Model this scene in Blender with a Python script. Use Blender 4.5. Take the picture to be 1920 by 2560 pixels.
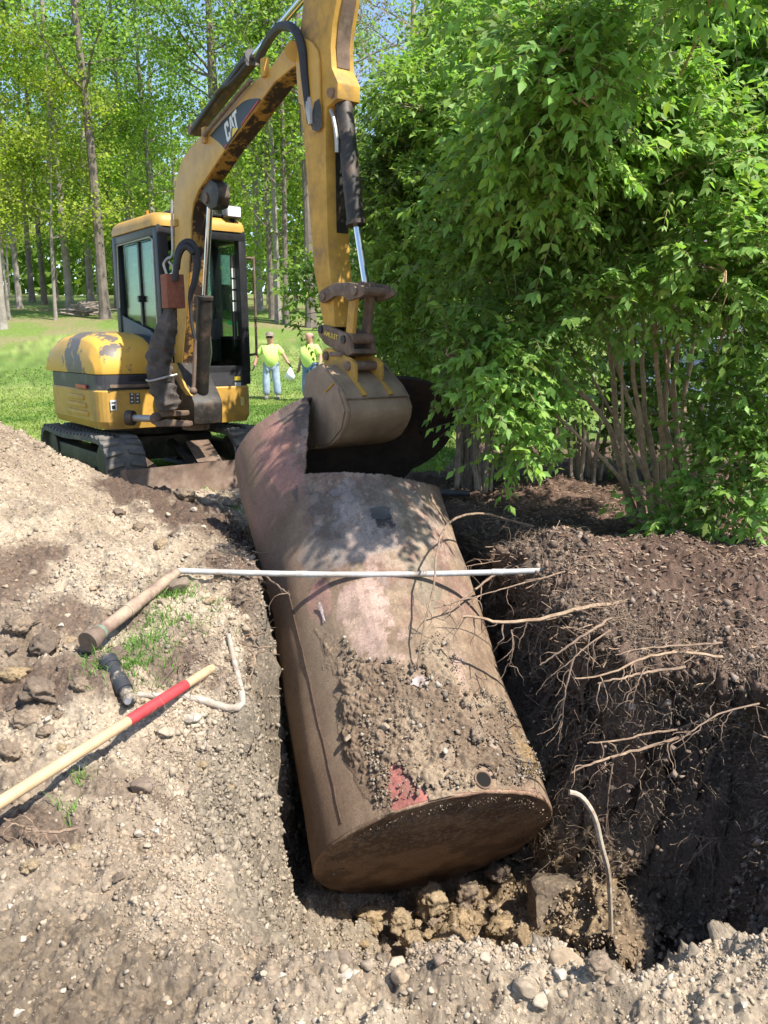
import bpy, bmesh, math, random
import numpy as np
from mathutils import Vector, Matrix

# ------------------------------------------------------------------ camera, world, sun, exposure
for _o in list(bpy.data.objects):
    bpy.data.objects.remove(_o)
SC = bpy.context.scene
COL = SC.collection
R = math.radians
CAM_H, PITCH, FPX = 1.6, R(12.0), 2000.0
cam_data = bpy.data.cameras.new('camera')
cam = bpy.data.objects.new('camera', cam_data)
COL.objects.link(cam)
cam_data.sensor_fit = 'VERTICAL'
cam_data.sensor_height = 36.0
cam_data.lens = 36.0 * FPX / 2560.0
cam_data.clip_start = 0.05
cam_data.clip_end = 2000.0
cam.location = (0, 0, CAM_H)
cam.rotation_euler = (R(90) - PITCH, 0, 0)
SC.camera = cam
cam_data.dof.use_dof = True
cam_data.dof.focus_distance = 3.7
cam_data.dof.aperture_fstop = 13.0

SUN = Vector((0.47, -0.33, 0.82)).normalized()       # direction towards the sun
sun_el = math.asin(SUN.z)
sun_az = math.atan2(SUN.x, SUN.y)                      # clockwise from +Y
world = bpy.data.worlds.new('World')
SC.world = world
world.use_nodes = True
wn = world.node_tree.nodes
sky = wn.new('ShaderNodeTexSky')
sky.sky_type = 'NISHITA'
sky.sun_disc = False
sky.sun_elevation = sun_el
sky.sun_rotation = sun_az
sky.air_density = 1.0
sky.dust_density = 0.6
sky.ozone_density = 1.5
wn['Background'].inputs['Strength'].default_value = 0.135
world.node_tree.links.new(sky.outputs[0], wn['Background'].inputs[0])
sl = bpy.data.lights.new('sun', 'SUN')
sl.energy = 4.9
sl.angle = R(0.53)
sl.color = (1.0, 0.94, 0.85)
so = bpy.data.objects.new('sun', sl)
COL.objects.link(so)
so.rotation_euler = SUN.to_track_quat('Z', 'Y').to_euler()
so.location = (6, -4, 12)
SC.view_settings.view_transform = 'Standard'
SC.view_settings.look = 'None'
SC.view_settings.exposure = 0.98
SC.view_settings.gamma = 1.0
SC.view_settings.use_curve_mapping = False
SC.cycles.max_bounces = 6
SC.cycles.transparent_max_bounces = 8
SC.cycles.use_denoising = True

rng = np.random.default_rng(7)
random.seed(7)

# ------------------------------------------------------------------ geometry of the view (photo pixels -> real points)
CP, SP = math.cos(PITCH), math.sin(PITCH)
def ray(px, py):
    u, v = (px - 960) / FPX, (1280 - py) / FPX
    return Vector((u, CP + v * SP, -SP + v * CP))
def at(px, py, Y):                                     # the point seen at a pixel, Y metres away
    d = ray(px, py)
    t = Y / d.y
    return Vector((d.x * t, Y, CAM_H + d.z * t))
def atz(px, py, z):
    d = ray(px, py)
    t = (z - CAM_H) / d.z
    return Vector((d.x * t, d.y * t, z))
K = 1920 / 1659.0                                      # the enlarged view I measured in
def D(x, y, Y): return at(x * K, y * K, Y)
def Dz(x, y, z): return atz(x * K, y * K, z)
def onplane(px, py, P0, N):
    d = ray(px, py)
    o = Vector((0, 0, CAM_H))
    t = (P0 - o).dot(N) / d.dot(N)
    return o + d * t

# ------------------------------------------------------------------ noise
_TAB = np.random.default_rng(12345).uniform(-1, 1, (256, 256)).astype(np.float32)
def vnoise(x, y, z=None, seed=0):
    x = np.asarray(x, np.float32); y = np.asarray(y, np.float32)
    ix = np.floor(x); iy = np.floor(y)
    fx = x - ix; fy = y - iy
    fx = fx * fx * (3 - 2 * fx); fy = fy * fy * (3 - 2 * fy)
    ix = ix.astype(np.int32) + seed * 29; iy = iy.astype(np.int32) + seed * 53
    def plane(ox, oy):
        x0, x1, y0, y1 = (ix + ox) & 255, (ix + ox + 1) & 255, (iy + oy) & 255, (iy + oy + 1) & 255
        a = _TAB[x0, y0]; b = _TAB[x1, y0]; c = _TAB[x0, y1]; d = _TAB[x1, y1]
        p = a + (b - a) * fx; q = c + (d - c) * fx
        return p + (q - p) * fy
    if z is None: return plane(0, 0)
    z = np.asarray(z, np.float32); iz = np.floor(z); fz = z - iz; fz = fz * fz * (3 - 2 * fz)
    iz = iz.astype(np.int32)
    p, q = plane(iz * 37, iz * 91), plane((iz + 1) * 37, (iz + 1) * 91)
    return p + (q - p) * fz
def fbm(x, y, z=None, oct=4, seed=0, gain=0.5):
    r, a, f = 0, 1.0, 1.0
    for k in range(oct):
        r = r + a * vnoise(np.asarray(x) * f, np.asarray(y) * f, None if z is None else np.asarray(z) * f, seed + 17 * k)
        a *= gain; f *= 2.03
    return r
def sstep(a, b, x):
    t = np.clip((np.asarray(x, float) - a) / (b - a), 0, 1)
    return t * t * (3 - 2 * t)

# ------------------------------------------------------------------ mesh helpers
WM = {}
def tag(o, label=None, cat=None, group=None, kind=None):
    if label: o['label'] = label
    if cat: o['category'] = cat
    if group: o['group'] = group
    if kind: o['kind'] = kind
    return o
def empty(name, loc, label=None, cat=None, group=None, rz=0.0):
    o = bpy.data.objects.new(name, None)
    COL.objects.link(o)
    o.location = loc
    o.rotation_euler = (0, 0, rz)
    o.empty_display_size = 0.1
    WM[o.name] = Matrix.Translation(Vector(loc)) @ Matrix.Rotation(rz, 4, 'Z')
    return tag(o, label, cat, group)
def arr_mesh(name, V, F, mat, cols=None, smooth=False):
    """V (n,3) array, F list or (m,k) array of faces, cols (n,3)"""
    me = bpy.data.meshes.new(name)
    V = np.asarray(V, np.float32)
    if isinstance(F, np.ndarray):
        m, k = F.shape
        me.vertices.add(len(V)); me.vertices.foreach_set('co', V.ravel())
        me.loops.add(m * k); me.loops.foreach_set('vertex_index', F.astype(np.int32).ravel())
        me.polygons.add(m)
        me.polygons.foreach_set('loop_start', np.arange(0, m * k, k, dtype=np.int32))
        me.update(calc_edges=True)
    else:
        me.from_pydata([tuple(v) for v in V], [], F)
    me.validate()
    if smooth:
        me.polygons.foreach_set('use_smooth', np.ones(len(me.polygons), bool))
    if cols is not None:
        a = me.color_attributes.new('Col', 'FLOAT_COLOR', 'POINT')
        c = np.ones((len(V), 4), np.float32); c[:, :3] = cols
        a.data.foreach_set('color', c.ravel())
    if mat: me.materials.append(mat)
    me.update()
    return me
def place(name, me, parent=None, loc=None):
    o = bpy.data.objects.new(name, me)
    COL.objects.link(o)
    if parent is not None: o.parent = parent
    if loc is not None: o.location = loc
    return o
class MB:
    def __init__(s): s.v, s.f = [], []
    def add(s, vs, fs):
        n = len(s.v)
        s.v += [Vector(v) for v in vs]
        s.f += [tuple(i + n for i in f) for f in fs]
        return s
    def box(s, c, ax, h):
        c = Vector(c); ax = [Vector(a).normalized() for a in ax]
        vs = []
        for i in (-1, 1):
            for j in (-1, 1):
                for k in (-1, 1):
                    vs.append(c + ax[0] * h[0] * i + ax[1] * h[1] * j + ax[2] * h[2] * k)
        return s.add(vs, [(0, 1, 3, 2), (4, 6, 7, 5), (0, 4, 5, 1), (2, 3, 7, 6), (0, 2, 6, 4), (1, 5, 7, 3)])
    def prism(s, outline, off):
        n = len(outline); off = Vector(off)
        a = [Vector(p) for p in outline]
        b = [p + off for p in a]
        fs = [tuple(range(n)), tuple(range(2 * n - 1, n - 1, -1))]
        fs += [(i, i + n, (i + 1) % n + n, (i + 1) % n) for i in range(n)]
        return s.add(a + b, fs)
    def tube(s, pts, rad, n=8, caps=True, squash=None):
        pts = [Vector(p) for p in pts]
        m = len(pts)
        rad = [rad] * m if isinstance(rad, (int, float)) else list(rad)
        rings = []
        t0 = (pts[1] - pts[0]).normalized()
        up = Vector((0, 0, 1)) if abs(t0.z) < 0.9 else Vector((1, 0, 0))
        u = t0.cross(up).normalized()
        for i in range(m):
            t = (pts[min(i + 1, m - 1)] - pts[max(i - 1, 0)])
            t = t.normalized() if t.length > 1e-9 else t0
            u = (u - t * u.dot(t))
            u = u.normalized() if u.length > 1e-6 else t.orthogonal().normalized()
            w = t.cross(u)
            rings.append([pts[i] + (u * math.cos(2 * math.pi * k / n) + w * math.sin(2 * math.pi * k / n)) * rad[i] for k in range(n)])
        return s.loft(rings, True, caps)
    def loft(s, rings, closed=True, caps=True):
        n = len(rings[0])
        vs = [p for r in rings for p in r]
        fs = []
        for i in range(len(rings) - 1):
            for k in range(n if closed else n - 1):
                k2 = (k + 1) % n
                fs.append((i * n + k, i * n + k2, (i + 1) * n + k2, (i + 1) * n + k))
        if caps:
            fs.append(tuple(range(n - 1, -1, -1)))
            fs.append(tuple((len(rings) - 1) * n + k for k in range(n)))
        return s.add(vs, fs)
    def cyl(s, a, b, r, n=14): return s.tube([a, b], r, n)
    def ball(s, c, r, n=10, m=6):
        c = Vector(c); r = r if isinstance(r, (tuple, list)) else (r, r, r)
        rings = []
        for i in range(m + 1):
            ph = math.pi * (i / m) * 0.998 + 0.001 - math.pi / 2
            rings.append([c + Vector((r[0] * math.cos(ph) * math.cos(2 * math.pi * k / n), r[1] * math.cos(ph) * math.sin(2 * math.pi * k / n), r[2] * math.sin(ph))) for k in range(n)])
        return s.loft(rings)
    def build(s, name, mat, parent=None, bevel=0.0, smooth=None, origin=None, seg=2):
        M = None
        if parent is not None and parent.name in WM:
            M = WM[parent.name].inverted()
        vs = s.v
        if M is not None: vs = [M @ v for v in vs]
        elif origin is not None:
            o0 = Vector(origin); vs = [v - o0 for v in vs]
        me = bpy.data.meshes.new(name)
        me.from_pydata([tuple(v) for v in vs], [], s.f)
        bm = bmesh.new(); bm.from_mesh(me)
        bmesh.ops.recalc_face_normals(bm, faces=bm.faces)
        if bevel > 0:
            ed = [e for e in bm.edges if len(e.link_faces) == 2 and e.calc_face_angle(0) > R(28)]
            bmesh.ops.bevel(bm, geom=ed, offset=bevel, segments=seg, profile=0.6, affect='EDGES', clamp_overlap=True)
        sm = True if smooth is None else smooth
        for f in bm.faces: f.smooth = sm
        if sm:
            for e in bm.edges:
                if len(e.link_faces) == 2 and e.calc_face_angle(0) > R(38): e.smooth = False
        bm.to_mesh(me); bm.free()
        if mat: me.materials.append(mat)
        o = place(name, me, parent, None if (M is not None or origin is None) else origin)
        if parent is not None and parent.name in WM: WM[o.name] = WM[parent.name]
        return o

# ------------------------------------------------------------------ materials
MATS = {}
def nn(t, kind, **kw):
    n = t.nodes.new(kind)
    for k, v in kw.items():
        if k in n.inputs: n.inputs[k].default_value = v
        else: setattr(n, k, v)
    return n
def ramp(t, fac, stops):
    r = t.nodes.new('ShaderNodeValToRGB')
    e = r.color_ramp.elements
    while len(e) < len(stops): e.new(0.5)
    for i, (p, c) in enumerate(stops):
        e[i].position = p; e[i].color = (*c, 1)
    t.links.new(fac, r.inputs[0])
    return r.outputs[0]
def mixc(t, fac, a, b, mode='MIX'):
    m = t.nodes.new('ShaderNodeMix'); m.data_type = 'RGBA'; m.blend_type = mode
    for sock, v in ((m.inputs[0], fac), (m.inputs[6], a), (m.inputs[7], b)):
        if isinstance(v, bpy.types.NodeSocket): t.links.new(v, sock)
        elif isinstance(v, (int, float)): sock.default_value = v
        else: sock.default_value = (*v, 1)
    return m.outputs[2]
def noise(t, scale, detail=6, rough=0.6, co=None):
    n = nn(t, 'ShaderNodeTexNoise', Scale=scale, Detail=detail, Roughness=rough)
    if co is None:
        co = nn(t, 'ShaderNodeTexCoord').outputs['Object']
    t.links.new(co, n.inputs['Vector'])
    return n.outputs[0]
def base_mat(name):
    m = bpy.data.materials.new(name); m.use_nodes = True
    t = m.node_tree
    return m, t, t.nodes['Principled BSDF']
def bump(t, p, h, strength=0.3, dist=0.01):
    b = nn(t, 'ShaderNodeBump', Strength=strength, Distance=dist)
    t.links.new(h, b.inputs['Height']); t.links.new(b.outputs[0], p.inputs['Normal'])
def simple(name, c, rough=0.6, metal=0.0, var=0.25, scale=12, bmp=0.15, c2=None, spec=0.4, thresh=(0.45, 0.62)):
    """a worn surface: base colour c, patches of c2 (dirt, rust) over it, fine variation and relief"""
    if name in MATS: return MATS[name]
    m, t, p = base_mat(name)
    n1 = noise(t, scale, 8, 0.65)
    dark = tuple(x * (1 - var) for x in c)
    lite = tuple(min(1, x * (1 + var * 0.6)) for x in c)
    colr = ramp(t, n1, [(0.3, dark), (0.7, lite)])
    if c2 is not None:
        n2 = noise(t, scale * 0.45, 10, 0.7)
        f = ramp(t, n2, [(thresh[0], (0, 0, 0)), (thresh[1], (1, 1, 1))])
        colr = mixc(t, f, colr, c2)
    t.links.new(colr, p.inputs['Base Color'])
    p.inputs['Roughness'].default_value = rough
    p.inputs['Metallic'].default_value = metal
    p.inputs['Specular IOR Level'].default_value = spec
    if bmp: bump(t, p, noise(t, scale * 6, 6, 0.7), bmp, 0.004)
    MATS[name] = m
    return m
def attr_mat(name, fine=90, rough=0.95, var=0.35, bmp=0.6, bdist=0.01, pebble=0.0, pscale=60):
    """earth: the piece's own colour attribute, broken up by fine grain and small pebbles"""
    m, t, p = base_mat(name)
    a = nn(t, 'ShaderNodeVertexColor', layer_name='Col').outputs[0]
    co = nn(t, 'ShaderNodeTexCoord').outputs['Object']
    n1 = noise(t, fine, 8, 0.7, co)
    f = ramp(t, n1, [(0.25, (1 - var,) * 3), (0.75, (1 + var * 0.6,) * 3)])
    c = mixc(t, 1.0, a, f, 'MULTIPLY')
    h = n1
    if pebble > 0:
        v = nn(t, 'ShaderNodeTexVoronoi', Scale=pscale); t.links.new(co, v.inputs['Vector'])
        sep = nn(t, 'ShaderNodeSeparateColor'); t.links.new(v.outputs['Color'], sep.inputs[0])
        pk = ramp(t, sep.outputs[0], [(0.60, (0, 0, 0)), (0.68, (pebble,) * 3)])
        pc = ramp(t, sep.outputs[1], [(0.0, (0.45,) * 3), (0.5, (1.0, 0.97, 0.93)), (1.0, (1.75, 1.68, 1.55))])
        c = mixc(t, pk, c, mixc(t, 1.0, c, pc, 'MULTIPLY'))
        inv = nn(t, 'ShaderNodeMath', operation='MULTIPLY_ADD'); t.links.new(v.outputs['Distance'], inv.inputs[0])
        inv.inputs[1].default_value = -1.0; t.links.new(n1, inv.inputs[2])
        h = noise(t, fine * 1.6, 12, 0.78, co)
    t.links.new(c, p.inputs['Base Color'])
    p.inputs['Roughness'].default_value = rough
    p.inputs['Specular IOR Level'].default_value = 0.15
    bump(t, p, h, bmp, bdist)
    MATS[name] = m
    return m
def leaf_mat(name, trans=0.35, rough=0.5, spec=0.3):
    m, t, p = base_mat(name)
    a = nn(t, 'ShaderNodeVertexColor', layer_name='Col').outputs[0]
    t.links.new(a, p.inputs['Base Color'])
    p.inputs['Roughness'].default_value = rough
    p.inputs['Specular IOR Level'].default_value = spec
    tr = nn(t, 'ShaderNodeBsdfTranslucent')
    tc = mixc(t, 1.0, a, (1.25, 1.35, 0.6), 'MULTIPLY')
    t.links.new(tc, tr.inputs[0])
    mx = nn(t, 'ShaderNodeMixShader'); mx.inputs[0].default_value = trans
    t.links.new(p.outputs[0], mx.inputs[1]); t.links.new(tr.outputs[0], mx.inputs[2])
    t.links.new(mx.outputs[0], t.nodes['Material Output'].inputs[0])
    MATS[name] = m
    return m
def glass_mat(name, tint=(0.75, 0.85, 0.8), op=0.25, ior=1.3):
    m, t, p = base_mat(name)
    tr = nn(t, 'ShaderNodeBsdfTransparent'); tr.inputs[0].default_value = (*tint, 1)
    gl = nn(t, 'ShaderNodeBsdfGlossy', Roughness=0.04); gl.inputs[0].default_value = (0.9, 0.95, 0.95, 1)
    fr = nn(t, 'ShaderNodeFresnel', IOR=ior)
    ad = nn(t, 'ShaderNodeMath', operation='MULTIPLY_ADD'); ad.inputs[1].default_value = 0.55; ad.inputs[2].default_value = op * 0.4
    t.links.new(fr.outputs[0], ad.inputs[0])
    mx = nn(t, 'ShaderNodeMixShader')
    t.links.new(ad.outputs[0], mx.inputs[0]); t.links.new(tr.outputs[0], mx.inputs[1]); t.links.new(gl.outputs[0], mx.inputs[2])
    t.links.new(mx.outputs[0], t.nodes['Material Output'].inputs[0])
    MATS[name] = m
    return m

M_EARTH = attr_mat('earth', 55, 0.97, 0.45, 0.9, 0.012, 0.75, 85)
M_MULCH = attr_mat('mulch', 70, 0.97, 0.6, 1.0, 0.015, 0.35, 120)
M_LAWN = attr_mat('lawn', 45, 0.9, 0.5, 0.7, 0.02)
M_LITTER = attr_mat('litter', 12, 0.95, 0.5, 0.6, 0.03)
M_STONE = attr_mat('stone', 5, 0.9, 0.3, 0.25, 0.05)
M_GRIT = attr_mat('grit', 60, 0.92, 0.25, 0.2, 0.004)
M_CRUST = attr_mat('crust', 60, 0.97, 0.45, 0.9, 0.008, 0.6, 120)
M_CLOD = attr_mat('clod', 5, 0.97, 0.4, 0.5, 0.06, 0.5, 11)
M_LEAF = leaf_mat('shrub_leaf', 0.5)
M_TREELEAF = leaf_mat('tree_leaf', 0.52, 0.6, 0.15)
M_GRASS = leaf_mat('grass_blade', 0.35, 0.7, 0.1)

# ------------------------------------------------------------------ terrain
PIT = np.array([(-0.46, 1.96), (-0.72, 2.4), (-0.84, 3.0), (-0.74, 3.5), (-0.70, 4.0), (-0.84, 4.65), (-1.05, 5.4), (-1.1, 6.3),
                (0.5, 6.8), (0.68, 6.0), (0.78, 5.1), (0.83, 4.45), (0.90, 3.95), (1.06, 3.66), (1.36, 3.54), (1.66, 3.36), (1.80, 3.0), (1.84, 2.5), (1.6, 1.97),
                (1.05, 1.9), (0.55, 1.84), (0.15, 1.9)])
def poly_sd(poly, x, y):
    """signed distance to an outline, positive inside"""
    x = np.asarray(x, float); y = np.asarray(y, float)
    d = np.full(x.shape, 1e9); inside = np.zeros(x.shape, bool)
    n = len(poly)
    for i in range(n):
        ax, ay = poly[i]; bx, by = poly[(i + 1) % n]
        ex, ey = bx - ax, by - ay
        t = np.clip(((x - ax) * ex + (y - ay) * ey) / (ex * ex + ey * ey + 1e-12), 0, 1)
        d = np.minimum(d, np.hypot(x - ax - ex * t, y - ay - ey * t))
        c = ((ay > y) != (by > y)) & (x < (bx - ax) * (y - ay) / (by - ay + 1e-12) + ax)
        inside ^= c
    return np.where(inside, d, -d)
def pit_sd(x, y):
    x = np.asarray(x, float); y = np.asarray(y, float)
    r = np.full(x.shape, -9.0)
    k = (y < 9) & (np.abs(x) < 4) & (y > 0)
    r[k] = poly_sd(PIT, x[k], y[k])
    return r
def gauss(x, y, cx, cy, sx, sy): return np.exp(-((x - cx) / sx) ** 2 / 2 - ((y - cy) / sy) ** 2 / 2)
def base_h(x, y):
    z = 0.2 * sstep(2.2, 4.8, y)
    far = np.interp(y, [0, 20, 22, 25, 28, 34, 42, 60, 120, 400], [0, 0, .18, .9, 1.7, 2.6, 3.3, 4.8, 7, 9])
    z = z + far
    z = z + 0.19 * np.exp(-((y - 4.2) / .75) ** 2 / 2) * (1 - sstep(2.5, 5, np.abs(x)))
    sy = np.where(y > 6.0, 0.62, 1.35)
    m = 1.06 * np.exp(-((x + 3.7) / 1.02) ** 2 / 2 - ((y - 6.0) / sy) ** 2 / 2)
    z = z + m + 0.06 * gauss(x, y, -1.4, 6.3, 0.7, 0.5)
    z = z + 0.16 * gauss(x, y, 1.35, 1.68, 0.42, 0.22) + 0.1 * gauss(x, y, 2.3, 2.2, 0.6, 0.6)
    z = z + 0.05 * gauss(x, y, -0.75, 3.9, 0.25, 0.5) + 0.07 * gauss(x, y, 1.5, 4.2, 0.5, 0.6) + 0.13 * gauss(x, y, 1.02, 4.5, 0.2, 0.3)
    return z
def height(x, y, detail=True):
    x = np.asarray(x, float); y = np.asarray(y, float)
    near = 1 - sstep(8.5, 11, y)
    wx = x + 0.10 * fbm(x * 2.4, y * 2.4, oct=4, seed=3) * near
    wy = y + 0.10 * fbm(x * 2.4, y * 2.4, oct=4, seed=9) * near
    sd = pit_sd(wx, wy) if x.size else x
    z = base_h(x, y)
    w = 0.22 + 0.40 * sstep(1.2, 1.5, x) * (1 - sstep(2.8, 3.2, y)) + 0.50 * (1 - sstep(-0.35, 0.1, x)) * (1 - sstep(2.9, 3.7, y))
    k = sstep(0, 1, sd / w)
    floor = -1.38 + 0.10 * fbm(x * 3, y * 3, oct=3, seed=21) + 0.25 * gauss(x, y, 1.05, 3.9, 0.3, 0.6) + 0.32 * gauss(x, y, 1.3, 3.2, 0.42, 0.42) + 0.22 * gauss(x, y, -0.62, 3.3, 0.25, 0.5)
    z = z * (1 - k) + floor * k
    z = z - 0.06 * sstep(-0.16, 0.0, sd) * (1 - k) * near
    if detail:
        dirt = dirt_mask(x, y)
        n1 = fbm(x * 3.1, y * 3.1, oct=3, seed=31)
        n2 = fbm(x * 11, y * 11, oct=3, seed=41)
        n3 = fbm(x * 34, y * 34, oct=4, seed=51, gain=.62)
        rough = 0.55 + 0.45 * vnoise(x * 1.7, y * 1.7, seed=77)
        bill = np.abs(fbm(x * 7, y * 7, oct=4, seed=61))
        wall = np.clip(k * (1 - k) * 4, 0, 1); calm = 1 - .85 * wall
        z = z + dirt * calm * (0.045 * n1 + 0.024 * n2 + 0.0105 * n3 + 0.035 * rough * (bill - 0.35))
        z = z + dirt * k * 0.05 * (np.abs(n2) - 0.3)
        z = z + (1 - dirt) * 0.03 * fbm(x * 0.5, y * 0.5, oct=3, seed=71)
    return z
def dirt_mask(x, y):
    """1 on the dug ground and beds, 0 on lawn and woodland"""
    e = 0.35 * fbm(x * 1.3, y * 1.3, oct=4, seed=13)
    back = np.interp(x, [-9, -4.5, -2.6, -1, 0.6, 1.2, 9], [6.6, 6.8, 7.0, 7.6, 8.6, 11.5, 11.5])
    return (1 - sstep(-0.12, 0.12, (y + e) - back))
def mulch_mask(x, y):
    e = 0.25 * fbm(x * 1.8, y * 1.8, oct=4, seed=15)
    edge = np.interp(y, [0, 2.2, 2.8, 3.4, 5, 6.6, 9], [2.9, 1.8, 1.5, 1.0, 0.75, 0.2, 0.0])
    return sstep(-0.12, 0.12, x + e * 0.6 - edge)
def blob(x, y, p, sx, sy, nz, soft=0.25):
    q = ((x - p[0]) / sx) ** 2 + ((y - p[1]) / sy) ** 2
    q = q + 0.7 * nz
    return 1 - sstep(1 - soft * 2, 1 + soft * 2, q)
C_PALE, C_TAN, C_DARK, C_MULCH, C_CLAY, C_DAMP, C_GRAVEL, C_WALL = [np.array(c) for c in
    ((.435, .358, .265), (.315, .25, .183), (.105, .073, .055), (.125, .082, .062), (.30, .22, .135), (.165, .127, .09), (.27, .225, .17), (.15, .11, .08))]
def lerp(a, b, f): return a + (b - a) * np.asarray(f)[..., None]
def earth_colour(x, y, z):
    n = fbm(x * 2.2, y * 2.2, oct=5, seed=201)
    c = lerp(C_TAN[None], C_PALE[None], sstep(-0.6, 0.5, n))
    c = lerp(c, C_DAMP[None], 0.5 * sstep(0.2, 0.8, fbm(x * 4.2, y * 4.2, oct=6, seed=210, gain=.6)))
    nz = fbm(x * 4.5, y * 4.5, oct=5, seed=100)
    def patch(c, pts, col, s=1.0):
        for i, (dx, dy, zz, sx, sy, amt) in enumerate(pts):
            p = Dz(dx, dy, zz)
            c = lerp(c, col[None], amt * blob(x, y, p, sx, sy, nz))
        return c
    c = patch(c, [(330, 1060, .45, .42, .5, 1), (400, 1120, .32, .5, .4, 1), (480, 1165, .25, .4, .3, .9), (290, 1025, .5, .3, .45, 1), (250, 1000, .6, .2, .3, .9)], C_DARK * 1.15)
    c = patch(c, [(500, 1270, .2, .22, .22, .9), (540, 1330, .15, .12, .25, .8), (230, 1415, .1, .35, .10, .7), (60, 1420, .12, .3, .22, .6), (80, 1510, .08, .34, .16, .65),
                  (500, 1650, .02, .10, .2, .6), (60, 1790, 0, .22, .12, .75), (430, 1500, .05, .25, .08, .5), (30, 1330, .2, .2, .3, .6), (150, 1500, .08, .3, .15, .7), (330, 1480, .07, .2, .1, .7), (420, 1440, .1, .15, .12, .6), (240, 1690, .02, .2, .1, .5), (30, 1200, .5, .2, .35, .6), (100, 1180, .5, .12, .2, .5)], C_DARK * 1.25)
    c = patch(c, [(100, 2090, 0, .30, .18, .75), (130, 2180, 0, .28, .12, .7), (30, 2010, 0, .2, .1, .6)], C_DAMP * 1.15)
    mu = mulch_mask(x, y)
    c = lerp(c, lerp(C_MULCH[None] * 0.9, C_MULCH[None] * 1.5, sstep(-0.4, 0.7, fbm(x * 6, y * 6, oct=5, seed=220))), mu)
    # what the spade laid bare: topsoil, then brown subsoil, clay below, gravel bedding left of the tank
    sd = pit_sd(x, y)
    dep = np.clip((base_h(x, y) - z), 0, 2)
    inp = sstep(-0.02, 0.08, sd)
    lay = lerp(C_DARK[None] * 1.4, C_WALL[None] * 1.35, sstep(0.12, 0.5, dep + 0.1 * n))
    nr = sstep(1.0, 1.3, x) * (1 - sstep(3.0, 3.6, y))
    lay = lerp(lay, np.array([[.175, .135, .105]]) * (1 + .3 * n)[:, None], .8 * nr)
    lay = lerp(lay, C_CLAY[None] * 0.85, sstep(0.8, 1.3, dep + 0.15 * n) * (1 - nr))
    g = (1 - sstep(-0.1, 0.25, x + 0.1 * n)) * (1 - sstep(4.2, 5.2, y))
    lay = lerp(lay, lerp(C_GRAVEL[None] * 0.8, C_GRAVEL[None] * 1.1, sstep(-.5, .5, n)), g)
    c = lerp(c, C_DARK[None] * 1.45, .85 * sstep(-.42, -.2, sd + .08 * n) * sstep(.4, .7, x) * sstep(2.15, 2.5, y))
    c = lerp(c, lay, inp * sstep(0.05, 0.2, dep))
    return np.clip(c, 0.02, 0.8)

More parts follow.
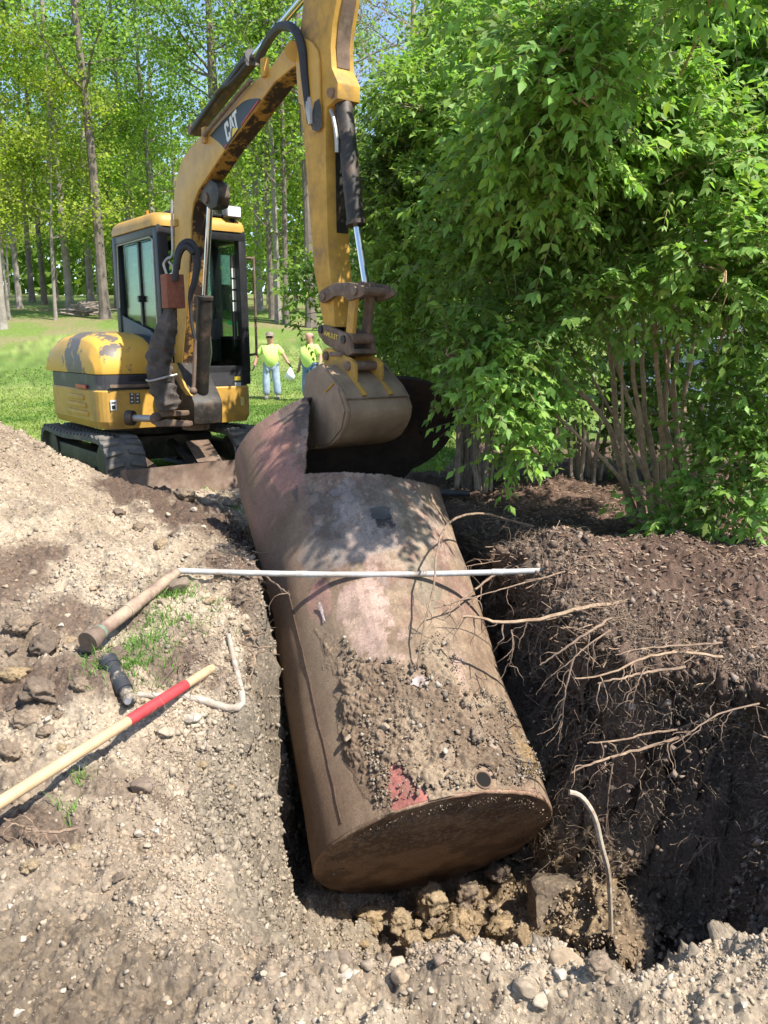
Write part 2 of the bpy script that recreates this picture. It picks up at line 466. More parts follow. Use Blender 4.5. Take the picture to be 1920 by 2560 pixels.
def polar_patch(az, rr):
    A, Rr = np.meshgrid(az, rr, indexing='ij')
    return Rr * np.sin(A), Rr * np.cos(A)
def grid_faces(n, m, keep=None):
    i, j = np.meshgrid(np.arange(n - 1), np.arange(m - 1), indexing='ij')
    a = i * m + j
    F = np.stack([a, a + 1, a + m + 1, a + m], -1)
    if keep is not None: F = F[keep]
    return F.reshape(-1, 4)
def sub_mesh(V, C, F):
    u, inv = np.unique(F, return_inverse=True)
    return V[u], C[u], inv.reshape(F.shape)
WALL = {}
def terrain():
    fine = np.linspace(R(-33), R(33), 760)
    az = np.concatenate([np.linspace(R(-180), R(-60), 24, endpoint=False), np.linspace(R(-60), R(-33), 40, endpoint=False), fine,
                         np.linspace(R(33), R(60), 40)[1:], np.linspace(R(60), R(180), 25)[1:]])
    rr = np.concatenate([[0.02, 0.3, 0.6, 0.9], np.geomspace(1.1, 8.5, 680), np.geomspace(8.5, 60, 120)[1:], np.geomspace(60, 420, 16)[1:]])
    X, Y = polar_patch(az, rr)
    x, y = X.ravel(), Y.ravel()
    z = height(x, y)
    V = np.stack([x, y, z], 1)
    n, m = X.shape
    # the dug walls: lumps that stand out sideways, along the surface normal
    G = np.stack([x, y, height(x, y, False)], 1).reshape(n, m, 3)
    du = np.zeros_like(G); dv = np.zeros_like(G)
    du[1:-1] = G[2:] - G[:-2]; dv[:, 1:-1] = G[:, 2:] - G[:, :-2]
    nrm = np.cross(dv, du); nrm /= (np.linalg.norm(nrm, axis=2, keepdims=True) + 1e-9)
    nrm = np.where(nrm[..., 2:3] < 0, -nrm, nrm).reshape(-1, 3)
    st = sstep(.85, .5, nrm[:, 2]) * (pit_sd(x, y) > -.35)
    k = st > .01
    q = V[k]
    lum = np.abs(fbm(q[:, 0] * 8.5, q[:, 1] * 8.5, q[:, 2] * 8.5, oct=4, seed=811, gain=.6)) - .3
    fin = fbm(q[:, 0] * 19, q[:, 1] * 19, q[:, 2] * 19, oct=3, seed=813)
    V[k] = q + nrm[k] * ((.075 * lum + .034 * fin) * (.35 + .65 * sstep(.3, .6, q[:, 0])) * st[k])[:, None]
    # the right bank is undercut below its mat of roots
    dep = base_h(x, y) - z
    uc = sstep(.12, .38, dep) * (1 - .75 * sstep(.75, 1.35, dep)) * sstep(.55, .75, x) * sstep(2.6, 3.1, y) * (1 - sstep(4.9, 5.6, y)) * (pit_sd(x, y) > -.1) * st
    hn = nrm * np.array([1, 1, 0]); hn /= (np.linalg.norm(hn, axis=1, keepdims=True) + 1e-6)
    V -= hn * (.30 * uc)[:, None]
    dm, mm = dirt_mask(x, y), mulch_mask(x, y)
    cls = np.where(dm > 0.5, np.where((mm > 0.5) & (pit_sd(x, y) < 0.03), 1, 0), np.where(y < 27 + 2.5 * fbm(x * .3, y * .3, oct=3, seed=5), 2, 3)).reshape(n, m)
    C = np.full((len(x), 3), .2); wk = dm > .02
    C[wk] = earth_colour(x[wk], y[wk], z[wk])
    nl = fbm(x * 0.7, y * 0.7, oct=5, seed=301)
    lawn = lerp(np.array([[.125, .19, .045]]), np.array([[.215, .265, .08]]), sstep(-.5, .6, nl))
    lawn = lerp(lawn, np.array([[.26, .24, .10]]), 0.25 * sstep(.3, .9, fbm(x * 2.1, y * 1.2, oct=4, seed=305)))
    lawn = lawn * (1 + .28 * fbm(x * 5.5, y * 2.6, oct=5, seed=311, gain=.6))[:, None]  # mottling gives grass texture and stands in for patches of tree shade
    lit = lerp(np.array([[.15, .215, .05]]), np.array([[.22, .20, .095]]), sstep(-.25, .35, fbm(x * .45, y * .6, oct=4, seed=309)))
    flat = cls.ravel()
    C = np.where((flat == 2)[:, None], lawn, np.where((flat == 3)[:, None], lit, C))
    wk = (st > .25) & (y < 6.5) & (y > 2.35)
    WALL['v'] = V[wk]; WALL['c'] = C[wk]
    cf = cls[:-1, :-1]
    for k, (nm, mt) in enumerate((('dirt_ground', M_EARTH), ('mulch_bed', M_MULCH), ('lawn', M_LAWN), ('woodland_floor', M_LITTER))):
        F = grid_faces(n, m, cf == k)
        v, c, f = sub_mesh(V, C, F)
        o = place(nm, arr_mesh(nm, v, f[:, ::-1], mt, c, smooth=True))
        lab = {'dirt_ground': 'pale stony excavated dirt and the open pit', 'mulch_bed': 'dark brown mulch bed under the shrubs right of the pit',
               'lawn': 'mown green lawn behind the excavator', 'woodland_floor': 'sunlit grass and leaf litter under the woodland trees'}[nm]
        tag(o, lab, 'ground', kind='structure')
terrain()
def Dg(dx, dy, up=0.0):
    """the point up metres over the ground seen at a spot of the enlarged view"""
    d = ray(dx * K, dy * K)
    Y = np.geomspace(1.0, 12.0, 900)
    t = Y / d.y
    z = CAM_H + d.z * t
    below = z < height(d.x * t, Y) + up
    k = int(np.argmax(below)) if below.any() else len(Y) - 1
    return Vector((d.x * t[k], Y[k], z[k]))
def hz(x, y): return float(height(np.array([x]), np.array([y]))[0])

# ------------------------------------------------------------------ loose gravel (nobody could count it) and stones one can
def ico(sub):
    bm = bmesh.new(); bmesh.ops.create_icosphere(bm, subdivisions=sub, radius=1)
    bm.verts.ensure_lookup_table()
    v = np.array([x.co[:] for x in bm.verts]); f = np.array([[q.index for q in p.verts] for p in bm.faces]); bm.free()
    return v, f
ICO1, ICO2, ICO3, ICO4 = ico(1), ico(2), ico(3), ico(4)
OCT = (np.array([(1, 0, 0), (-1, 0, 0), (0, 1, 0), (0, -1, 0), (0, 0, 1), (0, 0, -1)], float), np.array([(0, 2, 4), (2, 1, 4), (1, 3, 4), (3, 0, 4), (2, 0, 5), (1, 2, 5), (3, 1, 5), (0, 3, 5)]))
def joined(parts):
    v, f, c, k = [], [], [], 0
    for a, b, d in parts: v.append(a); f.append(b + k); c.append(d); k += len(a)
    return np.concatenate(v), np.concatenate(f), np.concatenate(c)
def rand_rot(n):
    q = rng.normal(size=(n, 4)); q /= np.linalg.norm(q, axis=1, keepdims=True)
    w, x, y, z = q.T
    return np.stack([1 - 2 * (y * y + z * z), 2 * (x * y - z * w), 2 * (x * z + y * w), 2 * (x * y + z * w), 1 - 2 * (x * x + z * z), 2 * (y * z - x * w),
                     2 * (x * z - y * w), 2 * (y * z + x * w), 1 - 2 * (x * x + y * y)], 1).reshape(n, 3, 3)
def scatter(base, pos, size, cols, flat=0.65, jag=0.22):
    v0, f0 = base
    n, k = len(pos), len(v0)
    jit = 1 + jag * rng.normal(size=(n, k, 1))
    s = np.stack([np.ones(n), rng.uniform(.65, 1, n), rng.uniform(flat * .7, flat * 1.3, n)], 1)
    V = np.einsum('nij,nkj->nki', rand_rot(n), v0[None] * jit * s[:, None]) * size[:, None, None]
    V = V + pos[:, None]
    F = f0[None] + (np.arange(n) * k)[:, None, None]
    C = np.repeat(cols, k, 0)
    return V.reshape(-1, 3), F.reshape(-1, 3), C
def stone_cols(n):
    pal = np.array([(.39, .32, .235), (.32, .25, .18), (.47, .41, .33), (.22, .17, .13), (.34, .25, .165), (.29, .24, .19)])
    return pal[rng.integers(0, len(pal), n)] * rng.uniform(.7, 1.15, (n, 1))
def gravel():
    n = 150000
    az = rng.uniform(R(-31), R(31), n)
    r = np.exp(rng.uniform(math.log(1.3), math.log(7.4), n))
    x, y = r * np.sin(az), r * np.cos(az)
    mu = mulch_mask(x, y); dm = dirt_mask(x, y)
    z = height(x, y)
    sd = pit_sd(x, y)
    c = earth_colour(x, y, z)
    lum = c.mean(1)
    p = np.clip((lum - 0.12) / 0.2, 0.05, 1) * (dm > .5) * np.where((mu > .5) & (sd < 0), .22, 1)
    clump = sstep(-0.35, 0.35, fbm(x * 3, y * 3, oct=3, seed=401))
    p = p * (0.25 + 0.75 * clump)
    p = np.where((sd > -.12) & (x < .25), .95, np.where(sd > 0.3, .4, p))
    keep = rng.uniform(size=n) < p
    x, y, z, r = x[keep], y[keep], z[keep], r[keep]
    n = len(x)
    size = np.clip(np.exp(rng.normal(math.log(0.0036), 0.5, n)), 0.0018, 0.016) * (0.5 + 0.27 * r)
    cols = stone_cols(n) * 0.45 + earth_colour(x, y, z) * 0.55
    P = np.stack([x, y, z + size * 0.1], 1)
    size = np.where((sd[keep] > -.1) & (x < .3), np.minimum(size, .011), size)
    big = size / (0.5 + 0.27 * r) > .0058
    V, F, C = joined([scatter(ICO1, P[big], size[big], cols[big], .6, .25), scatter(OCT, P[~big], size[~big] * 1.15, cols[~big], .6, .3)])
    o = place('gravel', arr_mesh('gravel', V, F, M_GRIT, C, smooth=False))
    tag(o, 'loose pale gravel and crumbs strewn over the dug ground', 'gravel', kind='stuff')
gravel()
def lump_mesh(name, seed, rough=0.25, flat=0.7, sub=ICO3, col=(.42, .35, .26), mat=None, freq=1.6, facet=0.0):
    v, f = sub
    v = v.copy()
    v *= np.array([1, 0.8, flat])[None]
    d = fbm(v[:, 0] * freq + seed * 7.1, v[:, 1] * freq, v[:, 2] * freq, oct=4, seed=seed)
    v = v * (1 + rough * d)[:, None]
    if facet > 0:                                       # chop with planes for a broken, angular stone
        rr = np.random.default_rng(seed)
        for k in range(14):
            nrm = rr.normal(size=3); nrm /= np.linalg.norm(nrm)
            off = rr.uniform(.42, .8)
            dd = v @ nrm - off
            v = v - np.clip(dd, 0, None)[:, None] * nrm[None] * facet
    if sub is ICO4: v = v * (1 + .17 * fbm(v[:, 0] * 5 + seed, v[:, 1] * 5, v[:, 2] * 5, oct=5, seed=seed + 2, gain=.68))[:, None]
    c = np.array(col)[None] * (1 + 0.25 * fbm(v[:, 0] * 3, v[:, 1] * 3, v[:, 2] * 3, oct=3, seed=seed + 5))[:, None]
    return arr_mesh(name, v, f, mat or M_STONE, np.clip(c, .02, .9), smooth=True)
STONE_MESH = [lump_mesh('stone', 500 + i, .22, .6, ICO3, col, None, 1.6, .97) for i, col in enumerate(((.38, .315, .235), (.30, .24, .175), (.44, .385, .31), (.21, .16, .12), (.33, .25, .17)))]
def stone(dx, dy, wpx, z, label, mesh, flat=1.0, group=None, name='stone', cat='stone', sink=0.25, rz=None, fixed=False):
    """a stone seen at (dx, dy) in the enlarged view, wpx wide there"""
    p = Dz(dx, dy, z)
    if not fixed: p = Dg(dx, dy)
    dist = (p - Vector((0, 0, CAM_H))).length
    s = wpx * K / FPX * dist / 2
    o = place(name, mesh, None, (p.x, p.y, (z if fixed else p.z) + s * (0.6 * flat - sink)))
    o.scale = (s, s, s * flat)
    o.rotation_euler = (random.uniform(-.25, .25), random.uniform(-.25, .25), random.uniform(0, 6.28) if rz is None else rz)
    return tag(o, label, cat, group)
stone(358, 1312, 52, .18, 'rounded tan stone in the grass beside the rusty vent pipe', STONE_MESH[1], .8, rz=.2)
stone(388, 1270, 56, .2, 'long grey-tan stone between the vent pipe and the grass tuft', STONE_MESH[3], .8, rz=.9)
stone(420, 1105, 18, .3, 'pale upright stone on the dark soil below the dozer blade', STONE_MESH[2], 1.2)
stone(440, 1142, 20, .28, 'pale square stone at the foot of the dark soil patch', STONE_MESH[2], .9)
stone(362, 1115, 17, .3, 'light angular stone on the dark soil slope, left of the upright one', STONE_MESH[0], 1.0)
stone(325, 1108, 19, .3, 'cream stone at the upper left of the dark soil slope', STONE_MESH[2], .9)
stone(425, 1186, 20, .25, 'brown stone just above the start of the white pipe', STONE_MESH[1], .9)
stone(405, 1200, 24, .25, 'flat tan stone touching the top of the vent pipe end', STONE_MESH[0], .6)
stone(127, 1215, 26, .4, 'reddish brown flat stone tilted out of the left mound', STONE_MESH[3], .5)
stone(128, 1278, 34, .3, 'pale flat stone low on the left mound', STONE_MESH[0], .55)
stone(70, 1240, 24, .35, 'brown round stone on the left mound', STONE_MESH[1], .8)
stone(200, 1275, 22, .25, 'tan stone on the mound foot, left of the vent pipe', STONE_MESH[4], .8)
stone(145, 1330, 30, .18, 'flat pale stone on the trampled dirt below the mound', STONE_MESH[0], .5)
stone(300, 1040, 15, .45, 'small tan stone on the right flank of the mound', STONE_MESH[4], .8)
stone(415, 1550, 60, .04, 'big pale flat stone beside the red sleeve of the handle', STONE_MESH[2], .5, rz=.4)
stone(360, 1580, 50, .04, 'tan flat stone just below the red sleeve of the handle', STONE_MESH[0], .5)
stone(312, 1708, 66, 0, 'fist-sized brown stone in the middle of the left dirt', STONE_MESH[3], .85, rz=.3)
stone(178, 1655, 30, .02, 'smooth grey pebble under the wooden handle', STONE_MESH[0], .6)
stone(335, 1800, 34, 0, 'white angular stone, largest of the small heap in the dirt', STONE_MESH[2], .8)
stone(300, 1803, 28, 0, 'white stone on the left of the small heap in the dirt', STONE_MESH[2], .7)
stone(345, 1780, 22, 0, 'white stone at the top of the small heap in the dirt', STONE_MESH[2], .7)
stone(318, 1828, 22, 0, 'pale stone at the bottom of the small heap in the dirt', STONE_MESH[0], .7)
stone(38, 2190, 28, 0, 'white stone at the lower left corner on damp soil', STONE_MESH[2], .7)
stone(50, 2030, 20, 0, 'pale pebble on the damp soil at the left edge', STONE_MESH[2], .7)
stone(550, 2035, 42, 0, 'flat brown-grey stone on the near lip, left of the pit corner', STONE_MESH[3], .6)
stone(632, 2020, 24, 0, 'round brown stone at the near corner of the pit', STONE_MESH[3], .9)
stone(745, 2078, 42, 0, 'dark angular stone on the near lip of the pit', STONE_MESH[3], 1.0)
stone(795, 2088, 34, 0, 'round tan stone on the near lip beside the dark angular one', STONE_MESH[1], 1.0)
stone(745, 2105, 44, 0, 'cream flat stone in front of the dark angular one', STONE_MESH[2], .5)
stone(855, 2090, 54, 0, 'large pale stone on the near lip, right of the round tan one', STONE_MESH[0], .8)
stone(865, 2115, 50, 0, 'brown crumbly stone below the large pale one on the lip', STONE_MESH[4], .8)
stone(947, 2082, 36, 0, 'dark round clod-like stone on the near lip below the tank', STONE_MESH[3], 1.0)
stone(1045, 2072, 38, 0, 'smooth grey stone on the near lip, left of the bent stick', STONE_MESH[0], .8)
stone(1215, 2080, 84, 0, 'broad flat brown stone at the foot of the bent stick', STONE_MESH[4], .6, rz=.1)
stone(1140, 2140, 60, 0, 'brown round stone in the near rubble', STONE_MESH[1], .7)
stone(1165, 2165, 40, 0, 'pale blue-grey stone in the near rubble', STONE_MESH[0], .9)
stone(1210, 2110, 36, 0, 'light stone standing in the near rubble below the stick', STONE_MESH[2], .9)
stone(640, 1735, 26, -.7, 'tan stone lying on the gravel left of the tank', STONE_MESH[4], .9)
stone(575, 2005, 20, 0, 'pale pebble at the pit corner nearest the camera', STONE_MESH[2], .9)
def more_stones():
    r2 = random.Random(44)
    k = 0
    while k < 110:
        dx, dy = r2.uniform(0, 560), r2.uniform(1180, 2200)
        if r2.random() < .35: dx, dy = r2.uniform(560, 1650), r2.uniform(2100, 2205)
        p = Dz(dx, dy, 0.05)
        if float(pit_sd(np.array([p.x]), np.array([p.y]))[0]) > -0.05: continue
        o = stone(dx, dy, r2.uniform(9, 22), 0.05, 'small loose pale stone lying on the dug dirt', STONE_MESH[r2.randrange(5)], r2.uniform(.6, .9), 'loose stones on the dirt')
        k += 1
more_stones()
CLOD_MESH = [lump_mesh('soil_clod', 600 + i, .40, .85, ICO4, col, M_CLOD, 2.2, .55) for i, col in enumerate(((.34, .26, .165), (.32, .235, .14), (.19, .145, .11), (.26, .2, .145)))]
# yellow-brown clods broken off at the near end of the tank
for i, (dx, dy, w, z, m, lab) in enumerate(((740, 1990, 60, -1.3, 0, 'tan soil clod at the left foot of the tank end'), (800, 1992, 80, -1.3, 1, 'crumbly yellow clod below the lowest rim of the tank'),
        (865, 2000, 80, -1.28, 0, 'broad yellow clod in front of the tank end'), (935, 1960, 110, -1.28, 0, 'largest yellow clod leaning on the tank end'), (1000, 2000, 80, -1.3, 1, 'tan clod between the largest clod and the block'),
        (1010, 1940, 90, -1.28, 3, 'brown clod right behind the largest yellow clod'), (1085, 2020, 95, -1.28, 1, 'blocky yellow clod next to the grey slab'), (890, 2040, 70, -1.3, 0, 'low tan clod behind the near lip'),
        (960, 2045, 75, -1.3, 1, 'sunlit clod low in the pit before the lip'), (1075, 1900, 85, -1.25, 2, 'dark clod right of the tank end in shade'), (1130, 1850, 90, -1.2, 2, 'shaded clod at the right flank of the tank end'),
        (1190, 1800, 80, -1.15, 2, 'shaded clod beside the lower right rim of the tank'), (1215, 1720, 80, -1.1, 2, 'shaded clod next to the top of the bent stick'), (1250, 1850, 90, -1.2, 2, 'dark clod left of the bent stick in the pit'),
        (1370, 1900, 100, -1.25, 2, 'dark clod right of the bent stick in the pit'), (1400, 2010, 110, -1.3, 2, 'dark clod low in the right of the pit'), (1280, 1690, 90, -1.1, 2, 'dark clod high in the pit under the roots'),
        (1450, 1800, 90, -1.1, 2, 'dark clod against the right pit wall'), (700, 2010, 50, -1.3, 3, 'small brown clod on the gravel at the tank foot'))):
    stone(dx, dy, w * .72, z - .02, lab, CLOD_MESH[m], .9, name='soil_clod', cat='clod', sink=.1, fixed=True)
for i, (dx, dy, w, z, m, lab) in enumerate(((40, 1360, 70, .15, 3, 'dark moist clod at the left edge below the mound'), (100, 1400, 80, .12, 2, 'large dark clod left of the black pipe'), (30, 1465, 60, .1, 1, 'yellowish clod at the left edge above the handle'),
        (85, 1500, 90, .08, 2, 'dark clod between the left edge and the black pipe'), (60, 1560, 70, .06, 3, 'moist clod above the lower end of the handle'), (250, 1425, 60, .1, 2, 'dark soil clod just above the black pipe'),
        (20, 1630, 60, .04, 3, 'clod touching the handle at the left edge'), (400, 1078, 60, .3, 3, 'grassy clod in front of the dozer blade'), (500, 1095, 50, .3, 3, 'rooty clod beside the tank below the blade'), (1290, 2090, 60, 0, 3, 'clod on the near lip right of the stick'))):
    stone(dx, dy, w, z, lab, CLOD_MESH[m], .7, name='soil_clod', cat='clod', sink=.2)
def more_clods():
    r2 = random.Random(77)
    spots = ((40, 1300), (70, 1340), (110, 1350), (20, 1410), (140, 1440), (60, 1455), (120, 1545), (30, 1530), (170, 1480), (190, 1400), (150, 1385), (90, 1590), (130, 1620), (240, 1580), (480, 1250), (520, 1300), (455, 1300), (500, 1420), (470, 1460),
             (430, 1650), (500, 1700), (470, 1800), (90, 1850), (160, 1830), (60, 1870), (250, 1900), (20, 1760), (340, 1180), (300, 1140), (380, 1160), (250, 1110), (450, 1200))
    for i, (dx, dy) in enumerate(spots):
        stone(dx + r2.uniform(-8, 8), dy + r2.uniform(-6, 6), r2.uniform(22, 48), .1, 'crumbly brown soil lump on the trampled dirt left of the tank', CLOD_MESH[r2.choice((2, 3, 3, 0))], r2.uniform(.55, .8), 'soil lumps left of the tank', 'soil_lump', 'clod', .25)
more_clods()
r5 = random.Random(12)
for i in range(46):
    dx = r5.uniform(700, 1180); dy = 1985 + r5.uniform(-5, 75) - max(0, dx - 900) * .28
    stone(dx, dy, r5.uniform(14, 34), -1.33 + max(0, dx - 950) * .0006, 'small crumbly clod among the broken soil at the foot of the tank', CLOD_MESH[r5.choice((0, 1, 1, 3))], .8, 'crumbled clods at the tank foot', 'soil_clod', 'clod', .15, fixed=True)
def slab():
    v, f = ICO4
    v = v.copy()
    rr = np.random.default_rng(8)
    for nrm, off in (((-.2, -.95, .2), .42), ((1, 0, .1), .7), ((-1, .1, 0), .72), ((0, .1, 1), .8), ((0, 1, 0), .5), ((.6, 0, .8), .82), ((-.5, -.3, .8), .85)):
        nrm = np.array(nrm) / np.linalg.norm(nrm)
        v = v - np.clip(v @ nrm - off, 0, None)[:, None] * nrm[None]
    v *= np.array([.21, .21, .24])
    v = v * (1 + .07 * fbm(v[:, 0] * 14, v[:, 1] * 14, v[:, 2] * 14, oct=5, seed=640, gain=.6))[:, None]
    c = np.array([[.21, .165, .12]]) * (1 + .35 * fbm(v[:, 0] * 14, v[:, 1] * 14, v[:, 2] * 14, oct=3, seed=641))[:, None]
    p = D(1212, 1985, 3.45)
    o = place('soil_block', arr_mesh('soil_block', v, f, M_EARTH, c, smooth=True), None, p)
    o.rotation_euler = (-.25, .1, .25)
    tag(o, 'brown slab-like block of soil standing in the pit beside the bent stick', 'block')
slab()
# crumbs of topsoil on the right bank and chips on the mulch bed
def crumbs():
    n = 34000
    x = rng.uniform(.7, 3.6, n); y = rng.uniform(1.9, 6.2, n)
    sd = pit_sd(x, y)
    k = (sd > -1.6) & (sd < .75) & (mulch_mask(x, y) > .2) & (np.abs(np.arctan2(x, y)) < R(33)) & (rng.uniform(size=n) < np.where(sd > -.35, 1, .35))
    x, y, sd = x[k], y[k], sd[k]; z = height(x, y); n = len(x)
    s = np.clip(np.exp(rng.normal(math.log(.0075), .5, n)), .003, .026)
    c = lerp(np.array([[.10, .072, .055]]), np.array([[.30, .235, .185]]), rng.uniform(0, 1, n) ** 1.7)
    V, F, C = scatter(OCT, np.stack([x, y, z + s * .2], 1), s * 1.15, c, .75, .35)
    o = place('soil_crumbs', arr_mesh('soil_crumbs', V, F, M_GRIT, C)); tag(o, 'dark soil crumbs over the right bank of the pit', 'soil', kind='stuff')
    i = rng.choice(len(WALL['v']), min(15000, len(WALL['v'])), replace=False)
    s = np.clip(np.exp(rng.normal(math.log(.008), .5, len(i))), .004, .024)
    V, F, C = scatter(OCT, WALL['v'][i], s * 1.15, WALL['c'][i] * rng.uniform(.75, 1.35, (len(i), 1)), .85, .35)
    o = place('wall_crumbs', arr_mesh('wall_crumbs', V, F, M_GRIT, C)); tag(o, 'crumbs of soil clinging to the dug pit walls', 'soil', kind='stuff')
    n = 15000
    x = rng.uniform(.6, 4.6, n); y = rng.uniform(2.3, 8.2, n)
    k = (mulch_mask(x, y) > .5) & (pit_sd(x, y) < -.02) & (np.abs(np.arctan2(x, y)) < R(34)); x, y = x[k], y[k]; n = len(x)
    P = np.stack([x, y, height(x, y) + .006], 1)
    a = rng.uniform(0, 6.28, n); L = rng.uniform(.01, .045, n); w = rng.uniform(.002, .006, n)
    d = np.stack([np.cos(a), np.sin(a), rng.normal(size=n) * .25], 1) * L[:, None] / 2; e = np.stack([-np.sin(a), np.cos(a), rng.normal(size=n) * .3], 1) * w[:, None]
    up = np.array([0, 0, .004])
    V = np.stack([P - d - e, P - d + e, P + d + e, P + d - e, P - d * .9 + up, P + d * .9 + up], 1)
    f0 = np.array([(0, 3, 5), (0, 5, 4), (1, 4, 5), (1, 5, 2), (0, 4, 1), (3, 2, 5)])
    F = (f0[None] + (np.arange(n) * 6)[:, None, None]).reshape(-1, 3)
    c = lerp(np.array([[.10, .06, .042]]), np.array([[.40, .29, .20]]), rng.uniform(0, 1, n) ** 2.2)
    o = place('mulch_chips', arr_mesh('mulch_chips', V.reshape(-1, 3), F, M_GRIT, np.repeat(c, 6, 0))); tag(o, 'shredded bark chips strewn over the mulch bed', 'mulch', kind='stuff')
crumbs()
# shaggy mat of hair roots hanging from the dug edges
def root_mat():
    n = 15000
    i = np.where(rng.uniform(size=n) < .86, rng.integers(9, 18, n), rng.integers(1, 7, n))
    a, b = PIT[i], PIT[(i + 1) % len(PIT)]
    k = rng.uniform(size=(n, 1)); p = a + (b - a) * k
    nr = np.stack([b[:, 1] - a[:, 1], -(b[:, 0] - a[:, 0])], 1); nr /= np.linalg.norm(nr, axis=1, keepdims=True)
    off = rng.normal(size=n) * .13 + .03
    off = np.where(i < 8, off * .5, off)
    p = p + nr * off[:, None]
    z = height(p[:, 0], p[:, 1])
    top = base_h(p[:, 0], p[:, 1])
    z = np.where(off < 0, top - rng.uniform(0, .5, n) ** 1.5, z)
    P = np.stack([p[:, 0], p[:, 1], z], 1)
    d = np.stack([-nr[:, 0] * .7, -nr[:, 1] * .7, np.full(n, -.1)], 1) + rng.normal(size=(n, 3)) * .7
    m = 6
    L = rng.uniform(.012, .028, n) * np.where(rng.uniform(size=n) < .15, 1.8, 1)
    path = [P]
    for s in range(m - 1):
        d = d / np.linalg.norm(d, axis=1, keepdims=True)
        d = d + rng.normal(size=(n, 3)) * .45 + np.array([0, 0, -.2])
        path.append(path[-1] + d / np.linalg.norm(d, axis=1, keepdims=True) * L[:, None])
    path = np.stack(path, 1)
    rad = rng.uniform(.0006, .0016, n)
    offv = np.array([(1, 0, 0), (-.5, .6, .6), (-.5, -.6, -.6)])
    V = path[:, :, None] + offv[None, None] * (rad[:, None] * np.linspace(1, .4, m)[None])[:, :, None, None]
    F = np.array([(s * 3 + q, s * 3 + (q + 1) % 3, s * 3 + 3 + (q + 1) % 3, s * 3 + 3 + q) for s in range(m - 1) for q in range(3)])
    F = (F[None] + (np.arange(n) * m * 3)[:, None, None]).reshape(-1, 4)
    c = lerp(np.array([[.17, .12, .085]]), np.array([[.40, .31, .23]]), rng.uniform(size=n))
    o = place('root_mat', arr_mesh('root_mat', V.reshape(-1, 3), F, M_GRIT, np.repeat(c, m * 3, 0)))
    tag(o, 'shaggy mat of hair roots along the dug edge of the pit', 'roots', kind='stuff')
root_mat()

# ------------------------------------------------------------------ the unearthed tank
T0 = Vector((0.25, 3.54, -0.84))
TA = Vector((-0.223, 0.778, 0.588)).normalized()
TE1 = Vector((TA.y, -TA.x, 0)).normalized()            # to the right
TE2 = TE1.cross(TA)                                    # up
TL = 2.8
def tank_rad(t):
    k = sstep(1.7, 2.8, t)
    return 0.61 + 0.07 * k, 0.61 - 0.04 * k
def tank_pt(t, th, off=0.0):
    t = np.asarray(t, float); th = np.asarray(th, float)
    ra, rb = tank_rad(t)
    dent = 0.018 * fbm(t * 1.3, th * 1.2, oct=3, seed=701) * sstep(0.1, 0.5, t)
    a = (np.sin(th) * (ra + dent + off))[..., None]; b = (np.cos(th) * (rb + dent + off))[..., None]
    return np.array(T0)[None] + t[..., None] * np.array(TA)[None] + a * np.array(TE1)[None] + b * np.array(TE2)[None]
def project(P):
    d = P - np.array([0, 0, CAM_H])
    zc = d[:, 1] * CP - d[:, 2] * SP
    yc = d[:, 1] * SP + d[:, 2] * CP
    return 960 + FPX * d[:, 0] / zc, 1280 - FPX * yc / zc
_tt, _hh = np.meshgrid(np.linspace(0, TL, 120), np.linspace(R(-100), R(100), 160), indexing='ij')
_px, _py = project(tank_pt(_tt.ravel(), _hh.ravel()))
def tank_uv(dx, dy):
    i = int(np.argmin((_px - dx * K) ** 2 + (_py - dy * K) ** 2))
    return _tt.ravel()[i], _hh.ravel()[i]
def tank_mask(t, th, dx, dy, st, sh, seed=0, soft=.22, nz=1.15):
    t0, h0 = tank_uv(dx, dy)
    q = ((t - t0) / st) ** 2 + ((th - h0) * .61 / sh) ** 2 + nz * fbm(t * 7, th * 4.5, oct=7, seed=720 + seed, gain=.62)
    return 1 - sstep(1 - soft, 1 + soft, q)
CP_ = np.array([tank_uv(*p) for p in ((671, 1345), (735, 1385), (770, 1425), (850, 1445), (900, 1470), (925, 1370), (960, 1390), (1000, 1480), (1030, 1500), (1085, 1520), (1120, 1600), (1142, 1690),
                 (1060, 1712), (1000, 1722), (930, 1740), (849, 1765), (784, 1697), (737, 1598), (718, 1509), (690, 1420))]) * np.array([1, .61])
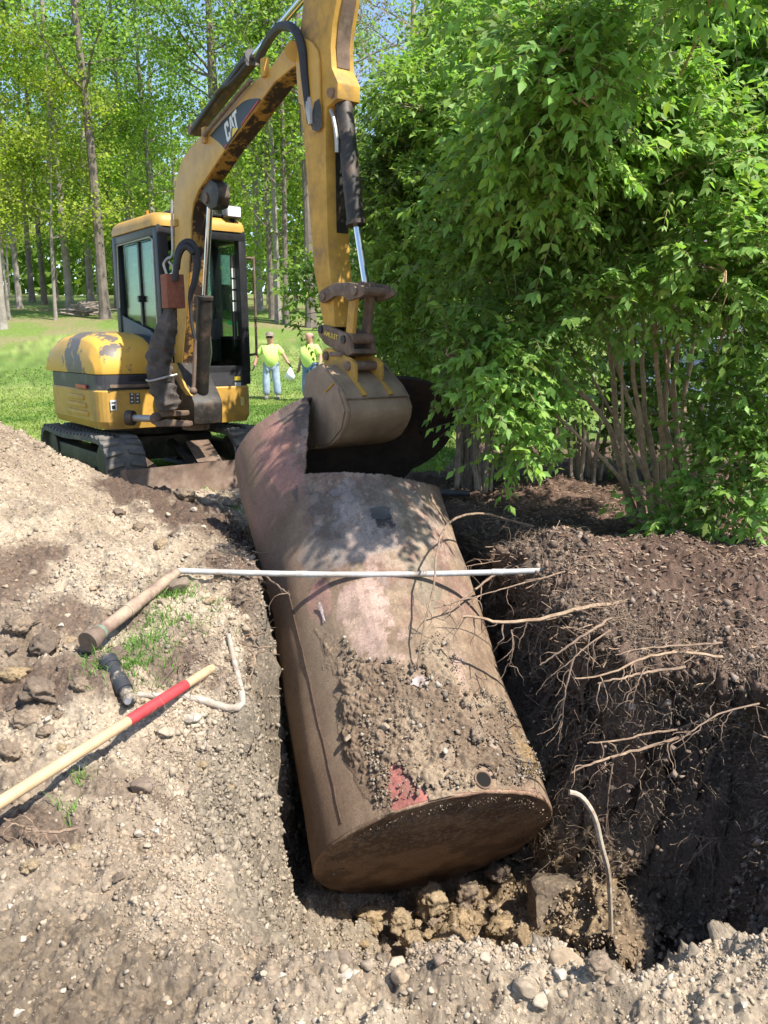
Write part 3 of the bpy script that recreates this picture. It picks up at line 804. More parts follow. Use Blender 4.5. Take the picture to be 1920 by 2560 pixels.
def tank_colour(t, th):
    n = fbm(t * 3, th * 2, oct=5, seed=731)
    n2 = fbm(t * 9, th * 6, oct=5, seed=737)
    brown, dust, pink, grey, rust = [np.array([c]) for c in ((.24, .165, .112), (.31, .225, .155), (.37, .225, .18), (.19, .16, .135), (.20, .105, .065))]
    c = lerp(brown * .85, brown * 1.15, sstep(-.6, .6, n))
    up = sstep(R(-48), R(-25), th + .15 * n)
    c = lerp(c, dust, .75 * up * sstep(-.5, .4, n2))
    mid = sstep(.9, 1.15, t + .1 * n) * up
    c = lerp(c, lerp(pink * .9, dust * .95, sstep(-.35, .25, n2)), .65 * mid)
    c = lerp(c, grey, .8 * mid * sstep(.05, .5, fbm(t * 4, th * 3, oct=5, seed=741)) * sstep(1.3, 1.6, t))
    far = sstep(1.85, 2.1, t)
    c = lerp(c, lerp(pink * .85, brown * 1.1, sstep(-.3, .5, fbm(t * 2, th * 9, oct=5, seed=745))), .8 * far)
    for i, (dx, dy, st, sh, col, amt) in enumerate(((880, 1725, .12, .06, (.40, .15, .13), .85), (1000, 1480, .35, .045, (.50, .33, .28), .85), (900, 1470, .1, .05, (.50, .34, .29), .9),
            (690, 1310, .14, .08, (.45, .24, .20), .9), (800, 1370, .35, .12, (.48, .34, .28), .8), (1065, 1605, .06, .03, (.62, .52, .46), .9), (1095, 1665, .09, .025, (.50, .33, .26), .9),
            (700, 1100, .26, .10, (.13, .115, .105), .75), (640, 1080, .14, .03, (.10, .095, .09), .75), (780, 1130, .3, .16, (.30, .26, .24), .7), (830, 1118, .07, .05, (.055, .05, .05), .95),
            (690, 1190, .2, .12, (.27, .23, .20), .6), (600, 980, .3, .12, (.42, .22, .18), .7), (640, 870, .25, .10, (.12, .10, .09), .8), (900, 1190, .35, .10, (.22, .19, .14), .7), (960, 1630, .05, .04, (.40, .38, .36), .7), (1080, 1750, .05, .1, (.36, .2, .1), .6))):  # dark patch on the left arch paints the excavator arm's shadow
        c = lerp(c, np.array([col]), amt * tank_mask(t, th, dx, dy, st, sh, i))
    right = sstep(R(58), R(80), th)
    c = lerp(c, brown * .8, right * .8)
    rim = sstep(.10, .0, t + .05 * n2) * sstep(R(-30), R(0), th)
    c = lerp(c, np.array([[.40, .25, .18]]), .55 * rim)
    st = fbm(t * 3, th * 40, oct=4, seed=749); sc = fbm(t * 34, th * 22, oct=4, seed=751, gain=.65)
    du = poly_sd(CP_, t, th * .61) + .12 * fbm(t * 5, th * 3.5, oct=6, seed=761, gain=.6)
    c = lerp(c, np.array([[.30, .225, .155]]), .8 * sstep(-.22, .02, du))
    c = lerp(c, np.array([[.42, .15, .13]]), .85 * tank_mask(t, th, 880, 1722, .13, .065, 0))
    calm = .35 + .65 * up
    c = c * (1 + (.15 * n2 + .10 * st + .14 * sc) * calm)[:, None]
    chip = sstep(.42, .55, fbm(t * 13, th * 8, oct=6, seed=753, gain=.65)) * up
    c = lerp(c, np.array([[.17, .12, .088]]), .45 * chip)
    lite = sstep(.45, .6, fbm(t * 11 + 7, th * 7, oct=6, seed=757, gain=.65)) * up * sstep(1., 1.3, t)
    c = lerp(c, np.array([[.48, .37, .30]]), .35 * lite)
    return np.clip(c * .80, .02, .7)
M_TANK = attr_mat('tank_shell', 120, .82, .38, .55, .006, .35, 160)
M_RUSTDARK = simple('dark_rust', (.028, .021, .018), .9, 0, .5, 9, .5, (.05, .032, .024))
def tank():
    root = empty('underground_tank', tuple(T0 + TE2 * -.6), 'rusty pink-brown cylindrical fuel tank lifted out of the pit, caked with dirt', 'tank')
    inv = WM[root.name].inverted()
    sh = np.array(inv.translation)
    ts = np.linspace(0, TL, 330); th = np.concatenate([np.linspace(R(-180), R(-105), 20, endpoint=False), np.linspace(R(-105), R(105), 380), np.linspace(R(105), R(180), 21)[1:]])
    T, H = np.meshgrid(ts, th, indexing='ij')
    V = tank_pt(T.ravel(), H.ravel()) + sh
    C = tank_colour(T.ravel(), H.ravel())
    tc, hc = T[:-1, :-1], H[:-1, :-1]
    jag = .006 * fbm(tc * 14, hc * 9, oct=3, seed=751)
    cut0 = 1.98 + .26 * np.clip((hc - R(12)) / R(60), -1, 1.2) ** 2
    opening = (tc > cut0 + jag) & (hc > R(-20) + jag * 2 - R(17) * (1 - sstep(1.95, 2.75, tc))) & (hc < R(150))
    F = grid_faces(len(ts), len(th), ~opening)
    v, c, f = sub_mesh(V, C, F)
    o = place('shell', arr_mesh('shell', v, f, M_TANK, c, smooth=True), root)
    m = o.modifiers.new('thickness', 'SOLIDIFY'); m.thickness = .014; m.offset = -1
    # near head: a slightly dished disc inside a rolled rim
    rr = np.concatenate([np.linspace(0, .975, 60), np.linspace(.979, 1.0, 10)]); hh = np.linspace(R(-180), R(180), 361)
    RR, HH = np.meshgrid(rr, hh, indexing='ij')
    r, h = RR.ravel(), HH.ravel()
    back = np.where(r > .975, -.013 + .013 * (1 - np.sqrt(np.clip(1 - ((r - .975) / .025) ** 2, 0, 1))) , -.013 - .02 * (1 - (r / .93) ** 2))
    P = tank_pt(np.zeros_like(r), h)
    ctr = np.array(T0)[None]
    V = ctr + (P - ctr) * r[:, None] + np.array(TA)[None] * (back + .004 * fbm(r * 6 * np.sin(h), r * 6 * np.cos(h), oct=4, seed=755))[:, None] + sh
    n = fbm(r * 5 * np.sin(h), r * 5 * np.cos(h), oct=5, seed=757)
    C = lerp(np.array([[.16, .105, .07]]), np.array([[.26, .175, .115]]), sstep(-.6, .6, n))
    gr = sstep(.1, .5, fbm(r * 40 * np.sin(h), r * 40 * np.cos(h), oct=2, seed=758)) * sstep(-.2, .5, np.cos(h) * r)
    C = lerp(C, np.array([[.42, .33, .22]]), .5 * gr)
    C = lerp(C, np.array([[.40, .24, .17]]), sstep(.97, 1.0, r) * .5 * sstep(R(-40), R(0), h) * sstep(R(80), R(50), h))
    F = grid_faces(len(rr), len(hh))
    o = place('near_head', arr_mesh('near_head', V, F, M_TANK, np.clip(C, .02, .6), smooth=True), root)
    tag(o, 'dark grainy dished end of the tank facing the camera')
    # far head
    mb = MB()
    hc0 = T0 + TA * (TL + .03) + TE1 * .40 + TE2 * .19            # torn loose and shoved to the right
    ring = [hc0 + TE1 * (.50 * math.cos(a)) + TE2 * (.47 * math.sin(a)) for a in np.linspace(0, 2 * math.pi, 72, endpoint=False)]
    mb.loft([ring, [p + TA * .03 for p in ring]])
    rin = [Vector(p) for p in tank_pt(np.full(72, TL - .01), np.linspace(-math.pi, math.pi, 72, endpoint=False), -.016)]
    MB().loft([rin, [p + TA * .02 for p in rin]]).build('back_wall', M_RUSTDARK, root)  # near-black disc added to stand for the shaded inside of the tank
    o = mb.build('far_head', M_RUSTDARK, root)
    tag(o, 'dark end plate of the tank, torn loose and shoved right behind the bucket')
    hp = hc0 + TE1 * .22 + TE2 * -.05 - TA * .001
    ringp = [hp + TE1 * (.035 * math.cos(a)) + TE2 * (.05 * math.sin(a)) for a in np.linspace(0, 2 * math.pi, 16, endpoint=False)]
    MB().prism(ringp, -TA * .004).build('drain_hole', simple('hole_black', (.008, .007, .006), 1, 0, .1, 5, 0), root)
    # weld seams
    seam = simple('weld_rust', (.09, .055, .038), .9, 0, .5, 40, .6)
    u0, u1 = tank_uv(742, 1795), tank_uv(628, 1305)
    tl = np.linspace(u0[0] + .03, u1[0] + .1, 60)
    hl = np.linspace(u0[1], u1[1], 60) + .006 * fbm(tl * 9, tl * 0, oct=3, seed=3)
    MB().tube([Vector(p) for p in tank_pt(tl, hl, .001)], .0042, 5).build('weld_seam', seam, root)
    # bung with an open hole
    u = tank_uv(1045, 1685)
    c0 = Vector(tank_pt(np.array([u[0]]), np.array([u[1]]))[0])
    nrm = (c0 - (T0 + TA * u[0])).normalized()
    tng = nrm.cross(TA).normalized()
    rings = []
    for rad, hgt in ((.046, -.012), (.044, .006), (.036, .007), (.034, .001)):
        rings.append([c0 + nrm * hgt + (TA * math.cos(a) + tng * math.sin(a)) * rad for a in np.linspace(0, 2 * math.pi, 24, endpoint=False)])
    b = MB().loft(rings, True, False).build('bung', simple('rusty_steel', (.17, .11, .075), .8, .2, .5, 30, .4), root)
    rg = [c0 + nrm * .0025 + (TA * math.cos(a) + tng * math.sin(a)) * .0365 for a in np.linspace(0, 2 * math.pi, 24, endpoint=False)]
    MB().add(rg, [tuple(range(24))]).build('bung_hole', MATS['hole_black'], b)
    # torn flap of coating
    for (dx, dy, w, l, rot) in ((822, 1112, .05, .035, .1), (905, 1478, .03, .02, .6), (700, 1325, .012, .06, -.2)):
        u = tank_uv(dx, dy)
        g = []
        for i in range(5):
            for j in range(5):
                a, bb = (i / 4 - .5) + random.uniform(-.14, .14), (j / 4 - .5) + random.uniform(-.14, .14)
                off = .004 + .03 * max(0, a + .2) ** 1.5 + .006 * random.random()
                g.append(Vector(tank_pt(np.array([u[0] + (a * math.cos(rot) - bb * math.sin(rot)) * l * 2]), np.array([u[1] + (a * math.sin(rot) + bb * math.cos(rot)) * w * 2 / .61]), off)[0]))
        fl = MB().add(g, [(i * 5 + j, i * 5 + j + 1, i * 5 + j + 6, i * 5 + j + 5) for i in range(4) for j in range(4)])
        o = fl.build('torn_coating', simple('coating', (.33, .26, .24), .8, 0, .6, 30, .3, (.5, .42, .38)) if dx != 822 else simple('tar', (.05, .05, .05), .5, 0, .4, 20, .2), root)
    # crust of caked soil on the near half
    ts = np.linspace(-.005, 1.5, 330); th = np.linspace(R(-52), R(82), 330)
    T, H = np.meshgrid(ts, th, indexing='ij')
    t, h = T.ravel(), H.ravel()
    def edge(t, h):
        return poly_sd(CP_, t, h * .61) + .05 * fbm(t * 6, h * 4, oct=5, seed=771)
    e = edge(t, h)
    for dx, dy, st, shh in ((880, 1720, .14, .085), (1050, 1690, .07, .06), (1065, 1605, .07, .035), (900, 1465, .1, .05), (960, 1630, .05, .04), (1000, 1470, .33, .03)):
        e = e - .3 * tank_mask(t, h, dx, dy, st, shh, 3, .3, 1.3)
    ub = tank_uv(1045, 1685)
    e = e - .5 * (1 - sstep(.045, .07, np.hypot(t - ub[0], (h - ub[1]) * .61)))
    body = sstep(0, .07, e)
    thick = body * (.009 + .011 * fbm(t * 9, h * 6, oct=3, seed=775) + .018 * np.abs(fbm(t * 16, h * 10, oct=4, seed=776))) + .008 * fbm(t * 60, h * 38, oct=2, seed=777) * body
    thick = np.where(e > 0, np.maximum(thick, .002), -.01)
    V = tank_pt(t, h, thick) + sh
    n = fbm(t * 5, h * 3, oct=5, seed=779)
    C = lerp(np.array([[.18, .13, .09]]), np.array([[.30, .23, .16]]), sstep(-.4, .4, n))
    C = lerp(C, np.array([[.27, .185, .09]]), .8 * sstep(R(28), R(45), h + .2 * n) * sstep(1.1, .7, t))
    C = lerp(C, np.array([[.18, .125, .085]]), .6 * sstep(R(-12), R(-22), h))
    keep = (e.reshape(T.shape)[:-1, :-1] > 0)
    F = grid_faces(len(ts), len(th), keep)
    v, c, f = sub_mesh(V, np.clip(C, .02, .6), F)
    o = place('soil_crust', arr_mesh('soil_crust', v, f, M_CRUST, c, smooth=True), root)
    tag(o, 'thick crust of damp soil and gravel on the near top of the tank', kind='stuff')
    # pebbles stuck in the crust
    n = 9000
    t = rng.uniform(.02, 1.35, n); h = rng.uniform(R(-36), R(64), n)
    e = edge(t, h); k = (e > -.03) & (rng.uniform(size=n) < .35 + .65 * sstep(-.2, .4, fbm(t * 4, h * 3, oct=3, seed=781)))
    k &= np.hypot(t - ub[0], (h - ub[1]) * .61) > .055
    t, h = t[k], h[k]
    n = len(t)
    s = np.clip(np.exp(rng.normal(math.log(.0055), .5, n)), .003, .02)
    P = tank_pt(t, h, .016) + sh
    V, F, C = scatter(OCT, P, s * 1.15, stone_cols(n) * .68)
    o = place('crust_pebbles', arr_mesh('crust_pebbles', V, F, M_GRIT, C), root)
    tag(o, 'small pebbles stuck in the soil crust', kind='stuff')
    # grains stuck to the end
    n = 1500
    r = np.sqrt(rng.uniform(.05, .9, n)); h = rng.uniform(R(-110), R(110), n)
    k = rng.uniform(size=n) < (.35 + .65 * sstep(-.2, .7, np.cos(h) * r)); r, h = r[k], h[k]; n = len(r)
    P = np.array(T0)[None] + (tank_pt(np.zeros(n), h) - np.array(T0)[None]) * r[:, None] - np.array(TA)[None] * .022 + sh
    V, F, C = scatter(OCT, P, np.clip(np.exp(rng.normal(math.log(.0035), .4, n)), .002, .009), stone_cols(n) * .7)
    o = place('stuck_grains', arr_mesh('stuck_grains', V, F, M_GRIT, C), root)
    tag(o, 'grains of sand stuck to the tank end', kind='stuff')
tank()
for i, (dx, dy, w, m, lab) in enumerate(((835, 1578, 26, 1, 'round stone in the middle of the soil crust on the tank'), (995, 1520, 26, 3, 'dark curled lump high on the soil crust of the tank'), (1025, 1590, 40, 3, 'dark clod near the right edge of the soil crust'),
        (905, 1580, 16, 0, 'small pale stone on the soil crust of the tank'), (850, 1430, 20, 1, 'brown stone at the upper edge of the soil crust'), (962, 1628, 16, 2, 'bluish grey pebble on the soil crust of the tank'), (760, 1600, 24, 1, 'tan lump at the left of the soil crust'))):
    u = tank_uv(dx, dy)
    p = tank_pt(np.array([u[0]]), np.array([u[1]]), .03)[0]
    s = w * K / FPX * 4.1 / 2
    o = place('stone', (CLOD_MESH[3] if m == 3 else STONE_MESH[m]), None, tuple(p))
    o.scale = (s, s, s * .8); o.rotation_euler = (random.random() * 3, random.random() * 3, random.random() * 3)
    tag(o, lab, 'stone')

# ------------------------------------------------------------------ pipes, handle, stick
M_PVC = simple('white_pvc', (.43, .43, .42), .55, 0, .25, 14, .08, (.33, .27, .21), thresh=(.48, .66))
M_GREYPIPE = simple('muddy_pipe', (.33, .27, .21), .75, 0, .4, 25, .3, (.42, .38, .33))
M_VENT = simple('rusty_vent', (.19, .12, .095), .85, 0, .35, 14, .4, (.36, .27, .19))
M_BLACKPIPE = simple('black_pipe', (.035, .037, .042), .55, 0, .4, 22, .2, (.28, .23, .17), thresh=(.52, .6))
pa, pb = at(440, 1427, 4.06), at(1370, 1426, 4.18)
pts = [pa.lerp(pb, i / 12) - Vector((0, 0, .022 * math.sin(math.pi * i / 12))) for i in range(13)]
wp = empty('white_pipe', tuple(pa), 'straight white plastic pipe spanning the pit over the tank', 'pipe')
MB().tube(pts, .0155, 14).build('pipe_run', M_PVC, wp)
for i, k in enumerate((.33, .86)):
    c = pa.lerp(pb, k) - Vector((0, 0, .022 * math.sin(math.pi * k)))
    d = (pb - pa).normalized()
    MB().cyl(c - d * .03, c + d * .03, .0178, 14).build('coupling', M_PVC, wp)
va = Dz(212, 1370, .30); vb = at(443, 1430, 4.06)
vp = empty('vent_pipe', tuple(va), 'rusty brown vent pipe with a round cap lying on the left dirt', 'pipe')
vd = (vb - va).normalized()
vpts = [va.lerp(vb, i / 8) for i in range(9)]
MB().tube(vpts, [.032, .032, .032, .032, .031, .031, .030, .029, .024], 16).build('pipe_run', M_VENT, vp)
q = va.lerp(vb, .36)
MB().cyl(q - vd * .02, q + vd * .05, .035, 16).build('sleeve', M_VENT, vp)
MB().tube([va - vd * .075, va - vd * .055, va - vd * .05, va - vd * .02, va + vd * .012], [.05, .054, .054, .043, .036], 20).build('cap', simple('vent_cap', (.16, .115, .085), .8, 0, .4, 20, .3), vp)
MB().tube([va - vd * .012, va + vd * .02, va + vd * .03], [.035, .037, .033], 20).build('green_band', simple('green_paint', (.16, .21, .15), .7, 0, .3, 20, .2), vp)
bp = empty('black_pipe_fitting', tuple(Dz(272, 1502, .12)), 'mud-smeared black pipe fitting jutting from the dirt with bent grey conduit', 'pipe')
b0, b1 = Dg(276, 1503, .04), Dg(232, 1424, .05)
bd = (b1 - b0).normalized()
MB().tube([b0 - bd * .005, b0 + bd * .03, b0 + bd * .031, b1 - bd * .05, b1 - bd * .049, b1], [.028, .030, .036, .036, .041, .039], 20).build('coupling_body', M_BLACKPIPE, bp)
MB().ball(b0 - bd * .02, .030, 14, 8).build('elbow', M_BLACKPIPE, bp)
MB().cyl(b0 - bd * .012 + Vector((.0, -.03, .0)), b0 - bd * .012 + Vector((.01, -.046, .005)), .014, 8).build('plug', simple('steel_plug', (.35, .36, .38), .4, .7, .2, 30, .1), bp)
cp = [Dg(x, y, .014) for x, y, Y in ((280, 1500, 3.25), (330, 1503, 3.24), (390, 1502, 3.26), (440, 1514, 3.25), (490, 1529, 3.22), (512, 1530, 3.24), (523, 1520, 3.28), (522, 1500, 3.34), (514, 1460, 3.46), (504, 1420, 3.58), (494, 1372, 3.75))]
MB().tube(smooth_path(cp, 40) if False else cp, [.012, .013, .014, .017, .017, .017, .017, .016, .014, .013, .012], 10).build('conduit', M_GREYPIPE, bp)
M_WOOD = simple('handle_wood', (.52, .36, .21), .55, 0, .25, 9, .1, (.40, .27, .16), thresh=(.5, .75))
M_RED = simple('red_sleeve', (.42, .045, .05), .6, 0, .25, 14, .1, (.36, .10, .08), thresh=(.55, .7))
h0, h1 = D(-70, 1778, 2.26), D(463, 1440, 3.36)
hn = empty('shovel', tuple(h0), 'long pale wooden shovel handle with a red sleeve lying across the dirt', 'shovel')
hd = (h1 - h0)
MB().tube([h0 + hd * k for k in (0, .3, .6, .9, .975, .99, 1.0)], [.0215, .0215, .021, .0205, .020, .017, .008], 18).build('shaft', M_WOOD, hn)
def handle_k(dx):
    return min(np.linspace(0, 1, 400), key=lambda k: abs(project(np.array([h0 + hd * k]))[0][0] - dx * K))
k0, k1 = handle_k(277), handle_k(402)
MB().tube([h0 + hd * k for k in (k0, k0 + .01, k1 - .01, k1)], [.0215, .0235, .0235, .0215], 18).build('red_sleeve', M_RED, hn)

M_ROOT = simple('root_bark', (.24, .165, .115), .9, 0, .45, 30, .5, (.42, .30, .19), thresh=(.52, .7))
M_PALEROOT = simple('pale_root', (.40, .29, .19), .85, 0, .4, 35, .4, (.25, .16, .1))
M_STICK = simple('peeled_stick', (.46, .40, .31), .8, 0, .35, 30, .3, (.27, .18, .11), thresh=(.5, .65))
def smooth_path(P, n):
    P = [Vector(p) for p in P]
    if len(P) == 2: return [P[0].lerp(P[1], i / (n - 1)) for i in range(n)]
    out = []
    m = len(P) - 1
    for i in range(n):
        u = i / (n - 1) * m
        k = min(int(u), m - 1); f = u - k
        p0, p1, p2, p3 = P[max(k - 1, 0)], P[k], P[k + 1], P[min(k + 2, m)]
        out.append(0.5 * ((2 * p1) + (p2 - p0) * f + (2 * p0 - 5 * p1 + 4 * p2 - p3) * f * f + (3 * p1 - p0 - 3 * p2 + p3) * f ** 3))
    return out
st = smooth_path([D(1230, 1712, 3.02), D(1256, 1722, 3.02), D(1284, 1765, 3.02), D(1300, 1830, 3.02), D(1313, 1880, 3.03), D(1318, 1950, 3.05), D(1321, 2062, 3.08), D(1321, 2200, 3.12)], 26)
st = [p for p in st if p.z > hz(p.x, p.y) - .1]
MB().tube(st, list(np.linspace(.0125, .0105, len(st))), 8).build('bent_stick', M_STICK, None, origin=st[-1])
tag(bpy.data.objects['bent_stick'], 'pale bent stick standing upright in the shaded pit', 'stick')

def wiggle(path, amp, seed):
    r2 = random.Random(seed)
    return [p + Vector((r2.uniform(-amp, amp), r2.uniform(-amp, amp), r2.uniform(-amp, amp))) for p in path]
def root_obj(pts, r0, label, mat=None, sprigs=0, seed=0, r1=None):
    P = wiggle(smooth_path([D(*p) for p in pts], 22), r0 * .45, seed)
    rt = empty('root', tuple(P[0]), label, 'root', 'exposed roots around the pit')
    MB().tube(P, list(np.linspace(r1 if r1 is not None else r0 * .45, r0, len(P))), 6).build('main_root', mat or M_ROOT, rt)
    r2 = random.Random(seed + 5)
    for k in range(sprigs):
        i = r2.randrange(1, len(P) - 1)
        q = [P[i]]
        d = Vector((r2.uniform(-1, .6), r2.uniform(-.6, .3), r2.uniform(-1.2, .4))).normalized()
        for s in range(11):
            d = (d + Vector((r2.uniform(-.7, .7), r2.uniform(-.7, .7), r2.uniform(-.8, .45))) * .7).normalized()
            q.append(q[-1] + d * r2.uniform(.008, .02))
        MB().tube(q, list(np.linspace(r0 * .28 + .0008, .0008, len(q))), 4).build('rootlet', M_ROOT, rt)
    return rt
ROOTS = [
    ([(1000, 1331, 4.12), (1050, 1338, 4.12), (1090, 1346, 4.13), (1180, 1334, 4.16), (1260, 1312, 4.2), (1330, 1306, 4.24), (1400, 1290, 4.3)], .013, 'thick torn root with split pale tip poking left over the pit', M_PALEROOT, 8),
    ([(1235, 1668, 3.2), (1290, 1645, 3.22), (1370, 1622, 3.28), (1440, 1602, 3.35), (1540, 1570, 3.45)], .009, 'long root reaching into the pit, lowest of the crossing pair', M_ROOT, 9),
    ([(1268, 1605, 3.3), (1330, 1600, 3.3), (1400, 1585, 3.35), (1470, 1572, 3.4), (1560, 1540, 3.45)], .007, 'straight root just above the lowest crossing root', M_ROOT, 7),
    ([(1168, 1436, 3.95), (1215, 1405, 3.95), (1262, 1372, 3.98), (1320, 1335, 4.05)], .008, 'slanting brown root with its broken end pointing down left', M_ROOT, 5),
    ([(1190, 1460, 3.85), (1230, 1430, 3.85), (1275, 1390, 3.9), (1320, 1360, 3.95)], .0045, 'thin slanting root below the slanting brown one', M_ROOT, 5),
    ([(1242, 1464, 3.62), (1300, 1460, 3.62), (1350, 1440, 3.65), (1400, 1420, 3.68), (1470, 1408, 3.7), (1560, 1420, 3.7)], .0075, 'pale wavy root running level out of the right bank', M_PALEROOT, 8),
    ([(1290, 1476, 3.55), (1340, 1466, 3.55), (1400, 1452, 3.6), (1480, 1440, 3.6)], .0075, 'stubby level root under the pale wavy one', M_ROOT, 5),
    ([(1330, 1415, 3.7), (1390, 1402, 3.72), (1470, 1395, 3.75), (1560, 1390, 3.8)], .006, 'root over the pale wavy one on the right bank', M_ROOT, 5),
    ([(903, 1442, 3.66), (908, 1390, 3.7), (922, 1330, 3.76), (938, 1270, 3.85), (943, 1200, 4.0), (955, 1150, 4.2), (985, 1118, 4.4), (1040, 1110, 4.8), (1090, 1120, 5.0), (1150, 1138, 5.25)], .0085, 'tall arching root rising from the tank top and bending right', M_ROOT, 10),
    ([(940, 1312, 3.9), (1000, 1293, 4.05), (1050, 1255, 4.4), (1090, 1230, 4.5), (1160, 1205, 4.7)], .009, 'dark root slanting up right behind the torn root', M_ROOT, 9),
    ([(985, 1300, 4.3), (1060, 1280, 4.35), (1130, 1260, 4.4), (1220, 1235, 4.5)], .005, 'thin root between the dark slanting root and the torn one', M_ROOT, 9),
    ([(1000, 1225, 4.6), (1080, 1212, 4.65), (1150, 1206, 4.75)], .0045, 'thin root lying along the white pipe at the right', M_ROOT, 7),
    ([(1040, 1130, 5.3), (1100, 1125, 5.35), (1170, 1150, 5.4)], .004, 'thin root at the dark back edge of the pit', M_ROOT, 4),
    ([(1318, 1822, 3.25), (1312, 1760, 3.25), (1316, 1700, 3.25), (1325, 1640, 3.27)], .0035, 'thin rootlet hanging straight down above the bent stick', M_ROOT, 3),
    ([(1205, 1620, 3.75), (1215, 1550, 3.75), (1222, 1490, 3.75), (1240, 1420, 3.8)], .004, 'hairy root hanging down the shaded wall', M_ROOT, 10),
    ([(1100, 1440, 4.05), (1108, 1400, 4.05), (1105, 1360, 4.1)], .004, 'short hanging root under the torn one', M_ROOT, 8),
    ([(1365, 1530, 3.55), (1375, 1480, 3.55), (1395, 1440, 3.6)], .0035, 'reddish hanging root near the right wall', M_ROOT, 8),
    ([(1490, 1800, 3.2), (1530, 1812, 3.22), (1580, 1805, 3.3), (1680, 1780, 3.45)], .006, 'branched root low on the lit right wall', M_ROOT, 10),
    ([(1480, 1880, 3.18), (1500, 1850, 3.18), (1540, 1815, 3.22)], .004, 'forked root tip hanging from the branched root', M_ROOT, 6),
    ([(1470, 1600, 3.0), (1500, 1575, 3.02), (1560, 1540, 3.1), (1640, 1520, 3.15)], .0045, 'thin root in the fuzzy right bank', M_ROOT, 6),
    ([(1500, 1480, 3.35), (1570, 1470, 3.4), (1659, 1490, 3.4)], .005, 'orange-brown root end at the right edge', M_PALEROOT, 5),
    ([(582, 1364, 3.8), (545, 1372, 3.82), (510, 1366, 3.86), (470, 1372, 3.9)], .009, 'upper of two stout roots at the left pit edge', M_ROOT, 5),
    ([(596, 1396, 3.7), (555, 1398, 3.72), (515, 1388, 3.76), (478, 1384, 3.8)], .008, 'lower of two stout roots at the left pit edge', M_ROOT, 8),
    ([(528, 1490, 3.5), (545, 1450, 3.55), (550, 1420, 3.6), (535, 1400, 3.68)], .006, 'root curving down the left pit edge beside the tank', M_ROOT, 12),
    ([(626, 1287, 3.85), (605, 1268, 4.0), (580, 1250, 4.3), (560, 1232, 4.4)], .007, 'broken root resting on the tank below the white pipe', M_ROOT, 3),
    ([(600, 1185, 4.7), (570, 1195, 4.75), (545, 1190, 4.8)], .004, 'thin root sticking right from the left bank above the white pipe', M_ROOT, 4),
    ([(508, 965, 6.0), (512, 1010, 5.9), (520, 1050, 5.8), (530, 1080, 5.7)], .004, 'thin twig in front of the far left edge of the tank', M_ROOT, 4),
    ([(10, 1770, 2.35), (60, 1790, 2.3), (110, 1798, 2.28), (170, 1790, 2.3)], .006, 'twisted dark root on the dirt at the left edge', M_ROOT, 10),
]
for i, (p, r, lab, m, s) in enumerate(ROOTS):
    if i in (0, 3, 4, 5, 6, 7, 10, 14, 15, 16): p = [(a, b, c * .895) for a, b, c in p]
    root_obj(p, r, lab, m, s, 40 + i)
def fine_roots():
    mb_v, mb_f, n0 = [], [], 0
    r2 = random.Random(99)
    J = []
    for _ in range(3000):
        i = r2.randrange(8, 18) if r2.random() < .82 else r2.randrange(2, 6)
        a, b = PIT[i], PIT[i + 1]
        k = r2.random()
        nx, ny = (b[1] - a[1]), -(b[0] - a[0])
        l = math.hypot(nx, ny); nx, ny = nx / l, ny / l              # outward
        off = r2.uniform(-.18, .10)
        J.append((a[0] + (b[0] - a[0]) * k + nx * off, a[1] + (b[1] - a[1]) * k + ny * off, nx, ny))
    J = np.array(J); Z = height(J[:, 0], J[:, 1])
    for (x, y, nx, ny), z in zip(J, Z):
        p = Vector((x, y, z + .004)); d = Vector((-nx * .6 + r2.uniform(-.8, .8), -ny * .6 + r2.uniform(-.8, .8), r2.uniform(-.5, .45))).normalized()
        q = [p]
        for s in range(r2.randrange(5, 13)):
            d = (d + Vector((r2.uniform(-.5, .5), r2.uniform(-.5, .5), r2.uniform(-.65, .35))) * .75).normalized()
            q.append(q[-1] + d * r2.uniform(.008, .026))
        rad = r2.uniform(.0009, .0026)
        t = MB().tube(q, list(np.linspace(rad, rad * .5, len(q))), 3, False)
        mb_v += t.v; mb_f += [tuple(j + n0 for j in f) for f in t.f]; n0 = len(mb_v)
    for _ in range(520):
        i = r2.randrange(9, 18)
        a, b = PIT[i], PIT[i + 1]; k = r2.random()
        nx, ny = (b[1] - a[1]), -(b[0] - a[0]); l = math.hypot(nx, ny); nx, ny = nx / l, ny / l
        off = r2.uniform(-.05, .16)
        x, y = a[0] + (b[0] - a[0]) * k + nx * off, a[1] + (b[1] - a[1]) * k + ny * off
        p = Vector((x, y, float(base_h(np.array([x]), np.array([y]))[0]) - r2.uniform(0, .22)))
        d = Vector((-nx + r2.uniform(-.5, .5), -ny + r2.uniform(-.7, .4), r2.uniform(-.6, .25))).normalized()
        q = [p]
        for s in range(r2.randrange(8, 18)):
            d = (d + Vector((r2.uniform(-.4, .4), r2.uniform(-.4, .4), r2.uniform(-.5, .25))) * .55).normalized(); q.append(q[-1] + d * r2.uniform(.012, .028))
        rad = r2.uniform(.0014, .0042)
        t = MB().tube(q, list(np.linspace(rad, rad * .35, len(q))), 4, False)
        mb_v += t.v; mb_f += [tuple(j + n0 for j in f) for f in t.f]; n0 = len(mb_v)
    o = place('fine_roots', arr_mesh('fine_roots', np.array([v[:] for v in mb_v]), mb_f, M_ROOT))
    tag(o, 'tangle of hair-fine roots fringing the pit edges', 'roots', kind='stuff')
fine_roots()

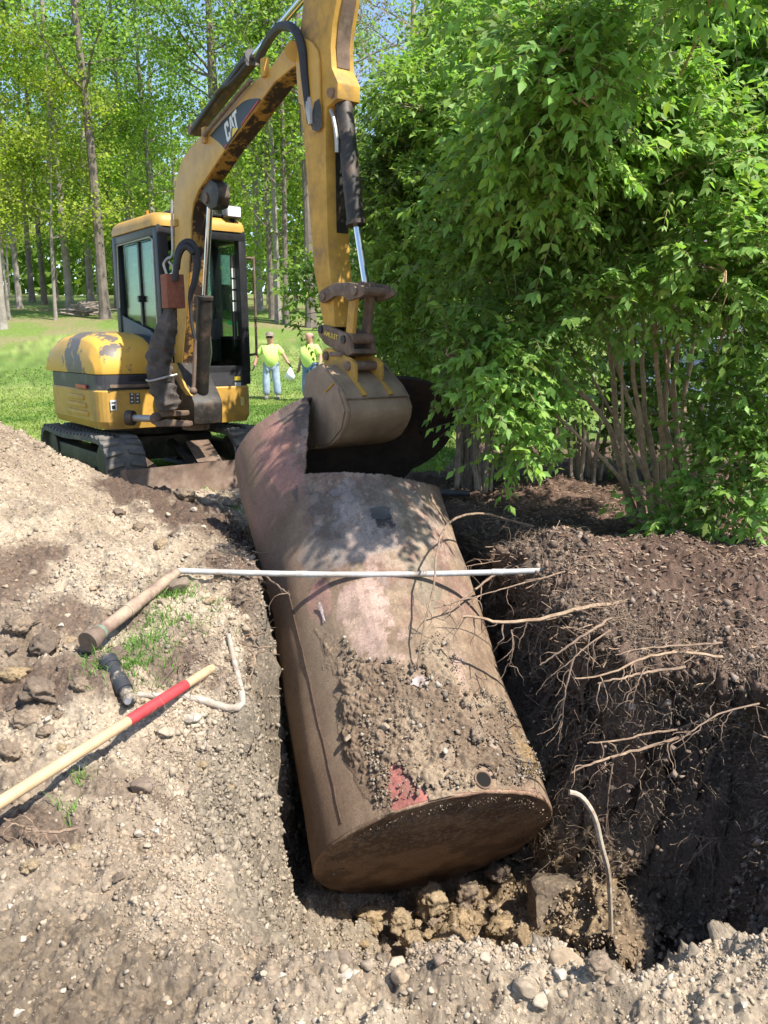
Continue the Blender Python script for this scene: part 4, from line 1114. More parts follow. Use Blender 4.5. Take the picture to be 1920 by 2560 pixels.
# grass
def blades(name, pts, hgt, wid, cols, lean, label, cat, smooth=False):
    n = len(pts)
    ang = rng.uniform(0, 2 * math.pi, n); la = rng.uniform(0, 2 * math.pi, n); ln = rng.uniform(.1, lean, n)
    h = hgt * rng.uniform(.5, 1.2, n)
    side = np.stack([np.cos(ang), np.sin(ang), np.zeros(n)], 1) * (wid / 2)[:, None]
    ld = np.stack([np.cos(la) * ln, np.sin(la) * ln, np.ones(n)], 1)
    b0, b1 = pts - side, pts + side
    m = pts + ld * (h * .55)[:, None]; m0, m1 = m - side * .75, m + side * .75
    ld2 = ld * np.array([1.9, 1.9, .85]); tip = pts + ld2 * h[:, None]
    V = np.stack([b0, b1, m1, m0, tip], 1).reshape(-1, 3)
    k = np.arange(n)[:, None] * 5
    F = np.concatenate([k + np.array([[0, 1, 2]]), k + np.array([[0, 2, 3]]), k + np.array([[3, 2, 4]])], 0)
    o = place(name, arr_mesh(name, V, F, M_GRASS, np.repeat(cols, 5, 0)))
    return tag(o, label, cat, kind='stuff')
def tufts():
    P = []
    for dx, dy, s, n in ((235, 1330, .07, 220), (330, 1335, .06, 200), (300, 1370, .06, 130), (345, 1290, .06, 200), (395, 1275, .05, 160), (350, 1260, .05, 120), (420, 1290, .04, 60), (270, 1335, .06, 120), (320, 1400, .06, 50),
                         (180, 1710, .02, 26), (150, 1760, .02, 26), (455, 1080, .05, 60), (510, 1110, .04, 60), (470, 1285, .06, 40)):
        p = Dz(dx, dy, .15); p = Dz(dx, dy, hz(p.x, p.y))
        q = rng.normal(size=(n, 2)) * s
        x, y = p.x + q[:, 0], p.y + q[:, 1]
        P.append(np.stack([x, y, height(x, y)], 1))
    P = np.concatenate(P)
    n = len(P)
    c = np.array([[.13, .26, .05]]) * rng.uniform(.7, 1.4, (n, 1))
    blades('grass_tuft', P, np.full(n, .05), np.full(n, .004), c, .7, 'bright green grass tufts left beside the vent pipe', 'grass')
    n = 90000
    az = rng.uniform(R(-31), R(14), n); r = np.exp(rng.uniform(math.log(6.6), math.log(26), n))
    x, y = r * np.sin(az), r * np.cos(az)
    k = (dirt_mask(x, y) < .4); x, y, r = x[k], y[k], r[k]; n = len(x)
    nl = fbm(x * .7, y * .7, oct=4, seed=301)
    c = lerp(np.array([[.10, .19, .03]]), np.array([[.20, .28, .06]]), sstep(-.5, .6, nl)) * rng.uniform(.75, 1.3, (n, 1))
    blades('lawn_grass', np.stack([x, y, height(x, y)], 1), .045 * np.ones(n), .003 + .0011 * r, c, .8, 'short mown grass blades of the lawn', 'grass')
tufts()

# ------------------------------------------------------------------ excavator
YAW = R(38)
EF = Vector((math.sin(YAW), -math.cos(YAW), 0))         # forward
ER = Vector((-math.cos(YAW), -math.sin(YAW), 0))        # the machine's right
EZ = Vector((0, 0, 1))
EC = Vector((-2.53, 8.58, 0.2))
def H3(f, r, z): return Vector((EC.x, EC.y, 0)) + EF * f + ER * r + EZ * z
Y_PAINT = (.54, .315, .06)
M_YEL = simple('yellow_paint', Y_PAINT, .5, 0, .16, 5, .06, (.33, .19, .055), thresh=(.47, .70))
M_YELWORN = simple('worn_yellow_paint', (.63, .36, .055), .5, 0, .12, 2.6, .06, (.13, .11, .095), thresh=(.53, .55))
M_YELRUST = simple('rust_eaten_paint', (.44, .24, .05), .7, 0, .25, 14, .2, (.05, .03, .022), thresh=(.46, .52))
M_YELDIRT = simple('dusty_yellow_paint', (.50, .29, .055), .7, 0, .3, 8, .15, (.22, .14, .075), thresh=(.50, .66))
M_BLK = simple('black_paint', (.022, .022, .025), .42, 0, .4, 10, .08, (.10, .095, .09), thresh=(.6, .72))
M_SATIN = simple('satin_black', (.05, .05, .055), .5, 0, .3, 8, .08, (.16, .145, .13), thresh=(.55, .7))
M_GREASE = simple('grease_black', (.03, .026, .022), .55, 0, .6, 16, .25, (.11, .075, .05), thresh=(.5, .66))
M_CHROME = simple('rod_chrome', (.62, .64, .66), .18, 1.0, .06, 6, 0)
M_STEELB = simple('brown_steel', (.17, .115, .08), .75, .1, .45, 13, .3, (.26, .20, .15), thresh=(.5, .7))
M_BUCKET = simple('bucket_steel', (.29, .205, .13), .65, 0, .35, 6, .2, (.19, .13, .085), thresh=(.45, .65))
M_BLADE = simple('blade_steel', (.20, .135, .10), .8, .1, .4, 9, .3, (.30, .23, .18), thresh=(.48, .66))
M_RUBBER = simple('track_rubber', (.115, .112, .105), .85, 0, .35, 12, .3, (.22, .19, .15), thresh=(.52, .7))
M_HOSE = simple('black_hose', (.028, .028, .03), .6, 0, .3, 40, .2)
M_SLEEVE = simple('hose_sleeve', (.075, .063, .055), .85, 0, .4, 9, .6, (.15, .12, .10), thresh=(.5, .7))
M_RUSTBOX = simple('rust_box', (.24, .085, .05), .8, 0, .3, 30, .3, (.36, .20, .15), thresh=(.62, .7))
M_GLASS = glass_mat('cab_glass', (.62, .74, .66), .02, 1.35)
M_LENS = simple('lamp_lens', (.75, .77, .8), .15, 0, .08, 30, .05)
M_DECALB = simple('decal_black', (.018, .024, .022), .45, 0, .2, 9, .02)
M_DECALW = simple('decal_white', (.62, .64, .60), .5, 0, .1, 20, 0)
M_DECALR = simple('decal_red', (.42, .03, .03), .5, 0, .2, 20, 0)
M_DECALY = simple('decal_yellow', (.72, .52, .06), .5, 0, .1, 20, 0)
M_STEELT = simple('steel_tube', (.42, .40, .36), .45, .6, .2, 20, .05)
ex = empty('excavator', tuple(EC), 'yellow and black tracked mini excavator with raised boom behind the tank', 'excavator', rz=YAW)

def front_px(px, py, f): return onplane(px, py, H3(f, 0, 0), EF)
def side_px(px, py, r): return onplane(px, py, H3(0, r, 0), ER)
def fr(p):
    q = p - Vector((EC.x, EC.y, 0)); return q.dot(EF), q.dot(ER), q.z
FF = .88
r1 = fr(front_px(398, 700, FF))[1]; r2 = fr(front_px(619, 700, FF))[1]
ROOFZ = fr(front_px(500, 560, FF))[2]
zb = 1.16
# --- house: lower band, with a bay for the swing post in front
def plan(r0, r_1, f0, f1, rad, back=None):
    pts = []
    for (cr, cf, a0) in ((r_1 - rad, f1 - rad, 0), (r0 + rad, f1 - rad, 90), (r0 + rad, f0 + rad, 180), (r_1 - rad, f0 + rad, 270)):
        for k in range(5):
            a = R(a0 + 90 * k / 4)
            pts.append((cr + rad * math.cos(a), cf + rad * math.sin(a)))
    return pts
def slabp(pts, z0, z1, taper=1.0, c=(0, 0)):
    lo = [H3(f, r, z0) for r, f in pts]
    hi = [H3(c[1] + (f - c[1]) * taper, c[0] + (r - c[0]) * taper, z1) for r, f in pts]
    return MB().loft([lo, hi])
def house_outline(r0, r_1, f1, rad=.14):
    """front straight, flank straight, round tail (swing radius about the slew axis)"""
    pts = []
    for k in range(6):
        a = R(90 * k / 5); pts.append((r_1 - rad + rad * math.cos(a), f1 - rad + rad * math.sin(a)))
    pts.append((r0, f1)); pts.append((r0, -.15))
    return pts
tail = [(0.93 * math.cos(a) if abs(.93 * math.cos(a)) < .80 else math.copysign(.80, math.cos(a)), -.1 + .95 * math.sin(a)) for a in np.linspace(R(180), R(360), 22)]
rightp = [(.80 - .15 + .15 * math.cos(a), FF + .02 - .15 + .15 * math.sin(a)) for a in np.linspace(0, R(90), 7)] + [(.22, FF + .02), (.22, .45), (-.22, .45), (-.22, FF + .02)] + \
         [(-.78 + .1 + .1 * math.cos(a), FF + .02 - .1 + .1 * math.sin(a)) for a in np.linspace(R(90), R(180), 6)] + tail
lo1 = [H3(f * .985, r * .96, .80) for r, f in rightp]; lo2 = [H3(f, r, .87) for r, f in rightp]; hi1 = [H3(f, r, zb - .012) for r, f in rightp]; hi2 = [H3(f * .99, r * .985, zb) for r, f in rightp]
cw = MB().loft([lo1, lo2, hi1, hi2]).build('counterweight', M_YEL, ex, smooth=False)
for k in range(3):                                    # pressed ribs on the flank
    z = .93 + .075 * k
    MB().box(H3(.28 - .02 * k, .805, z), (EF, ER, EZ), (.30 - .03 * k, .012, .022)).build('pressed_rib', M_YEL, cw, bevel=.01)
slabp([(r * .985, f * .985 if f > 0 else f) for r, f in rightp], zb + .002, 1.30).build('engine_skirt', M_SATIN, ex, smooth=False)
MB().box(H3(.42, .806, 1.185), (EF, ER, EZ), (.15, .006, .017)).build('red_reflector', simple('reflector_red', (.5, .05, .06), .3), ex)
MB().box(H3(FF + .03, .5, 1.2), (EF, ER, EZ), (.012, .2, .014)).build('trim_strip', M_STEELB, ex)
MB().box(H3(FF + .01, .42, 1.268), (EF, ER, EZ), (.008, .09, .025)).build('latch_recess', M_BLK, ex, bevel=.008)
# hood: rounded engine cover
prof = [(FF - .01, 1.305), (FF - .015, 1.40), (FF - .05, 1.50), (FF - .13, 1.585), (FF - .27, 1.645), (FF - .5, 1.685), (FF - .85, 1.70), (-.45, 1.66), (-.75, 1.55), (-.86, 1.305)]
def hood(ra, rb, name, mat, grow=0.0):
    rings = []
    n = 10
    for i in range(n + 1):
        r = ra + (rb - ra) * i / n
        e = 0 if rb < .5 else max(0, (i / n - .62) / .38)
        sq = math.sqrt(max(0, 1 - e * e))
        rings.append([H3(f * (.90 + .10 * sq), r, 1.303 + (z - 1.303) * (.52 + .48 * sq) + (grow if z > 1.31 else 0)) for f, z in prof])
    return MB().loft(rings).build(name, mat, ex, bevel=.012)
hood(.24, .79, 'hood', M_YELWORN)
hood(.06, .236, 'hood_side_panel', M_SATIN, -.012)
# --- cab
cab_f0 = -.28
def quad_post(pa, pb, w, d, name, parent=ex, mat=M_BLK):
    ax = (pb - pa).normalized()
    return MB().box((pa + pb) / 2, (ax, EF, ER), ((pb - pa).length / 2, d, w)).build(name, mat, parent, bevel=.015)
zc1 = ROOFZ - .05
cab = MB().box(H3((FF + cab_f0) / 2, (r1 + r2) / 2, 1.315), (EF, ER, EZ), ((FF - cab_f0) / 2, abs(r1 - r2) / 2, .015)).build('cab_floor', M_BLK, ex)
rl, rr_ = max(r1, r2), min(r1, r2)
wl = .055
for (f, r, nm) in ((FF - .035, rl - wl, 'cab_post'), (FF - .035, rr_ + .045, 'cab_post'), (cab_f0 + .06, rl - .04, 'cab_post'), (cab_f0 + .06, rr_ + .04, 'cab_post'), (.25, rr_ + .035, 'cab_post')):
    quad_post(H3(f, r, zb + .14), H3(f - .02, r, zc1), wl if f > .5 and r > 0 else .042, .05, nm)
# front: top rail, sill panel, lower glass; the upper front pane is slid up open
MB().box(H3(FF - .04, (rl + rr_) / 2, zc1 - .03), (EF, ER, EZ), (.04, (rl - rr_) / 2 - .01, .05)).build('front_rail', M_BLK, ex, bevel=.015)
MB().box(H3(FF - .03, (rl + rr_) / 2, zb + .11), (EF, ER, EZ), (.035, (rl - rr_) / 2 - .003, .095)).build('front_sill', M_BLK, ex, bevel=.015)
zg0, zg1 = zb + .2, fr(front_px(565, 848, FF))[2]
MB().box(H3(FF - .03, (rl + rr_) / 2, (zg0 + zg1) / 2), (EF, ER, EZ), (.004, (rl - rr_) / 2 - .07, (zg1 - zg0) / 2)).build('lower_windscreen', M_GLASS, ex)
zs = 2.42
# right flank: lower panel, window frame and glass
sp = [(FF - .08, zb + .14), (FF - .08, 1.62), (FF - .35, 1.72), (FF - .95, 1.97 - .12), (cab_f0 + .02, 1.9), (cab_f0 + .02, zb + .14)]
MB().prism([H3(f, rl - .012, z) for f, z in sp], -ER * .03).build('flank_panel', M_BLK, ex, bevel=.01)
MB().box(H3((FF + cab_f0) / 2, rl - .03, zc1 - .02), (EF, ER, EZ), ((FF - cab_f0) / 2 - .03, .028, .06)).build('side_rail', M_BLK, ex, bevel=.012)
MB().box(H3((FF + cab_f0) / 2 - .02, rl - .045, 2.12), (EF, ER, EZ), ((FF - cab_f0) / 2 - .08, .004, .46)).build('side_window', M_GLASS, ex)
MB().box(H3(.33, rl - .04, 2.14), (EF, ER, EZ), (.018, .012, .42)).build('window_bar', M_BLK, ex)
MB().box(H3(.33, rl - .02, 2.02), (EF, ER, EZ), (.018, .018, .03)).build('window_catch', M_BLK, ex)
wf = [(FF - .10, 1.68), (FF - .10, zc1 - .12), (FF - .16, zc1 - .085), (cab_f0 + .14, zc1 - .09), (cab_f0 + .10, 1.95)]
MB().tube([H3(f, rl + .002, z) for f, z in wf], .008, 6).build('window_seal', M_STEELT, ex)
# left flank (door) and rear
MB().box(H3((FF + cab_f0) / 2, rr_ + .03, zb + .3), (EF, ER, EZ), ((FF - cab_f0) / 2 - .04, .02, .2)).build('door_panel', M_BLK, ex, bevel=.01)
MB().box(H3((FF + cab_f0) / 2, rr_ + .03, 2.1), (EF, ER, EZ), ((FF - cab_f0) / 2 - .08, .004, .46)).build('door_window', M_GLASS, ex)
MB().box(H3((FF + cab_f0) / 2, rr_ + .03, zc1 - .02), (EF, ER, EZ), ((FF - cab_f0) / 2 - .03, .025, .06)).build('side_rail', M_BLK, ex, bevel=.012)
MB().box(H3(cab_f0 + .03, (rl + rr_) / 2, zb + .38), (EF, ER, EZ), (.02, (rl - rr_) / 2 - .05, .28)).build('rear_panel', M_BLK, ex)
MB().box(H3(cab_f0 + .04, (rl + rr_) / 2, 2.2), (EF, ER, EZ), (.004, (rl - rr_) / 2 - .06, .4)).build('rear_window', M_GLASS, ex)
MB().box(H3(cab_f0 + .03, (rl + rr_) / 2, zc1 - .03), (EF, ER, EZ), (.03, (rl - rr_) / 2 - .02, .06)).build('rear_rail', M_BLK, ex)
# roof
rp = plan(rr_ - .015, rl + .02, cab_f0 - .03, FF + .01, .10)
cr_, cf_ = (rl + rr_) / 2, (FF + cab_f0) / 2
rings = []
for z, s in ((zc1 + .005, 1.0), (zc1 + .05, 1.0), (zc1 + .085, .97), (zc1 + .115, .90), (zc1 + .13, .72)):
    rings.append([H3(cf_ + (f - cf_) * s, cr_ + (r - cr_) * s, z + (.035 * (1 - abs((f - cf_) / (FF - cab_f0)) * 1.2) if s < .98 else 0)) for r, f in rp])
roof = MB().loft(rings).build('roof', M_YEL, ex)
MB().box(H3(cf_ + .18, cr_, zc1 + .155), (EF, ER, EZ), (.36, (rl - rr_) / 2 * .62, .012)).build('roof_hatch', M_BLK, roof, bevel=.008)
MB().cyl(H3(cf_ + .1, rl - .12, zc1 + .14), H3(cf_ + .1, rl - .12, zc1 + .2), .012, 8).build('roof_peg', simple('orange_peg', (.65, .25, .03), .5), roof)
wl0 = H3(FF - .02, rr_ + .14, zc1 + .19)
lamp = MB().box(wl0, (EF, ER, EZ), (.05, .085, .058)).build('work_light', simple('lamp_grey', (.17, .175, .18), .5), ex, bevel=.025, seg=3)
MB().box(wl0 + EF * .05, (EF, ER, EZ), (.006, .07, .045)).build('lens', M_LENS, lamp, bevel=.004)
MB().box(wl0 - EZ * .08, (EF, ER, EZ), (.015, .02, .03)).build('bracket', M_BLK, lamp)
# grab rail, tape, labels on the door side
g = [H3(FF - .05, rr_ + .02, 2.42), H3(FF + .0, rr_ - .06, 2.42), H3(FF + .0, rr_ - .075, 2.36), H3(FF + .0, rr_ - .075, 1.55), H3(FF + .0, rr_ - .06, 1.48), H3(FF - .05, rr_ + .02, 1.47)]
MB().tube(smooth_path(g, 20), .013, 8).build('grab_rail', M_STEELB, ex)
tp = [front_px(570, 806, FF - .18), front_px(622, 820, FF + .01)]
MB().box((tp[0] + tp[1]) / 2, ((tp[1] - tp[0]), EF, EZ), ((tp[1] - tp[0]).length / 2, .002, .02)).build('green_tape', simple('green_tape', (.05, .55, .12), .5, 0, .1, 20, 0), ex)
def sticker(px, py, w, h, mat, f=FF + .021, face='F', parent=ex, name='sticker'):
    c = front_px(px, py, f) if face == 'F' else side_px(px, py, f)
    a = (EF, ER, EZ) if face == 'F' else (ER, EF, EZ)
    return MB().box(c, a, (.002, w, h)).build(name, mat, parent)
sticker(594, 946, .034, .02, M_DECALY, FF + .009); sticker(595, 962, .034, .024, M_DECALW, FF + .009)
sticker(606, 1003, .02, .045, M_DECALY, FF + .024)
sticker(604, 1003, .007, .035, M_DECALW, FF + .027)
s = sticker(284, 1013, .028, .048, M_DECALW, FF + .024); sticker(284, 1018, .016, .016, M_DECALB, FF + .027, parent=s, name='sticker_mark'); sticker(284, 1007, .02, .006, M_DECALB, FF + .027, parent=s, name='sticker_mark')
for i in range(2):
    s = sticker(330 + i * 14, 996, .022, .05, simple('decal_grey', (.09, .085, .08), .6), FF + .024)
    for j in range(3): sticker(330 + i * 14, 986 + j * 9, .009, .006, M_DECALW, FF + .027, parent=s, name='sticker_mark')
for i in range(6):
    sticker(543, 1032 + i * 3.6, .045 - .006 * abs(i - 2.5), .004, M_BLK, FF + .023, name='vent_slot')
# cab interior: seat, back cushion, consoles, levers
cs = (rl + rr_) / 2
M_SEAT = simple('seat_fabric', (.055, .055, .06), .9, 0, .3, 20, .3)
MB().box(H3(.12, cs, 1.62), (EF, ER, EZ), (.24, .23, .06)).build('seat', M_SEAT, ex, bevel=.04, seg=3)
MB().box(H3(-.10, cs, 1.93), (EF - EZ * -.15, ER, EZ + EF * -.15), (.06, .22, .30)).build('seat_back', M_SEAT, ex, bevel=.04, seg=3)
MB().box(H3(.22, cs + .30, 1.62), (EF, ER, EZ), (.26, .055, .22)).build('console', M_SATIN, ex, bevel=.03)
MB().box(H3(.22, cs - .30, 1.62), (EF, ER, EZ), (.26, .055, .22)).build('console', M_SATIN, ex, bevel=.03)
for q in (.16, -.16):
    MB().tube([H3(.55, cs + q, 1.33), H3(.62, cs + q, 1.5), H3(.60, cs + q, 1.72)], .012, 6).build('travel_lever', M_STEELT, ex)
for q in (.30, -.30):
    MB().tube([H3(.42, cs + q, 1.8), H3(.46, cs + q, 1.92), H3(.44, cs + q, 2.0)], [.012, .016, .03], 8).build('joystick', M_BLK, ex)
MB().box(H3(.72, cs + .2, 1.42), (EF, ER, EZ), (.03, .12, .12)).build('instrument_box', M_SATIN, ex, bevel=.02)
MB().box(H3(FF - .12, rr_ + .10, 2.0), (EF, ER, EZ), (.02, .018, .45)).build('inner_post', M_SATIN, ex)
for z in (1.95, 2.06, 2.17, 2.28):
    MB().box(H3(FF - .10, rr_ + .105, z), (EF, ER, EZ), (.003, .02, .045)).build('label_card', M_DECALW, ex)

# --- swing post, boom, stick: all in the vertical plane of the boom
FOOT = H3(FF + .27, -.02, 0)
bk = Vector((-.195, 5.4, 0)) - FOOT
BD = bk.normalized()                                   # boom direction over the ground
BN = Vector((BD.y, -BD.x, 0))
if BN.y > 0: BN = -BN                                  # towards the camera
def bp_(px, py, off=0.0): return onplane(px, py, FOOT + BN * off, BN)
def z2(x, y): return 400 + .3315 * x, .3315 * y
def z1(x, y): return 100 + .3617 * x, 500 + .3617 * y
def z3(x, y): return 560 + .3617 * x, 650 + .3617 * y
def zb2(x, y): return 700 + .2411 * x, 680 + .2411 * y
BW = .08
up_e = [(433, 930), (433, 898), (435, 760), (435, 681), (436, 572), (433, 544), (435, 481), (441, 441), (455, 398), (478, 365), (533, 308), (586, 252), (632, 206), (675, 170), (700, 135), (725, 104), (742, 104), (752, 122)]
lo_e = [(745, 160), (731, 168), (685, 206), (612, 308), (566, 368), (516, 444), (496, 474), (483, 507), (478, 544), (478, 554), (476, 608), (470, 700), (462, 825), (455, 905), (454, 935)]
out = [bp_(*p, BW) for p in up_e + lo_e]
boom = MB().prism(out, -BN * 2 * BW).build('boom', M_YEL, ex, bevel=.008)
lp = [bp_(*p, BW) for p in lo_e[1:]]
cen = sum((bp_(*p, BW) for p in up_e), Vector()) / len(up_e)
vs, fs = [], []
for i, p in enumerate(lp):
    a, b = lp[max(i - 1, 0)], lp[min(i + 1, len(lp) - 1)]
    tdir = (b - a).normalized(); nrm = tdir.cross(BN).normalized()
    if nrm.dot(BD) - nrm.z < 0: nrm = -nrm
    vs += [p + nrm * .006 - BN * .012, p + nrm * .006 - BN * (2 * BW - .012), p - nrm * .004 - BN * .012, p - nrm * .004 - BN * (2 * BW - .012)]
for i in range(len(lp) - 1):
    a, b = i * 4, i * 4 + 4
    fs += [(a, a + 1, b + 1, b), (a + 2, b + 2, b + 3, a + 3), (a, b, b + 2, a + 2), (a + 1, a + 3, b + 3, b + 1)]
MB().add(vs, fs).build('underside_plate', M_YELRUST, boom)
# cylinder lug under the bend, greasy
lug = [z2(*p) for p in ((330, 1400), (380, 1350), (430, 1390), (440, 1480), (425, 1560), (375, 1580), (320, 1530), (290, 1500))]
MB().prism([bp_(*p, .055) for p in lug], -BN * .11).build('cylinder_lug', M_GREASE, boom, bevel=.01)
MB().cyl(bp_(*z2(470, 1435), -.10), bp_(*z2(470, 1435), -.17), .045, 12).build('work_lamp_bracket', M_YEL, boom)
# decal with letters
def d4(x, y): return 480 + .1447 * x, 240 + .1447 * y
def decal(pts, off, name, mat, parent, th=.002):
    return MB().prism([bp_(*d4(*p), off) for p in pts], BN * th).build(name, mat, parent, smooth=False)
dec = decal([(310, 690), (430, 545), (560, 400), (720, 245), (870, 110), (930, 75), (1000, 55), (1100, 42), (1180, 45), (1185, 75), (880, 490), (572, 925), (530, 870), (480, 815), (430, 775), (370, 730)], BW + .001, 'decal', M_DECALB, boom)
decal([(845, 490), (1140, 72), (1156, 85), (858, 505)], BW + .0035, 'red_stripe', M_DECALR, dec)
decal([(552, 882), (598, 825), (611, 838), (568, 898)], BW + .0035, 'red_stripe', M_DECALR, dec)
LO, LX, LY = np.array((612, 808)), np.array((76, -100)), np.array((-58, -312))
def glyph(polys, u0, name):
    for k, poly in enumerate(polys):
        decal([tuple(LO + LX * (u0 + u) + LY * v) for u, v in poly], BW + .0035, name, M_DECALW, dec)
glyph([[(0, .12), (.12, 0), (.3, .0), (.3, 1.0), (.12, 1.0), (0, .88)], [(.302, 0), (.72, 0), (.84, .1), (.84, .36), (.56, .36), (.56, .2), (.302, .2)], [(.302, 1), (.72, 1), (.84, .9), (.84, .66), (.56, .66), (.56, .8), (.302, .8)]], 0, 'letter')
glyph([[(0.0, .12), (.30, .40), (.42, .40), (.47, .8), (.52, .8), (.57, .40), (.72, .40), (.95, .12), (.95, 0.30), (.70, 1), (.30, 1)]], .92, 'letter')
glyph([[(.30, 0), (.60, 0), (.60, .8), (.95, .8), (.95, 1), (.0, 1), (.0, .8), (.30, .8)]], 1.78, 'letter')
decal([(706, 556), (804, 556), (690, 716)], BW + .006, 'yellow_triangle', M_DECALY, dec)
# stick
SW = .085
sl_ = [(762, -90), (758, 0), (751, 66), (746, 110), (743, 150), (745, 186), (748, 252), (758, 332), (768, 464), (778, 590), (785, 680), (795, 730), (800, 770), (810, 815)]
sr_ = [(837, 818), (832, 740), (826, 690), (821, 640), (818, 564), (814, 398), (813, 298), (816, 268), (843, 246), (844, 205), (829, 169), (826, 116), (831, 60), (841, 0), (850, -90)]
stick = MB().prism([bp_(*p, SW) for p in sl_ + sr_], -BN * 2 * SW).build('stick', M_YELDIRT, ex, bevel=.01)
boss = [z2(*p) for p in ((1045, 560), (1040, 420), (1060, 330), (1110, 295), (1160, 320), (1200, 380), (1215, 460), (1228, 960), (1190, 1000), (1150, 985), (1120, 930), (1095, 800), (1060, 780))]
MB().prism([bp_(*p, SW + .001) for p in boss], BN * .018).build('boss_plate', M_YEL, stick, bevel=.006)
scuff = [z2(*p) for p in ((1165, 770), (1200, 745), (1213, 800), (1222, 955), (1190, 995), (1150, 980), (1135, 930), (1150, 850))]
MB().prism([bp_(*p, SW + .0205) for p in scuff], BN * .002).build('bare_patch', M_GREASE, stick)
# recess between the stick's cheeks seen at the top right
rec = [bp_(*p, 0) for p in ((833, 60), (842, 0), (850, -60))]
dark = [(829, 165), (827, 116), (832, 60), (842, 0), (851, -90)]
vs, fs = [], []
for p in dark:
    q = bp_(*p, SW); vs += [q - BN * .04 + BD * .004, q - BN * (2 * SW - .035) + BD * .004]
for i in range(len(dark) - 1): fs.append((2 * i, 2 * i + 1, 2 * i + 3, 2 * i + 2))
MB().add(vs, fs).build('cheek_recess', M_STEELB, stick)
scr = [(818, 580), (815, 420), (814, 330), (813, 300)]
vs, fs = [], []
for p in scr:
    q = bp_(*p, SW); vs += [q - BN * .07 + BD * .004, q - BN * .16 + BD * .004]
for i in range(len(scr) - 1): fs.append((2 * i, 2 * i + 1, 2 * i + 3, 2 * i + 2))
MB().add(vs, fs).build('bare_patch', M_GREASE, stick)
MB().cyl(bp_(*z2(1290, 700), SW - .01), bp_(*z2(1290, 700), SW + .02), .03, 14).build('pin', M_STEELB, stick)
MB().cyl(bp_(735, 128, SW - .01), bp_(735, 128, SW + .035), .06, 18).build('boom_pin', M_YEL, stick)
# hydraulic cylinders
def cylinder(pa, pb, pc, r0, r_1, nm, off=0.0, n=18):
    A, B, C = bp_(*pa, off), bp_(*pb, off), bp_(*pc, off)
    d = (B - A).normalized()
    b = MB().tube([A, A + d * .02, B - d * .03, B - d * .028, B], [r0 * .9, r0, r0, r0 * 1.12, r0 * 1.12], n).build(nm, M_GREASE, ex)
    MB().cyl(B - d * .05, C, r_1, 14).build('rod', M_CHROME, b)
    MB().cyl(C - BN * .05, C + BN * .05, r_1 * 1.7, 14).build('rod_eye', M_STEELB, b)
    MB().cyl(A - BN * .06, A + BN * .06, r0 * .75, 14).build('base_eye', M_STEELB, b)
    return b
cylinder(z2(1375, 690), z2(1480, 1700), z3(985, 195), .058, .024, 'bucket_cylinder')
cylinder(z2(270, 985), z2(700, 430), (775, -25), .056, .027, 'stick_cylinder')
cylinder((502, 1000), (512, 740), z2(380, 1500), .068, .026, 'boom_cylinder', .02)
# linkage, coupler, bucket
def plates(pts, off, th, name, mat, parent, both=True, f=zb2):
    o = MB().prism([bp_(*f(*p), off) for p in pts], -BN * th).build(name, mat, parent, bevel=.006)
    if both: MB().prism([bp_(*f(*p), off) - BN * (2 * off - th) for p in pts], -BN * th).build(name, mat, parent, bevel=.006)
    return o
plates([(395, 250), (410, 205), (440, 180), (560, 115), (700, 105), (820, 125), (870, 180), (870, 230), (830, 260), (700, 300), (650, 250), (560, 250), (490, 300), (440, 325), (405, 305)], SW + .04, .03, 'side_link', M_STEELB, stick)
for p in ((430, 255), (760, 195)):
    q = bp_(*zb2(*p), SW + .055)
    MB().cyl(q, q - BN * (2 * SW + .11), .028, 14).build('pin', M_STEELB, stick)
pt, pbm = zb2(775, 200), zb2(730, 690)
for off in (.065, -.055):
    A, B = bp_(*pt, .065) + BN * (off - .065), bp_(*pbm, .065) + BN * (off - .065)
    a = (B - A).normalized(); c_ = a.cross(BN)
    MB().box((A + B) / 2, (a, BN, c_), ((B - A).length / 2 + .03, .016, .04)).build('bucket_link', M_YELDIRT if off > 0 else M_STEELB, stick, bevel=.008)
q = bp_(*pbm, .085); MB().cyl(q, q - BN * .17, .035, 14).build('link_tube', M_STEELB, stick)
CO = .10
coup = plates([(385, 600), (395, 565), (430, 545), (500, 560), (690, 640), (720, 700), (742, 842), (705, 872), (560, 805), (465, 750), (400, 660)], CO, .03, 'coupler', M_STEELB, ex)
tp_ = [bp_(*zb2(*p), CO) for p in ((470, 752), (560, 803), (705, 870), (742, 842), (725, 800), (600, 770), (480, 725))]
MB().prism([p - BN * .031 for p in tp_], -BN * (2 * CO - .062)).build('coupler_base', M_STEELB, coup)
MB().box(bp_(*zb2(715, 850), 0) + BD * .03, (BD, BN, EZ), (.07, CO + .03, .014)).build('coupler_plate', M_STEELB, coup, bevel=.005)
for p in ((410, 595), (645, 700)):
    qq = bp_(*zb2(*p), CO + .012); MB().cyl(qq, qq - BN * (2 * CO + .024), .026, 14).build('pin', M_GREASE, coup)
# coupler lettering
tc = bpy.data.curves.new('lettering', 'FONT'); tc.body = 'AMULET'; tc.size = 1.0; tc.offset = .015
to = bpy.data.objects.new('lettering', tc); COL.objects.link(to)
dg = bpy.context.evaluated_depsgraph_get()
tm = bpy.data.meshes.new_from_object(to.evaluated_get(dg))
W = max(v.co.x for v in tm.vertices)
O_, X_, Y_ = np.array((455, 655)), np.array((142, 50)), np.array((2, -52))
inv = WM[ex.name].inverted()
for v in tm.vertices:
    q = O_ + X_ * (v.co.x / W) + Y_ * (v.co.y / .72)
    v.co = inv @ bp_(*zb2(*q), CO + .003)
bpy.data.objects.remove(to)
tm.materials.append(M_DECALY); tm.name = 'lettering'
place('lettering', tm, coup)
